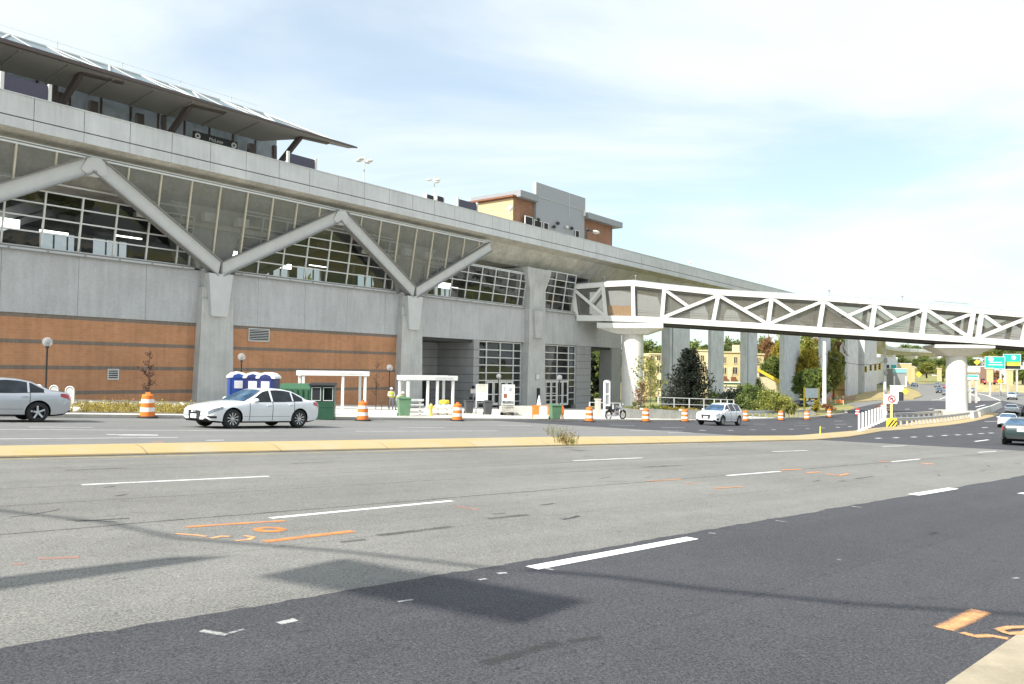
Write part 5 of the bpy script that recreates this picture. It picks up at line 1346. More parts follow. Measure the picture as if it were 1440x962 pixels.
# wheelie bins and clutter
def bin_(px, py, Yd, col, label, w=.62, h=1.08, rz=.3):
    g = at(px, Yd); g.z += .13; r = empty('wheelie_bin', g, rz, label, 'bin')
    m = MB(); m.hexa([(-w*.4, -w*.42, .05), (w*.4, -w*.42, .05), (w*.4, w*.42, .05), (-w*.4, w*.42, .05), (-w/2, -w*.55, h*.92), (w/2, -w*.55, h*.92), (w/2, w*.5, h*.92), (-w/2, w*.5, h*.92)]); m.build('body', col, r, bevel=.02)
    m = MB(); m.box(-w*.54, w*.54, -w*.6, w*.58, h*.92, h*.98); m.box(-w*.3, w*.3, w*.55, w*.66, h*.9, h*1.02); m.build('lid', col, r)
    m = MB(); m.lathe([(.1, -w*.45), (.1, -w*.35)], 12, (0, 0, 0), 'x'); m.lathe([(.1, w*.35), (.1, w*.45)], 12, (0, 0, 0), 'x'); 
    m.v = [(x, y+w*.4, z+.1) for x, y, z in m.v]; m.build('wheel', M['tyre'], r)
M['bin_green'] = plain('bin_green', (.12, .23, .13), .6); M['bin_grey'] = plain('bin_grey', (.06, .065, .07), .5)
bin_(569.5, 584, 47, M['bin_green'], 'green wheelie bin below the left post of the second white shelter', .75, 1.15)
bin_(781.5, 585, 52, M['bin_green'], 'green wheelie bin beside the orange and white barricade by the right entrance', .7, 1.0)
bin_(660.5, 583, 60, M['bin_grey'], 'dark grey bin left of the tan and white notice board', .65, 1.05)
bin_(687, 584, 58, M['bin_grey'], 'dark grey bin right of the tan and white notice board', .6, 1.05)
def simple(name, px, Yd, rz, label, cat, dz=.13, group=None):
    g = at(px, Yd); g.z += dz; return empty(name, g, rz, label, cat, group)
# stacked timber
r = simple('timber_stack', 584, 50, .1, 'stack of grey boards on bearers right of the green wheelie bin', 'timber')
for k in range(4):
    m = MB(); m.box(-.6, .6, -.5, .5, .1+k*.27, .2+k*.27); m.build('board', M['conc_col'], r)
m = MB()
for k in range(4): m.box(-.5, -.38, -.45, .45, k*.27-.07, .1+k*.27); m.box(.3, .42, -.45, .45, k*.27-.07, .1+k*.27)
m.build('bearer', M['grey_metal'], r)
r = simple('yellow_drum', 626, 55, 0, 'yellow round drum on a pale sack pile under the second shelter', 'drum'); r.location.z += .75
m = MB(); m.lathe([(.36, 0), (.36, .2), (.3, .25), (.001, .27)], 16); m.build('drum', plain('yellow_plastic', (.75, .55, .06), .5), r)
r = simple('sack_pile', 624, 53, 0, 'pile of pale sacks under the yellow drum', 'sacks')
m = MB()
for k in range(5): m.sphere((-.6+k*.3, (k % 2)*.3, .22), .36, 10, sc=(1.1, .8, .6))
for k in range(3): m.sphere((-.3+k*.35, .1, .52), .33, 10, sc=(1.1, .8, .6))
m.build('sacks', M['walk'], r)
r = simple('yellow_hydrant', 607.5, 49, 0, 'yellow hydrant like post between the shelter posts', 'hydrant')
m = MB(); m.lathe([(.15, 0), (.15, .05), (.1, .07), (.1, .6), (.12, .63), (.09, .74), (.001, .8)], 12); m.lathe([(.07, -.25), (.07, .25)], 10, (0, 0, 0), 'x'); m.v = [(x, y, z+.55) if abs(x) > .2 and abs(z) < .1 and abs(y) < .1 else (x, y, z) for x, y, z in m.v]; m.build('body', plain('hydrant_yellow', (.7, .5, .12), .5), r)
# notice boards
def board(px, Yd, w, z0, z1, mats, label, rz=0., legs=True):
    r = simple('notice_board', px, Yd, rz, label, 'notice board')
    zz = z0
    for i, (f, mt) in enumerate(mats):
        z2 = zz+(z1-z0)*f; m = MB(); m.box(-w/2, w/2, -.04, .04, zz+.01, z2-.01); m.build('panel', mt, r); zz = z2
    m = MB(); m.box(-w/2-.08, -w/2, -.05, .05, -.2, z1+.05); m.box(w/2, w/2+.08, -.05, .05, -.2, z1+.05); m.box(-w/2, w/2, -.05, .05, z1, z1+.06); m.build('frame', M['mullion'], r); return r
board(678.5, 61, .78, 1.0, 2.25, [(.58, M['plate']), (.42, M['conc_tan'])], 'notice board with plywood top half and white sheet below, left of the left entrance')
r = board(715.5, 61, .86, 1.05, 2.3, [(1.0, M['plate'])], 'white notice board with red and dark pictures over a timber trolley')
m = MB(); m.box(-.36, -.08, -.05, -.041, 1.3, 1.65, 0); m.box(.05, .3, -.05, -.041, 1.8, 2.1, 1); m.box(-.36, -.2, -.05, -.041, 1.8, 2.2, 1); m.build('poster_print', [M['rust'], M['grey_metal']], r)
r = simple('timber_trolley', 714.5, 59, 0, 'low trolley loaded with timber offcuts below the white notice board', 'trolley')
m = MB()
for k, a in enumerate((.3, -.4, .2, -.2, .1)): m.beam((-.45, -.2, .25+k*.14), (.45, .2*math.sin(k), .25+k*.14+a*.2), .3, .08)
m.build('timber', M['kerb'], r)
m = MB(); m.box(-.5, .5, -.3, .3, .15, .22); m.build('bed', M['black_metal'], r)
for x in (-.4, .4):
    m = MB(); m.lathe([(.13, -.34), (.13, -.28)], 14, (x, 0, .13-.13), 'y'); m.v = [(a, b, c+.13) for a, b, c in m.v]; m.build('wheel', M['tyre'], r)
# barricades
r = simple('orange_barricade', 769, 54, .05, 'row of orange and white barricade boards left of the green wheelie bin', 'barricade')
for k in range(4):
    m = MB(); x = -.9+k*.5; m.box(x, x+.42, -.03, .03, .25, .85, k % 2); m.build('board', [M['orange'], M['barrel_white']], r)
m = MB(); m.box(-1.0, 1.2, .03, .07, .8, .9); m.box(-.95, -.88, .03, .1, -.1, .9); m.box(1.05, 1.12, .03, .1, -.1, .9); m.build('frame', M['orange'], r)
r = simple('orange_barricade', 788.5, 54.5, .3, 'short orange barricade leaning right of the green wheelie bin', 'barricade')
m = MB(); m.box(-.25, .3, -.03, .03, .3, .8); m.build('board', M['orange'], r); m = MB(); m.beam((-.2, 0, -.1), (-.2, .2, .8), .06, .06); m.beam((.25, 0, -.1), (.25, .2, .8), .06, .06); m.build('leg', M['trim'], r)
r = simple('low_concrete_barrier', 738, 60, ST_ROT-rad(38), 'low pale concrete barrier left of the orange barricade', 'barrier')
m = MB(); m.hexa([(-1.9, -.3, 0), (1.9, -.3, 0), (1.9, .3, 0), (-1.9, .3, 0), (-1.9, -.12, .75), (1.9, -.12, .75), (1.9, .12, .75), (-1.9, .12, .75)]); m.build('block', M['kerb'], r)
r = simple('white_cone_wrap', 759, 62, 0, 'white cloth draped by the dark doorway panel of the column', 'cloth')
m = MB(); m.lathe([(.32, 0), (.22, .6), (.12, 1.2), (.03, 1.6)], 10); m.build('cloth', M['shelter'], r)
# arched white markers
for i, (px, yt, h_, lb) in enumerate(((100, 543.5, 1.25, 'right arched white panel beside the tail of the silver sedan'), (77.5, 542, 1.25, 'middle arched white panel behind the boot of the silver sedan'), (55.5, 541, 1.25, 'left arched white panel mostly hidden behind the silver sedan'))):
    g = at(px, 38+i*1.5); g.z += .15; r = empty('arched_panel', g, rad(10), lb, 'panel', 'arched white panels behind the silver sedan')
    hh = at_z(px, yt, g.y).z-g.z
    m = MB(); pts = [(-.19, 0, 0), (-.19, 0, hh-.2)]+[(-.19*math.cos(a), 0, hh-.2+.19*math.sin(a)) for a in (math.pi*k/8 for k in range(1, 8))]+[(.19, 0, hh-.2), (.19, 0, 0)]
    m.tube(pts, .035, 8); m.build('frame', M['shelter'], r)
    m = MB(); m.prism([(-.16, .12), (.16, .12), (.16, hh-.22), (.1, hh-.1), (0, hh-.05), (-.1, hh-.1), (-.16, hh-.22)], 'y', -.012, .012); m.build('infill', M['conc_pier'], r)
# pylon sign
pg = at(854, 64); hh = at_z(854, 534.5, pg.y).z-pg.z
r = empty('station_pylon', pg, rad(20), 'tall narrow white and grey pylon with rounded top behind the motorcycle', 'pylon')
m = MB()
for x in (-.26, .16): m.prism([(x, 0), (x+.10, 0), (x+.10, hh-.1), (x, hh-.1)], 'y', -.12, .12)
m.prism([(-.26, hh-.25)]+[(-.26*math.cos(a), hh-.22+.22*math.sin(a)) for a in (math.pi*k/8 for k in range(0, 9))]+[(.26, hh-.25)], 'y', -.12, .12); m.build('frame', M['shelter'], r)
m = MB(); m.box(-.16, .16, -.07, .07, 0, hh-.25); m.build('dark_face', M['grey_metal'], r)
m = MB()
for f in (.22, .34, .62): m.box(-.16, .16, -.11, -.07, hh*f, hh*f+.12)
m.build('cross_band', M['shelter'], r)
# timber post and railings
r = simple('tan_post', 841.5, 68, 0, 'tan stone post between the dark opening and the white pylon', 'post', 0)
m = MB(); m.box(-.24, .24, -.2, .2, 0, 1.55); m.box(-.28, .28, -.24, .24, 1.55, 1.65); m.build('post', M['conc_tan'], r)
def rail_line(name, pts, h, label, nposts, mats, rails=(1.0, .55), cat='railing', rr=.035, posts=True, base_dz=.0):
    """pts: (px, distance) foot points"""
    P_ = [at(a, b) for a, b in pts]
    r = empty(name, P_[0], 0, label, cat)
    P_ = [Vector((p.x, p.y, p.z+base_dz))-Vector(P_[0]) for p in P_]
    for f in rails:
        m = MB(); m.tube([p+Vector((0, 0, h*f)) for p in P_], rr, 6); m.build('rail', mats, r)
    tot = nposts
    for k in range(tot+1):
        s = k/tot*(len(P_)-1); i = min(int(s), len(P_)-2); p = P_[i].lerp(P_[i+1], s-i)
        m = MB(); m.box(p.x-rr*1.3, p.x+rr*1.3, p.y-rr*1.3, p.y+rr*1.3, p.z-.3, p.z+h); m.build('post', mats, r)
    return r
rail_line('white_railing', [(830, 70), (873, 76)], 1.3, 'white railing across the dark opening beside the round pier', 4, M['mullion'], (1.0, .5), rr=.045)
rail_line('white_railing', [(926, 76), (1000, 82), (1032, 84)], 1.15, 'white railing sloping down in front of the dark evergreen', 7, M['mullion'], (1.0, .45), rr=.04, base_dz=.85)
# retaining wall below the flower bed
r = empty('low_retaining_wall', at(868, 61), 0, 'low pale concrete wall holding the flower bed behind the motorcycle', 'wall')
Pw = [at(873, 63.5), at(905, 65.5), at(960, 69), at(1005, 73), (at(1040, 77))]
m = MB(); b0 = Vector(r.location)
for a, b in zip(Pw, Pw[1:]):
    a = a-b0; b = b-b0; n_ = Vector((-(b-a).y, (b-a).x, 0)).normalized()*.35
    m.hexa([a+Vector((0, 0, -.3)), b+Vector((0, 0, -.3)), b+n_+Vector((0, 0, -.3)), a+n_+Vector((0, 0, -.3)), a+Vector((0, 0, 1.0)), b+Vector((0, 0, .85)), b+n_+Vector((0, 0, .85)), a+n_+Vector((0, 0, 1.0))])
m.build('wall', M['kerb'], r)
# W-beam guard rails
def guardrail(name, tws, label, blocks=True, white_low=False, h=.78):
    P_ = [Vector((*xy(t, w), 0)) for t, w in tws]
    for p in P_: p.z = gz(p.x, p.y)+.12
    o0 = P_[0].copy(); P_ = [p-o0 for p in P_]
    r = empty(name, o0, 0, label, 'guard rail')
    m = MB(); sec_ = [(-.02, h-.31), (.04, h-.25), (-.03, h-.16), (.04, h-.07), (-.02, h), (-.05, h), (-.0, h-.07), (-.07, h-.16), (-.0, h-.25), (-.05, h-.31)]
    path = [(p.x, p.y) for p in P_]; n = len(sec_); vs = []
    for i, p in enumerate(P_):
        a = P_[max(0, i-1)]; b = P_[min(len(P_)-1, i+1)]; d = Vector((b.x-a.x, b.y-a.y)).normalized(); nn = Vector((d.y, -d.x))
        for o_, z in sec_: vs.append((p.x+nn.x*o_, p.y+nn.y*o_, p.z+z))
    fs = [tuple(range(n)), tuple(reversed(range((len(P_)-1)*n, len(P_)*n)))]
    for i in range(len(P_)-1):
        for k in range(n): fs.append((i*n+k, i*n+(k+1) % n, (i+1)*n+(k+1) % n, (i+1)*n+k))
    m.add(vs, fs); m.build('w_beam', M['grey_metal'], r)
    tot = 0; nxt = .4
    for a, b in zip(P_, P_[1:]):
        L = (b-a).length
        while nxt < tot+L:
            p = a.lerp(b, (nxt-tot)/L); m = MB(); m.box(p.x-.07, p.x+.07, p.y+.06, p.y+.24, p.z-.3, p.z+h-.02); m.build('post', M['kerb'] if white_low else M['grey_metal'], r); nxt += 1.9
        tot += L
    return r
guardrail('guard_rail', [(60, 39.6), (74, 41.8), (86, 43.2), (96, 45.0), (104, 47.5), (110, 51)], 'grey guard rail behind the orange barrels below the hedge')
guardrail('guard_rail', [tw(*ground(*p)[:2]) for p in ((1257, 601.5), (1280, 600.5), (1310, 597.5), (1340, 593.5), (1364, 589.5))], 'grey guard rail in front of the round median pier', white_low=True)
guardrail('guard_rail', [tw(*ground(*p)[:2]) for p in ((1258, 591.5), (1285, 590), (1312, 588), (1330, 586))], 'grey guard rail behind the round median pier')
# pale barrier curving away behind the pier
bp_ = [tw(*ground(*p)[:2]) for p in ((1367, 590), (1380, 585.5), (1392, 580.5), (1402, 575.5), (1407, 573.5))]
r = empty('white_concrete_barrier', (*xy(*bp_[0]), gz(*xy(*bp_[0]))), 0, 'pale concrete barrier curving along the median right of the round pier', 'barrier')
m = MB(); b0 = Vector(r.location); pts = [Vector((*xy(t, w), gz(*xy(t, w))))-b0 for t, w in bp_]
for a, b in zip(pts, pts[1:]):
    nn = Vector((-(b-a).y, (b-a).x, 0)).normalized()*.3; up = Vector((0, 0, .95)); dn = Vector((0, 0, -.3))
    m.hexa([a-nn+dn, b-nn+dn, b+nn+dn, a+nn+dn, a-nn*.4+up, b-nn*.4+up, b+nn*.4+up, a+nn*.4+up])
m.build('barrier', M['walk'], r)
# white picket panels on the median nose
pk = [groundh(x, y, .15) for x, y in ((1208, 606.5), (1245, 601))]
r = empty('white_picket_panels', (pk[0][0], pk[0][1], gz(*pk[0])+.15), math.atan2(pk[1][1]-pk[0][1], pk[1][0]-pk[0][0]), 'row of upright white delineator panels on the median left of the striped hazard board', 'delineators')
L = math.hypot(pk[1][0]-pk[0][0], pk[1][1]-pk[0][1])
for k in range(10):
    x = L*k/9; m = MB(); hd_ = -r.rotation_euler.z+rad(-8); M4 = Matrix.Translation((x, 0, 0)) @ Matrix.Rotation(hd_, 4, 'Z'); m.box(-.062, .062, -.02, .02, .05, 1.15); m.box(-.1, .1, -.12, .12, -.05, .06); xform(m, M4); m.build('panel', M['shelter'], r)
# no-turn sign with hazard board
sg_ = groundh(1253.5, 600, .15); s_z = gz(*sg_)+.15
r = empty('no_turn_sign', (sg_[0], sg_[1], s_z), rad(-12), 'square white no turn sign on yellow post above a striped hazard board', 'road sign')
zt = at_z(1253.5, 554.5, sg_[1]).z-s_z; wS = 15*sg_[1]/F_
M['sign_yellow'] = plain('sign_yellow', (.80, .58, .06), .5); M['sign_red'] = plain('sign_red', (.55, .03, .03), .5)
m = MB(); m.box(-.09, .09, -.05, .05, -.1, zt-.1); m.build('post', plain('yellow_post', (.75, .60, .25), .6), r)
m = MB(); m.box(-wS/2, wS/2, -.09, -.05, zt-wS*.86, zt); b = m.build('sign_plate', M['plate'], r)
m = MB(); c_ = (0, -.10, zt-wS*.43); rr = wS*.3
m.tube([(rr*math.cos(a*math.pi/10), -.1, c_[2]+rr*math.sin(a*math.pi/10)) for a in range(21)], .04, 6, cap=False); m.beam((-rr*.7, -.105, c_[2]+rr*.7), (rr*.7, -.105, c_[2]-rr*.7), .06, .02, (0, 1, 0)); m.build('red_ring', M['sign_red'], b)
m = MB(); m.tube([(rr*.3, -.097, c_[2]-rr*.6), (rr*.3, -.097, c_[2]+rr*.1), (0, -.097, c_[2]+rr*.35), (-rr*.3, -.097, c_[2]+rr*.1), (-rr*.3, -.097, c_[2]-rr*.3)], .035, 5); m.build('arrow', M['trim'], b)
zh = at_z(1253, 588, sg_[1]).z-s_z; m = MB(); m.box(-.42, .42, -.10, -.06, zh-.85, zh); hb = m.build('hazard_board', M['sign_yellow'], r)
m = MB()
for k in range(4):
    x = -.42+k*.28
    m.add([(x, -.104, zh-.85+.0), (x+.14, -.104, zh-.85), (min(.42, x+.14+.5), -.104, zh-.85+min(.85, (min(.42, x+.14+.5)-x-.14)*1.4)), (min(.42, x+.5), -.104, zh-.85+min(.85, (min(.42, x+.5)-x)*1.4))], [(0, 1, 2, 3)])
m.build('black_stripes', M['trim'], hb)
# small yellow delineator on the median
dp = groundh(1153.5, 611.5, .15); r = empty('yellow_delineator', (dp[0], dp[1], gz(*dp)+.15), 0, 'thin yellow marker post on the yellow median', 'marker post')
m = MB(); m.lathe([(.05, 0), (.035, .05), (.03, .42), (.02, .45)], 8); m.build('post', M['sign_yellow'], r)
# blank blue sign on yellow posts
r = simple('blank_blue_sign', 1141.5, 121, rad(-6), 'blank pale blue sign board on two yellow posts behind the guard rail', 'sign', 0)
gzb = r.location.z; za = at_z(1141, 546, 121).z-gzb; zb = at_z(1141, 559.5, 121).z-gzb; hw = 9*121/F_
m = MB(); m.box(-hw, hw, -.05, 0, zb, za); m.build('sign_board', plain('pale_blue_board', (.72, .82, .92), .5), r)
for x in (-hw-.1, hw+.1):
    m = MB(); m.box(x-.12, x+.12, -.08, .08, -.2, za+.15); m.build('post', M['sign_yellow'], r)
# poles
def pole(px, ytop, Yd, rr, label, name='steel_pole', mat=None):
    g = at(px, Yd); zt = at_z(px, ytop, Yd).z-g.z; r = empty(name, g, 0, label, 'pole')
    m = MB(); m.lathe([(rr*1.5, -.2), (rr*1.5, .5), (rr, .55), (rr*.75, zt)], 12); m.build('shaft', mat or M['shelter'], r); return r, zt, g
r, zt, g = pole(1159.5, 480, 135, .36, 'thick white pole between the viaduct piers behind the guard rail')
r, zt, g = pole(1244.5, 488, 108, .22, 'pale signal pole with span wire left of the median pier')
m = MB()
for f in (.35, .62, .8): m.sphere((.0, -.2, zt*f), .28, 8, sc=(1, .8, 1.5))
m.build('cabinet', M['grey_metal'], r)
r, zt, g = pole(1252, 540, 150, .1, 'thin pole') if False else (r, zt, g)
# signal heads on a span wire
SH = 'yellow signal heads hanging on the span wire'
for i, (px, py, lb) in enumerate(((1217.5, 520, 'leftmost yellow signal head on the span wire'), (1224.5, 518, 'second yellow signal head from the left on the span wire'), (1231, 517.5, 'third yellow signal head from the left on the span wire'), (1237, 516.5, 'rightmost yellow signal head on the span wire'))):
    p = at_z(px, py-5, 112); r = empty('traffic_signal', p, rad(-30), lb, 'traffic signal', SH); r.scale = (.75,)*3
    m = MB(); m.box(-.22, .22, -.16, .16, -1.15, 0); m.build('housing', M['sign_yellow'], r, bevel=.03)
    for k in range(3):
        m = MB(); m.lathe([(.001, -.18), (.13, -.18), (.15, -.26), (.15, -.16)], 12, (0, 0, 0), 'y'); m.v = [(x, y, z-.2-.37*k) for x, y, z in m.v]; m.build('lens', M['trim'], r)
r = empty('span_wire', at_z(1244.5, 507, 108), 0, 'sagging wire carrying the signal heads from the pale pole', 'wire'); b0 = Vector(r.location)
m = MB(); m.tube([at_z(px, py, Y)-b0 for px, py, Y in ((1244.5, 507, 108), (1237, 511.5, 112), (1224, 513, 112), (1210, 513, 113), (1195, 511, 115), (1175, 505, 117), (1159.5, 497, 118))], .035, 5); m.build('wire', M['trim'], r)
# white curved lamp cluster hanging under the bridge
r = empty('floodlight_cluster', at_z(1186, 494, 112), 0, 'white curved floodlight cluster hanging under the footbridge', 'floodlight'); r.scale = (.75,)*3
for k in range(4):
    m = MB(); m.tube([(0, 0, 1.7), (-.5+k*.2, 0, .9), (-.5+k*.4, 0, -.0-.4*(k % 2)), (.3+k*.25, 0, -.9)], [.08, .12, .2, .1], 8); m.build('lamp_arm', M['shelter'] if k != 2 else M['grey_metal'], r)
# highway signs
M['sign_teal'] = plain('highway_sign_teal', (.02, .42, .36), .4); M['sign_lime'] = plain('sign_lime', (.35, .6, .05), .5)
def hwy(px0, px1, y0, y1, Yd, bands, label):
    c = at_z((px0+px1)/2, y1, Yd); w = (px1-px0)*Yd/F_; h = (y1-y0)*Yd/F_; g = at((px0+px1)/2, Yd).z
    r = empty('highway_sign', (c.x, c.y, g), rad(-18), label, 'highway sign', 'overhead highway signs'); z0 = c.z-g
    z = z0
    for f, mt in bands:
        m = MB(); m.box(-w/2, w/2, -.1, 0, z+.02, z+h*f); m.build('panel', mt, r); z += h*f
    m = MB(); 
    for e in ((-w/2-.06, w/2+.06, z0+h, z0+h+.1), (-w/2-.06, w/2+.06, z0-.08, z0), (-w/2-.08, -w/2, z0, z0+h), (w/2, w/2+.08, z0, z0+h)): m.box(e[0], e[1], -.12, .02, e[2], e[3])
    m.build('border', M['plate'], r)
    m = MB()
    for x in (-w*.25, w*.3): m.box(x-.2, x+.2, .03, .4, -.5, z0+h*.6)
    m.build('support', M['conc_tan'], r); return r, w, h, z0
r, w, h, z0 = hwy(1387, 1411, 502, 518.5, 190, [(1, M['sign_teal'])], 'turquoise highway sign with white shield, left of the pair at the right edge')
m = MB(); m.lathe([(.001, -.13), (.55, -.13), (.55, -.11)], 12, (0, 0, 0), 'y'); m.v = [(x-w*.2, y, z+z0+h*.78) for x, y, z in m.v]; m.box(-w*.3, w*.34, -.13, -.11, z0+h*.5, z0+h*.56); m.box(-w*.35, w*.4, -.13, -.11, z0+h*.3, z0+h*.36); m.build('legend', M['plate'], r)
r, w, h, z0 = hwy(1412.5, 1433.5, 498.5, 519, 190, [(.22, M['trim']), (.16, M['sign_yellow']), (.12, M['sign_lime']), (.5, M['sign_teal'])], 'turquoise highway sign with yellow and black lower bands at the right edge')
m = MB(); m.lathe([(.001, -.13), (.5, -.13), (.5, -.11)], 12, (0, 0, 0), 'y'); m.v = [(x+w*.1, y, z+z0+h*.78) for x, y, z in m.v]; m.build('legend', M['plate'], r)
r, w, h, z0 = hwy(1361, 1375, 527.5, 533.5, 150, [(1, M['plate'])], 'small white and turquoise sign board right of the median pier')
m = MB(); m.box(-w/2+.1, w/2-.1, -.13, -.11, z0+h*.55, z0+h*.95); m.build('legend', M['sign_teal'], r)
def diamond(px, py, s, Yd, label):
    c = at_z(px, py, Yd); g = at(px, Yd).z; r = empty('yellow_warning_sign', (c.x, c.y, g), rad(-15), label, 'road sign', 'yellow diamond warning signs'); q = s*Yd/F_; z = c.z-g
    m = MB(); m.prism([(0, z-q), (q, z), (0, z+q), (-q, z)], 'y', -.06, 0); m.build('sign_plate', M['sign_yellow'], r)
    m = MB(); m.box(-.06, .06, 0, .1, -.3, z); m.build('post', M['grey_metal'], r)
diamond(1374, 509.5, 4.2, 170, 'yellow diamond sign high up between the median pier and the turquoise signs'); diamond(1406, 536, 4, 180, 'yellow diamond sign below the turquoise highway signs')
diamond(1292, 526.5, 4.2, 260, 'yellow diamond sign in the distance left of the median pier'); diamond(1273, 550.5, 4.5, 180, 'yellow diamond sign on the grass tip of the traffic island')

# ================================================================== MOTORCYCLE
mg0 = Vector(ground(856, 591.5)); mg1 = Vector(ground(875, 591.8)); mc = (mg0+mg1)/2; hd = rad(38)
r = empty('motorcycle', (mc.x, mc.y, mc.z+.10), hd, 'dark motorcycle with chrome parts parked on the kerb facing right beside the pylon', 'motorcycle'); r.scale = (.98,)*3
for x in (-.78, .80):
    m = MB(); m.tube([(x+.31*math.cos(a*math.pi/14), 0, .33+.31*math.sin(a*math.pi/14)) for a in range(29)], .05, 8, cap=False); w = m.build('wheel', M['tyre'], r)
    m = MB(); m.tube([(x+.25*math.cos(a*math.pi/14), 0, .33+.25*math.sin(a*math.pi/14)) for a in range(29)], .015, 6, cap=False)
    for k in range(12): a = k*math.pi/6; m.tube([(x, 0, .33), (x+.25*math.cos(a), 0, .33+.25*math.sin(a))], .006, 4)
    m.lathe([(.05, -.08), (.05, .08)], 10, (x, 0, .33), 'y'); m.build('rim', M['chrome'], w)
    m = MB(); m.tube([(x+.38*math.cos(a), 0, .33+.38*math.sin(a)) for a in (rad(q) for q in range(30, 160, 15))], .05, 6); m.build('fender', M['black_metal'], r)
m = MB(); m.sphere((.12, 0, .82), .2, 14, sc=(1.5, .75, .7)); m.build('fuel_tank', car_paint('tank_paint', (.05, .05, .06)), r)
m = MB(); m.tube([(-.75, 0, .72), (-.5, 0, .70), (-.1, 0, .72)], [.08, .12, .1], 10); m.build('seat', M['trim'], r)
m = MB(); m.box(-.25, .25, -.14, .14, .28, .6); m.beam((.05, 0, .45), (.28, 0, .75), .2, .2); m.beam((0, 0, .45), (-.18, 0, .75), .2, .2); m.build('engine', M['chrome'], r, bevel=.03)
m = MB()
for y in (-.1, .1): m.tube([(.80, y, .33), (.52, y, .98)], .028, 6)
m.build('fork', M['chrome'], r)
m = MB(); m.tube([(.35, -.36, 1.02), (.5, -.2, 1.0), (.5, .2, 1.0), (.35, .36, 1.02)], .018, 6); m.tube([(.48, -.25, 1.0), (.5, -.3, 1.15)], .01, 5); m.sphere((.5, -.3, 1.18), .05, 8); m.build('handlebar', M['chrome'], r)
m = MB(); m.sphere((.62, 0, .9), .11, 10); m.build('headlight', M['head'], r)
m = MB(); m.tube([(.2, -.16, .3), (-.2, -.18, .25), (-.9, -.2, .3)], [.03, .04, .05], 8); m.build('exhaust', M['chrome'], r)
m = MB(); m.tube([(.45, 0, .9), (-.1, 0, .62), (-.78, 0, .33)], .025, 6); m.tube([(.4, 0, .8), (.25, 0, .28), (-.3, 0, .28), (-.5, 0, .65)], .025, 6); m.build('frame', M['black_metal'], r)
m = MB(); m.box(-.95, -.6, -.2, .2, .78, 1.05); m.build('luggage_box', M['trim'], r, bevel=.04)
m = MB(); m.tube([(0, -.1, .3), (-.05, -.35, 0)], .015, 5); m.build('kickstand', M['chrome'], r)

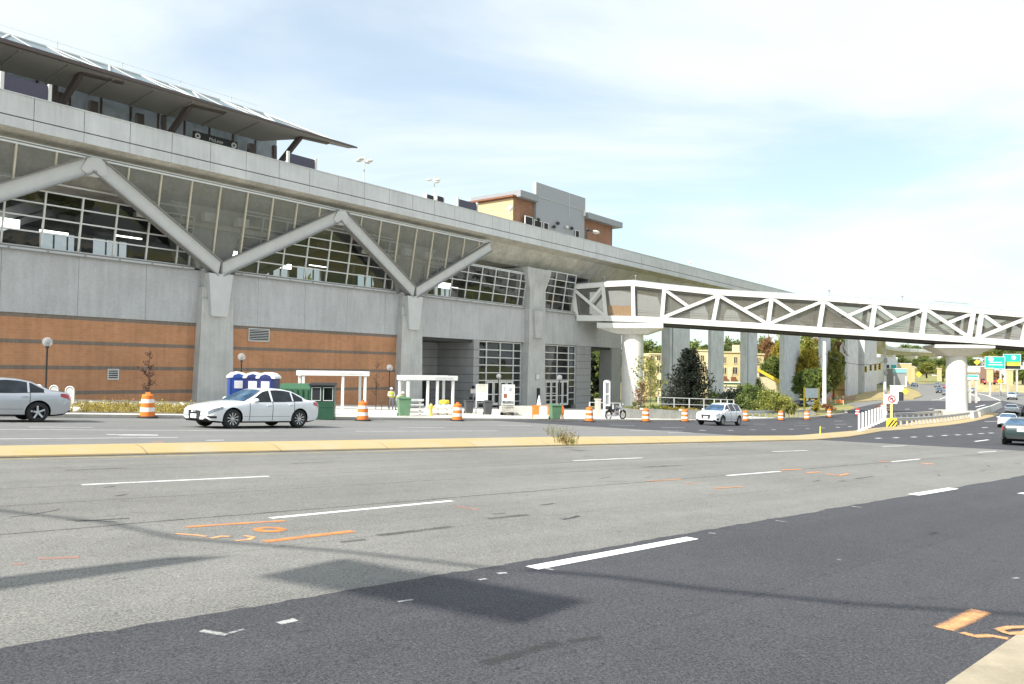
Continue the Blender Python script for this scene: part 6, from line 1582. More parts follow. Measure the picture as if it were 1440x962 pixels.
# ================================================================== PEOPLE
M['skin'] = plain('skin', (.42, .25, .17), .6); M['trouser'] = plain('grey_trousers', (.38, .38, .4), .8); M['hivis'] = plain('hi_vis_yellow', (.62, .68, .05), .6); M['shirt'] = plain('light_shirt', (.6, .58, .55), .8); M['hardhat'] = plain('white_hard_hat', (.8, .8, .78), .4); M['boots'] = plain('work_boots', (.1, .07, .04), .8)
def person(loc, rz, pose, label):
    r = empty('person', loc, rz, label, 'person', 'workers in yellow vests')
    J = pose['J']; E_ = pose['E']; RR = pose['R']
    me = bpy.data.meshes.new('body'); me.from_pydata([J[k] for k in J], [(list(J).index(a), list(J).index(b)) for a, b in E_], [])
    o = bpy.data.objects.new('body', me); COL.objects.link(o)
    o.modifiers.new('skin', 'SKIN'); s = o.modifiers.new('sub', 'SUBSURF'); s.levels = 2; s.render_levels = 2
    for i, k in enumerate(J):
        me.skin_vertices[0].data[i].radius = (RR[k], RR[k]*(.8 if k in ('chest', 'waist', 'pelvis') else 1)); me.skin_vertices[0].data[i].use_root = (k == 'pelvis')
    dg = bpy.context.evaluated_depsgraph_get(); m2 = bpy.data.meshes.new_from_object(o.evaluated_get(dg)); bpy.data.objects.remove(o)
    m2.materials.clear()
    for mt in (M['trouser'], M['shirt'], M['skin'], M['boots']): m2.materials.append(mt)
    zp = J['pelvis'][2]; hp = Vector(J['head'])
    for p in m2.polygons:
        c = p.center; dh = (c-hp).length
        hand = min((c-Vector(J['hl'])).length, (c-Vector(J['hr'])).length)
        p.material_index = 3 if c.z < .12 else 0 if c.z < zp+.05 and hand > .14 else 2 if (dh < .19 or hand < .12) else 1
        p.use_smooth = True
    b = bpy.data.objects.new('body', m2); COL.objects.link(b); b.parent = r
    up = (Vector(J['neck'])-Vector(J['pelvis'])).normalized()
    m = MB(); pl = Vector(J['pelvis'])+up*.05; ch = Vector(J['chest'])+up*.12
    m.tube([pl, pl.lerp(ch, .4), pl.lerp(ch, .8), ch], [.185, .19, .215, .17], 14); v = m.build('safety_vest', M['hivis'], r)
    m = MB(); mid = pl.lerp(ch, .45); m.tube([mid-up*.03, mid+up*.03], [.205, .205], 14); m.build('reflective_band', M['plate'], v)
    m = MB(); m.sphere(hp+Vector((0, 0, .05)), .135, 12, sc=(1.1, 1, .75)); m.lathe([(.16, 0), (.165, .015)], 14, tuple(hp+Vector((0.02, 0, .04)))); m.build('hard_hat', M['hardhat'], r)
    m = MB(); f = Vector((math.cos(pose.get('face', 0)), math.sin(pose.get('face', 0)), 0)); sd = Vector((-f.y, f.x, 0))
    m.sphere(hp+f*.105-Vector((0, 0, .02)), .02, 6); [m.sphere(hp+f*.095+sd*s*.035+Vector((0, 0, .01)), .012, 6) for s in (-1, 1)]; [m.sphere(hp+sd*s*.105, .022, 6) for s in (-1, 1)]
    m.build('face_features', M['skin'], r)
    for h_, e_ in (('hl', 'el'), ('hr', 'er')):
        hnd = Vector(J[h_]); d = (hnd-Vector(J[e_])).normalized(); a = d.cross(Vector((0, 0, 1))).normalized() if abs(d.z) < .95 else Vector((1, 0, 0))
        m = MB(); m.sphere(hnd+d*.05, .045, 8)
        for k, ln in enumerate((.07, .085, .08, .06)): q = hnd+d*.07+a*(.022*(k-1.5)); m.tube([q, q+d*ln*.6, q+d*ln-Vector((0, 0, .015))], [.009, .009, .007], 5)
        m.tube([hnd+a*.04, hnd+a*.07+d*.04, hnd+a*.06+d*.07], [.011, .01, .008], 5); m.build('hand', M['skin'], r)
E0 = [('pelvis', 'waist'), ('waist', 'chest'), ('chest', 'neck'), ('neck', 'head'), ('chest', 'sl'), ('sl', 'el'), ('el', 'hl'), ('chest', 'sr'), ('sr', 'er'), ('er', 'hr'), ('pelvis', 'tl'), ('tl', 'kl'), ('kl', 'al'), ('al', 'fl'), ('pelvis', 'tr'), ('tr', 'kr'), ('kr', 'ar'), ('ar', 'fr')]
R0_ = dict(pelvis=.16, waist=.15, chest=.18, neck=.06, head=.105, sl=.075, el=.05, hl=.035, sr=.075, er=.05, hr=.035, tl=.10, kl=.068, al=.05, fl=.04, tr=.10, kr=.068, ar=.05, fr=.04)
standp = dict(J=dict(pelvis=(0, 0, .95), waist=(.02, 0, 1.1), chest=(.06, 0, 1.33), neck=(.08, 0, 1.52), head=(.12, 0, 1.66), sl=(.06, .2, 1.42), el=(.12, .27, 1.14), hl=(.34, .2, 1.05), sr=(.06, -.2, 1.42), er=(.12, -.27, 1.14), hr=(.34, -.15, 1.08), tl=(0, .1, .88), kl=(.03, .12, .48), al=(-.02, .13, .09), fl=(.16, .14, .04), tr=(0, -.1, .88), kr=(.05, -.13, .48), ar=(0, -.16, .09), fr=(.18, -.17, .04)), E=E0, R=R0_)
bendp = dict(J=dict(pelvis=(0, 0, .92), waist=(.1, 0, 1.05), chest=(.3, 0, 1.2), neck=(.44, 0, 1.3), head=(.55, 0, 1.36), sl=(.33, .2, 1.22), el=(.42, .24, .95), hl=(.5, .12, .72), sr=(.33, -.2, 1.22), er=(.42, -.24, .95), hr=(.5, -.12, .72), tl=(0, .1, .86), kl=(.06, .13, .47), al=(-.02, .14, .09), fl=(.16, .15, .04), tr=(-.02, -.1, .86), kr=(.03, -.14, .47), ar=(-.1, -.16, .09), fr=(.08, -.17, .04)), E=E0, R=R0_)
g = at(551.5, 64); g.z += .13; person(g, rad(-80), standp, 'standing worker in yellow vest and white helmet, left of the pair by the lamp')
g = at(560.5, 63); g.z += .13; person(g, rad(-35), bendp, 'bending worker in yellow vest, right of the pair above the green bin')
# ================================================================== VEGETATION
M['leaf_g'] = foliage('green_leaves', (.075, .115, .03), (.23, .28, .06))
M['leaf_y'] = foliage('yellow_autumn_leaves', (.20, .17, .02), (.55, .42, .04))
M['leaf_yg'] = foliage('yellow_green_leaves', (.12, .15, .03), (.42, .40, .08))
M['leaf_o'] = foliage('rust_leaves', (.16, .09, .04), (.40, .20, .08))
M['leaf_d'] = foliage('dark_needles', (.005, .013, .006), (.018, .034, .014))
M['leaf_t'] = foliage('tan_grass', (.30, .24, .07), (.55, .45, .12))
M['leaf_br'] = foliage('brown_red_leaves', (.09, .045, .03), (.22, .10, .07))
M['bark'] = plain('bark', (.10, .075, .055), .9, var=.3, scale=6)
def leaf(vs, fs, c, s, rnd):
    a = Vector((rnd.gauss(0, 1), rnd.gauss(0, 1), rnd.gauss(0, 1)))
    if a.length < 1e-3: a = Vector((1, 0, 0))
    a.normalize(); b = a.cross(Vector((rnd.gauss(0, 1), rnd.gauss(0, 1), rnd.gauss(0, 1)))).normalized()
    k = len(vs); q = s*rnd.uniform(.6, 1.3)
    vs += [c-a*q, c-b*q*.5, c+a*q, c+b*q*.5]; fs.append((k, k+1, k+2, k+3))
def crown_mesh(name, seed, R_, H_, n_cl, per, leaf_s, mat, base=.25, cl_r=.3, flat=1.):
    rnd = random.Random(seed); vs = []; fs = []
    for _ in range(n_cl):
        while True:
            p = Vector((rnd.uniform(-1, 1), rnd.uniform(-1, 1), rnd.uniform(-1, 1)))
            if .35 < p.length < 1: break
        rr = R_*(1-.25*max(0, p.z))
        c = Vector((p.x*rr, p.y*rr, base*H_+(p.z*.5+.5)*(1-base)*H_)); cr = cl_r*R_*rnd.uniform(.6, 1.2)
        for _ in range(per):
            q = Vector((rnd.gauss(0, .5), rnd.gauss(0, .5), rnd.gauss(0, .38)))*cr
            leaf(vs, fs, c+q, leaf_s, rnd)
    me = bpy.data.meshes.new(name); me.from_pydata([tuple(v) for v in vs], [], fs); me.materials.append(mat); me.update(); return me
def trunk_mesh(H_, r0, limbs, seed, R_):
    rnd = random.Random(seed); m = MB()
    m.tube([(0, 0, -.4), (rnd.uniform(-.1, .1)*R_, 0, H_*.3), (0, rnd.uniform(-.1, .1)*R_, H_*.6), (0, 0, H_*.88)], [r0*1.3, r0, r0*.6, r0*.15], 8)
    for k in range(limbs):
        a = k*2.4+rnd.random(); z = H_*rnd.uniform(.25, .6); L = R_*rnd.uniform(.5, .9)
        m.tube([(0, 0, z), (math.cos(a)*L*.5, math.sin(a)*L*.5, z+L*.45), (math.cos(a)*L, math.sin(a)*L, z+L*.8)], [r0*.45, r0*.25, r0*.08], 6)
    return m
def make_tree(mat, seed, H_=10., R_=4., n=80, per=60, ls=.34, base=.22, limbs=7, cl=.3):
    r = empty('tree'); o = bpy.data.objects.new('crown', crown_mesh('crown', seed, R_, H_, n, per, ls, mat, base, cl)); COL.objects.link(o); o.parent = r
    trunk_mesh(H_, .028*H_, limbs, seed, R_).build('trunk', M['bark'], r); return r
protos = {k: make_tree(M[m], s) for k, m, s in (('g', 'leaf_g', 1), ('y', 'leaf_y', 2), ('yg', 'leaf_yg', 3), ('o', 'leaf_o', 4))}
protos['g2'] = make_tree(M['leaf_g'], 5, 11, 3.6); protos['yg2'] = make_tree(M['leaf_yg'], 6, 9, 4.4)
used = set()
def put_tree(kind, px, ytop, Y, wpx, label, group='trees in the background', ybase=None, name=None):
    g = at(px, Y); zt = at_z(px, ytop, Y).z
    if ybase is not None: g.z = at_z(px, ybase, Y).z
    p = protos[kind]
    if kind in used: p = copy_tree(p)
    used.add(kind)
    H0 = 11 if kind == 'g2' else 9 if kind == 'yg2' else 10; R_0 = 3.6 if kind == 'g2' else 4.4 if kind == 'yg2' else 4
    p.location = g; s = max(.2, (zt-g.z)/(H0*.97)); sw = wpx*Y/F_/2/R_0*1.15
    p.scale = (sw, sw, s); p.rotation_euler = (0, 0, random.uniform(0, 6.28)); tag(p, label, 'tree', group); return p
KL = {'g': 'green', 'g2': 'dark green', 'y': 'bright yellow', 'yg': 'yellow green', 'yg2': 'pale yellow green', 'o': 'rust orange'}
tl = [('g2', 893, 489, 330, 34, 'behind the yellow houses right of the round pier'), ('yg', 914, 499, 300, 34, 'behind the yellow houses, its top at the roof line'), ('g', 912, 482, 360, 44, 'highest one above the yellow houses near the round pier'), ('g', 938, 488, 350, 40, 'hidden mostly by the first viaduct pier'), ('yg2', 962, 493, 320, 46, 'above the dark evergreen on its left'),
      ('g', 975, 483, 350, 38, 'above the dark evergreen between two piers'), ('g2', 991, 487, 345, 34, 'left of the second viaduct pier'), ('yg', 985, 495, 300, 44, 'low one just behind the roof right of the evergreen'), ('g', 1023, 479, 280, 20, 'rounded one directly behind the chimney between the second and third piers'), ('g2', 1036, 481, 300, 24, 'left edge of the third pier'), ('yg2', 1012, 488, 320, 30, 'low one behind the second pier'),
      ('g', 1072, 478, 330, 30, 'right of the third pier beneath the bridge'), ('o', 1081, 480, 230, 30, 'round rust coloured crown between the third and fourth piers'), ('y', 1096, 488, 215, 26, 'between the rust coloured tree and the fourth pier'), ('g2', 1085, 503, 200, 30, 'dark one under the rust coloured crown'),
      ('g', 1133, 472, 300, 34, 'top one right of the fourth pier'), ('yg', 1139, 480, 250, 30, 'right of the fourth pier, below the green top'), ('y', 1138, 494, 190, 34, 'brightest one right of the fourth pier'), ('o', 1152, 478, 260, 26, 'behind the fifth pier'), ('g2', 1148, 520, 170, 32, 'low dark one behind the blank blue sign'), ('g2', 1132, 522, 172, 28, 'low dark one touching the fourth pier'),
      ('g', 1172, 470, 300, 36, 'top one between the fifth and sixth piers'), ('o', 1178, 485, 240, 30, 'between the fifth and sixth piers'), ('yg', 1172, 495, 210, 26, 'low one between the fifth and sixth piers'), ('g', 1196, 472, 320, 30, 'behind the sixth pier'), ('yg2', 1062, 533, 170, 22, 'small one beneath the slanted yellow roof'), ('yg', 1108, 470, 340, 34, 'behind the fourth pier'),
      ('yg', 880, 505, 260, 20, 'right beside the round pier')]
for k, px, yt, Y, w, lb in tl: put_tree(k, px, yt, Y, w, KL[k]+' tree '+lb)
fr_ = [('g', 1272, 486, 620, 26, 'round top rising above the far overpass'), ('g2', 1290, 487, 640, 24, 'second top above the far overpass'), ('g', 1307, 488, 630, 26, 'third top above the far overpass'), ('g', 1330, 489, 640, 30, 'behind the median pier cap'), ('g', 1268, 504, 420, 24, 'dark mass under the far overpass, left'), ('g', 1297, 503, 380, 26, 'dark mass under the far overpass, centre'), ('yg', 1303, 511, 340, 24, 'lighter one under the far overpass'), ('g2', 1322, 504, 400, 22, 'between overpass pier and median pier'), ('yg', 1326, 516, 330, 18, 'small one left of the median pier'), ('g', 1362, 503, 420, 26, 'between the median pier and the signs'),
       ('yg', 1402, 488, 480, 34, 'left one above the turquoise highway signs'), ('g', 1418, 486, 460, 32, 'above the gap between the two highway signs'), ('g2', 1436, 487, 450, 30, 'above the right highway sign'), ('yg', 1424, 521, 260, 26, 'hedge like one under the right highway sign'), ('g2', 1438, 520, 250, 24, 'at the right edge under the highway signs'), ('o', 1402, 522, 250, 12, 'thin one between the two highway sign posts'), ('yg2', 1396, 500, 380, 20, 'pale one behind the left highway sign'), ('g', 1452, 490, 420, 34, 'just beyond the right edge')]
for k, px, yt, Y, w, lb in fr_: put_tree(k, px, yt, Y, w, KL[k]+' tree '+lb, 'distant trees by the highway', ybase=yt+26 if yt < 500 else yt+20)
# trees seen through the dark opening at the right end of the station
for i, (px, Y, lb) in enumerate(((838, 190, 'left of two dark trees seen through the opening at the end of the station'), (856, 200, 'right of two dark trees seen through the opening at the end of the station'))):
    put_tree('g2', px, 474, Y, 36, lb)
for u_, lb in ((30, 'tall tree behind the station, glimpsed through the windows over the left brace'), (44, 'tall tree behind the station, glimpsed through the windows right of the last brace'), (57, 'tall tree behind the station near its right end')):
    p = copy_tree(protos['yg']); w = st2w(u_, 40); p.location = (w.x, w.y, gz(w.x, w.y)); p.scale = (1.7, 1.7, 1.75); tag(p, lb, 'tree', 'trees behind the station')

# trees across the road behind the camera (mirrored in the station glass)
for i, (t_, w_, kd) in enumerate(((-8, -16, 'yg'), (6, -22, 'g'), (22, -15, 'yg2'), (34, -20, 'yg'), (48, -14, 'g'), (62, -18, 'yg2'), (78, -16, 'g2'), (-24, -18, 'g'))):
    p = copy_tree(protos[kd]); x, y = xy(t_, w_); p.location = (x, y, gz(x, y)); p.scale = (1, 1, 1.05); tag(p, KL[kd]+' roadside tree across the road from the station, behind the viewer', 'tree', 'trees across the road from the station '+kd)
def bush(px, Y, ybase, wpx, hpx, mat, label, n=22, per=60, ls=.11, name='shrub', group=None, seed=None):
    g = at(px, Y); g.z = at_z(px, ybase, Y).z; R_ = wpx*Y/F_/2; h = hpx*Y/F_
    r = empty(name, g, 0, label, 'shrub', group)
    o = bpy.data.objects.new('foliage', crown_mesh('foliage', seed or int(px*7), R_, h, n, per, ls, mat, .0, .30)); COL.objects.link(o); o.parent = r
    m = MB(); rnd = random.Random(int(px))
    for k in range(6): a = k*1.05; m.tube([(0, 0, -.2), (math.cos(a)*R_*.5, math.sin(a)*R_*.5, h*.55)], [.03, .01], 5)
    m.build('stems', M['bark'], r); return r
# the dark evergreen
def evergreen():
    rnd = random.Random(3); vs = []; fs = []; H_ = 1.0; m = MB()
    m.tube([(0, 0, -.05), (0, 0, .95)], [.022, .004], 8)
    n = 0
    for lev in range(30):
        z = .04+lev/30*.93; R_ = (1-z)**.75*.47+.02; nb = int(9+R_*34)
        for k in range(nb):
            a = rnd.uniform(0, 6.283); L = R_*rnd.uniform(.5, 1.2); pts = []
            for s in range(7):
                f = s/6; x = L*f; zz = z-.05*math.sin(f*2.4)*L/.4+.11*f**3*L/.4+rnd.uniform(-.004, .004); pts.append(Vector((math.cos(a)*x, math.sin(a)*x, zz)))
            m.tube(pts[::2], [.004, .003, .002, .001], 4, cap=False)
            for s in range(1, 7):
                f = s/6
                for _ in range(int(4+6*f)):
                    c = pts[s]+Vector((rnd.gauss(0, .012), rnd.gauss(0, .012), rnd.gauss(0, .010)+(.014 if s == 6 else 0))); leaf(vs, fs, c, .0145, rnd)
    me = bpy.data.meshes.new('foliage'); me.from_pydata([tuple(v) for v in vs], [], fs); me.materials.append(M['leaf_d']); return me, m
g = at(970, 98); g.z = at_z(970, 578, 98).z; H_ = at_z(974, 488, 98).z-g.z
r = empty('evergreen_tree', g, 0, 'dark spiky evergreen with upturned branch tips in front of the viaduct piers', 'tree'); r.scale = (H_*.98, H_*.98, H_)
me, m = evergreen(); o = bpy.data.objects.new('foliage', me); COL.objects.link(o); o.parent = r; m.build('trunk', M['bark'], r)
for i, (px, Y, w_, h_) in enumerate(((834, 150, 16, 84), (846, 158, 22, 92), (858, 150, 18, 80))):
    bush(px, Y, 574, w_, h_, M['leaf_d'] if i != 1 else M['leaf_g'], ('left', 'middle', 'right')[i]+' one of three dark trees filling the opening at the end of the station', 60, 90, .3, 'dark_tree', 'dark trees seen through the station opening', seed=70+i)
# slender young trees
def sapling(px, ytop, Y, mat, label, H_dens=260, ls=.07, wide=.5, ybase=None, cat='tree'):
    g = at(px, Y); 
    if ybase: g.z = at_z(px, ybase, Y).z
    h = at_z(px, ytop, Y).z-g.z; r = empty('young_tree', g, 0, label, cat)
    rnd = random.Random(int(px)); vs = []; fs = []; m = MB()
    m.tube([(0, 0, -.1), (.03, 0, h*.4), (0, .03, h*.98)], [.035, .025, .006], 7)
    for k in range(26):
        z = h*rnd.uniform(.28, .95); a = rnd.uniform(0, 6.28); L = wide*h*.2*(1.25-abs(z/h-.5)*1.8)*rnd.uniform(.6, 1.2); e = Vector((math.cos(a)*L, math.sin(a)*L, z+L*1.1))
        m.tube([(0, 0, z), tuple(e)], [.012, .004], 4)
        for _ in range(H_dens//26):
            f = rnd.uniform(.2, 1.1); c = Vector((0, 0, z)).lerp(e, f)+Vector((rnd.gauss(0, .05), rnd.gauss(0, .05), rnd.gauss(0, .06)))*wide*1.6; leaf(vs, fs, c, ls, rnd)
    me = bpy.data.meshes.new('crown'); me.from_pydata([tuple(v) for v in vs], [], fs); me.materials.append(mat); o = bpy.data.objects.new('crown', me); COL.objects.link(o); o.parent = r; m.build('trunk', M['bark'], r)
sapling(210, 495, 47, M['leaf_br'], 'slim young tree with dark red brown leaves behind the grimy barrel', 520, .065, .62)
sapling(530, 506, 62, M['leaf_br'], 'thin bare looking young tree with a few red leaves between the shelter frames', 180, .06, .55)
sapling(915, 505, 72, M['leaf_yg'], 'loose yellowing young tree between the round pier and the viaduct', 900, .13, 1.3, ybase=590)
sapling(902, 540, 66, M['leaf_o'], 'small rusty bush like tree in the flower bed behind a barrel', 420, .1, 1.2, ybase=585)
sapling(538, 553, 60, M['bark'], 'leafless twiggy shrub left of the workers', 60, .03, .9)
# shrubs
bush(1035, 95, 576, 46, 28, M['leaf_d'], 'dark low shrub right of the evergreen', 40, 90, .13)
bush(1006, 97, 580, 30, 28, M['leaf_g'], 'green shrub touching the right side of the evergreen', 30, 80, .13)
bush(1060, 92, 577, 44, 34, M['leaf_g'], 'tall light green shrub between the third and fourth viaduct piers', 60, 80, .12)
bush(1090, 90, 577, 54, 26, M['leaf_yg'], 'yellow green shrub directly left of the fourth viaduct pier', 46, 100, .12)
bush(1047, 100, 575, 24, 40, M['leaf_g'], 'upright green shrub in front of the third viaduct pier', 26, 80, .13)
bush(1113, 88, 581, 22, 14, M['leaf_yg'], 'small low shrub at the foot of the fourth pier', 20, 60, .1)
bush(1148, 96, 578, 16, 14, M['leaf_y'], 'small yellow shrub at the right post of the blank blue sign', 16, 60, .12)
bush(1166, 98, 577, 20, 9, M['leaf_o'], 'low rusty weeds right of the blank blue sign', 16, 60, .12)
rb = random.Random(11)
FB = 'low plants in the flower bed'
for i, (px, mt, w, h, lb) in enumerate(((880, 'leaf_yg', 22, 9, 'low yellow green plant at the left end of the flower bed'), (893, 'leaf_t', 20, 8, 'straw yellow plant beside the round pier foot'), (897, 'leaf_g', 18, 17, 'taller leafy green plant right of the round pier'), (914, 'leaf_g', 26, 12, 'green plant below the loose yellowing tree'), (926, 'leaf_yg', 22, 10, 'yellow green plant left of the railing end'), (940, 'leaf_y', 24, 8, 'bright yellow flowers under the railing end'), (955, 'leaf_y', 22, 7, 'bright yellow flowers below the evergreen'), (972, 'leaf_t', 24, 5, 'thin straw plants at the right of the flower bed'))):
    bush(px, 68+i*.6, 583.5-i*.3, w, h+2, M[mt], lb, 22, 60, .07, 'low_plant', FB, seed=50+i)
# grasses in the planting strip
vs = []; fs = []
for _ in range(6500):
    t = rb.uniform(2, 21); w = rb.uniform(37.9, 46); x, y = xy(t, w); h = rb.uniform(.12, .5)*(1.3 if rb.random() < .1 else .8); a = rb.uniform(0, 3.14); z = gz(x, y)+.15
    if rb.random() < .35: continue
    dx, dy = math.cos(a)*.03, math.sin(a)*.03; lx, ly = rb.gauss(0, .12), rb.gauss(0, .12); k = len(vs)
    vs += [(x-dx, y-dy, z), (x+dx, y+dy, z), (x+lx, y+ly, z+h)]; fs.append((k, k+1, k+2))
    for _ in range(3):
        c = Vector((x+lx*rb.random()+rb.gauss(0, .06), y+ly*rb.random()+rb.gauss(0, .06), z+h*rb.uniform(.3, 1))); leaf(vs, fs, c, .06, rb)
me = bpy.data.meshes.new('dry_grass'); me.from_pydata([tuple(v) for v in vs], [], fs); me.materials.append(M['leaf_t']); o = bpy.data.objects.new('dry_grass', me); COL.objects.link(o)
tag(o, 'dry yellow weeds growing in the strip before the brick wall', 'grass', kind='stuff')
RG = 'pale rocks in the dry grass strip'
rk = [(104, 583, .5), (118, 577, .4), (136, 574, .55), (152, 579, .35), (168, 575, .5), (184, 580, .3), (196, 573, .45), (226, 575, .4), (243, 579, .45), (255, 574, .5), (262, 581, .3), (128, 571, .35)]
for i, (px, py, s) in enumerate(rk):
    g = ground(px, py); bm = bmesh.new(); bmesh.ops.create_icosphere(bm, subdivisions=2, radius=s*.62)
    for v in bm.verts: v.co = Vector((v.co.x*1.3, v.co.y*.8, v.co.z*.55))*(1+rb.uniform(-.14, .14))
    me = bpy.data.meshes.new('rock'); bm.to_mesh(me); bm.free(); me.materials.append(M['walk']); o = bpy.data.objects.new('rock', me); COL.objects.link(o); o.location = g; o.location.z += .2; o.rotation_euler.z = i*.7
    tag(o, 'pale rock lying among the dry weeds before the brick wall', 'rock', RG)
# weeds on the median
def weed(px, py, h, label, n=26, seed=1):
    x, y = groundh(px, py, .15); r = empty('median_weed', (x, y, gz(x, y)+.15), 0, label, 'weed', 'weeds on the yellow median'); rnd = random.Random(seed); m = MB(); vs = []; fs = []
    for k in range(n):
        a = rnd.uniform(0, 6.28); L = h*rnd.uniform(.4, 1); sp = rnd.uniform(.1, .55)*h; b = Vector((rnd.gauss(0, .08), rnd.gauss(0, .05), 0)); tip = b+Vector((math.cos(a)*sp, math.sin(a)*sp, L)); mid = b.lerp(tip, .5)+Vector((0, 0, .06))
        m.tube([b, mid, tip], [.006, .004, .002], 4)
        for _ in range(14): leaf(vs, fs, b.lerp(tip, rnd.uniform(.3, 1.05))+Vector((rnd.gauss(0, .02), rnd.gauss(0, .02), rnd.gauss(0, .02))), .022, rnd)
    m.build('stems', M['leaf_t'], r); me = bpy.data.meshes.new('leaves'); me.from_pydata([tuple(v) for v in vs], [], fs); me.materials.append(M['leaf_yg'] if seed != 3 else M['leaf_o']); o = bpy.data.objects.new('leaves', me); COL.objects.link(o); o.parent = r
weed(787, 623, .55, 'tallest dry weed on the yellow median', 22, 1); weed(797, 626, .42, 'brownish weed right of the tallest on the median', 20, 3); weed(806, 627, .38, 'spindly weed at the right of the median clump', 14, 2); weed(769, 612, .38, 'small green weed on the far edge of the median', 10, 4)

# ================================================================== BACKGROUND BUILDINGS
M['cream'] = plain('cream_render', (.62, .50, .26), .85, var=.06); M['cream2'] = plain('pale_cream_render', (.66, .58, .38), .85, var=.06); M['pane'] = plain('dark_pane', (.04, .04, .05), .2)
HG = 'yellow row houses beyond the viaduct'
def house(px0, px1, ytop, Yd, hz, mat, label, wins, door=None, extra=None, ybase=556):
    a = at_z(px0, ybase, Yd); b = at_z(px1, ybase, Yd); w = b.x-a.x; zt = at_z((px0+px1)/2, ytop, Yd).z; z0 = min(a.z, gz(a.x, a.y))-1
    r = empty('row_house', (a.x, Yd, z0), 0, label, 'house', HG); H_ = zt-z0
    m = MB(); m.box(0, w, 0, 10, 0, H_); m.build('wall', mat, r)
    m = MB(); m.box(-.15, w+.15, -.3, 10.2, H_, H_+.35); m.build('cornice', M['cream2'], r)
    k = Yd/F_
    for (x0, y0, x1, y1) in wins:
        p = at_z(x0, y0, Yd); q = at_z(x1, y1, Yd); X0, X1, Z0, Z1 = p.x-a.x, q.x-a.x, q.z-z0, p.z-z0
        m = MB()
        for e in ((X0-.15, X0, Z0-.15, Z1+.15), (X1, X1+.15, Z0-.15, Z1+.15), (X0, X1, Z1, Z1+.15), (X0, X1, Z0-.2, Z0), ((X0+X1)/2-.05, (X0+X1)/2+.05, Z0, Z1)): m.box(e[0], e[1], -.12, 0, e[2], e[3])
        f = m.build('window', M['cream2'], r); m = MB(); m.box(X0, X1, -.05, -.01, Z0, Z1); m.build('pane', M['pane'], f)
    return r, a, z0
house(884, 912, 501, 232, 0, M['cream'], 'yellow row house immediately right of the round pier', [(890, 508, 894, 516), (900, 508, 904, 516), (906, 522, 911, 530), (890, 522, 895, 530)])
house(912.3, 939, 498.5, 234, 0, M['cream2'], 'yellow row house left of the first viaduct pier with dark lower windows', [(924, 499.8, 929, 507), (915, 500, 919, 507), (924, 514, 931, 523), (914, 516, 919, 523), (924, 534, 930, 543)])
house(939.3, 968, 497, 232, 0, M['cream'], 'yellow row house behind the first viaduct pier and evergreen', [(953, 504, 957, 512), (962, 504, 966, 512)])
house(968.3, 997, 493.5, 236, 0, M['cream2'], 'yellow row house behind the top of the evergreen', [(975, 500, 979, 508), (986, 500, 990, 508), (988, 515, 994, 524)])
r, a, z0 = house(1008, 1041, 496, 230, 0, M['cream'], 'yellow row house with red entrance steps between the second and third piers', [(1017.5, 502, 1020.5, 511), (1032, 502, 1036, 511), (1016.5, 517, 1021, 526), (1030.5, 516.5, 1036.5, 526)])
p = at_z(1024, 517, 230); q = at_z(1029, 537, 230); m = MB(); m.box(p.x-a.x, q.x-a.x, -.2, 0, q.z-z0, p.z-z0); m.build('door', M['cream2'], r)
p = at_z(1016, 529, 228); q = at_z(1023, 536, 228); m = MB(); m.box(p.x-a.x, q.x-a.x, -1.5, -.2, q.z-z0, p.z-z0); p = at_z(1030, 530, 228); q = at_z(1036, 537, 228); m.box(p.x-a.x, q.x-a.x, -1.5, -.2, q.z-z0, p.z-z0); m.build('brick_steps', M['rust'], r)
p = at_z(1035, 486.5, 231); q = at_z(1040, 496, 231); m = MB(); m.box(p.x-a.x-.6, q.x-a.x, 1, 3, q.z-z0, p.z-z0+.3); m.build('chimney', M['cream2'], r)
house(1041.3, 1064, 496, 232, 0, M['cream2'], 'yellow row house behind the third viaduct pier', [(1052, 502, 1056, 511), (1058, 515, 1062, 524)])
r, a, z0 = house(1062.5, 1074, 499, 205, 0, M['cream'], 'narrow yellow house right of the third pier', [(1065, 503, 1068, 511)])
# yellow slanted roof
r = empty('sloping_yellow_roof_house', at(1080, 190), 0, 'low house with bright yellow roof edge slanting down right, behind the fourth pier', 'house'); b0 = Vector(r.location)
p1, p2, p3, p4 = (at_z(px, py, 190)-b0 for px, py in ((1064, 517), (1098, 535), (1064, 521.5), (1098, 540)))
m = MB(); m.hexa([p3, p4, p4+Vector((0, 8, 0)), p3+Vector((0, 8, 0)), p1, p2, p2+Vector((0, 8, 0)), p1+Vector((0, 8, 0))]); m.build('roof', M['sign_yellow'], r)
q1, q2, q3, q4 = (at_z(px, py, 190)-b0+Vector((0, .3, 0)) for px, py in ((1064, 521.5), (1098, 540), (1098, 552), (1064, 552)))
m = MB(); m.hexa([q4, q3, q3+Vector((0, 7, 0)), q4+Vector((0, 7, 0)), q1, q2, q2+Vector((0, 7, 0)), q1+Vector((0, 7, 0))]); m.build('wall', M['cream2'], r)
d1, d2 = at_z(1068, 524, 190)-b0, at_z(1079, 529, 190)-b0; m = MB(); m.prism([(d1.x, d1.z), (d2.x, d2.z), (d1.x, d2.z)], 'y', -.0+.1, .28); m.build('dark_gable', M['pane'], r)
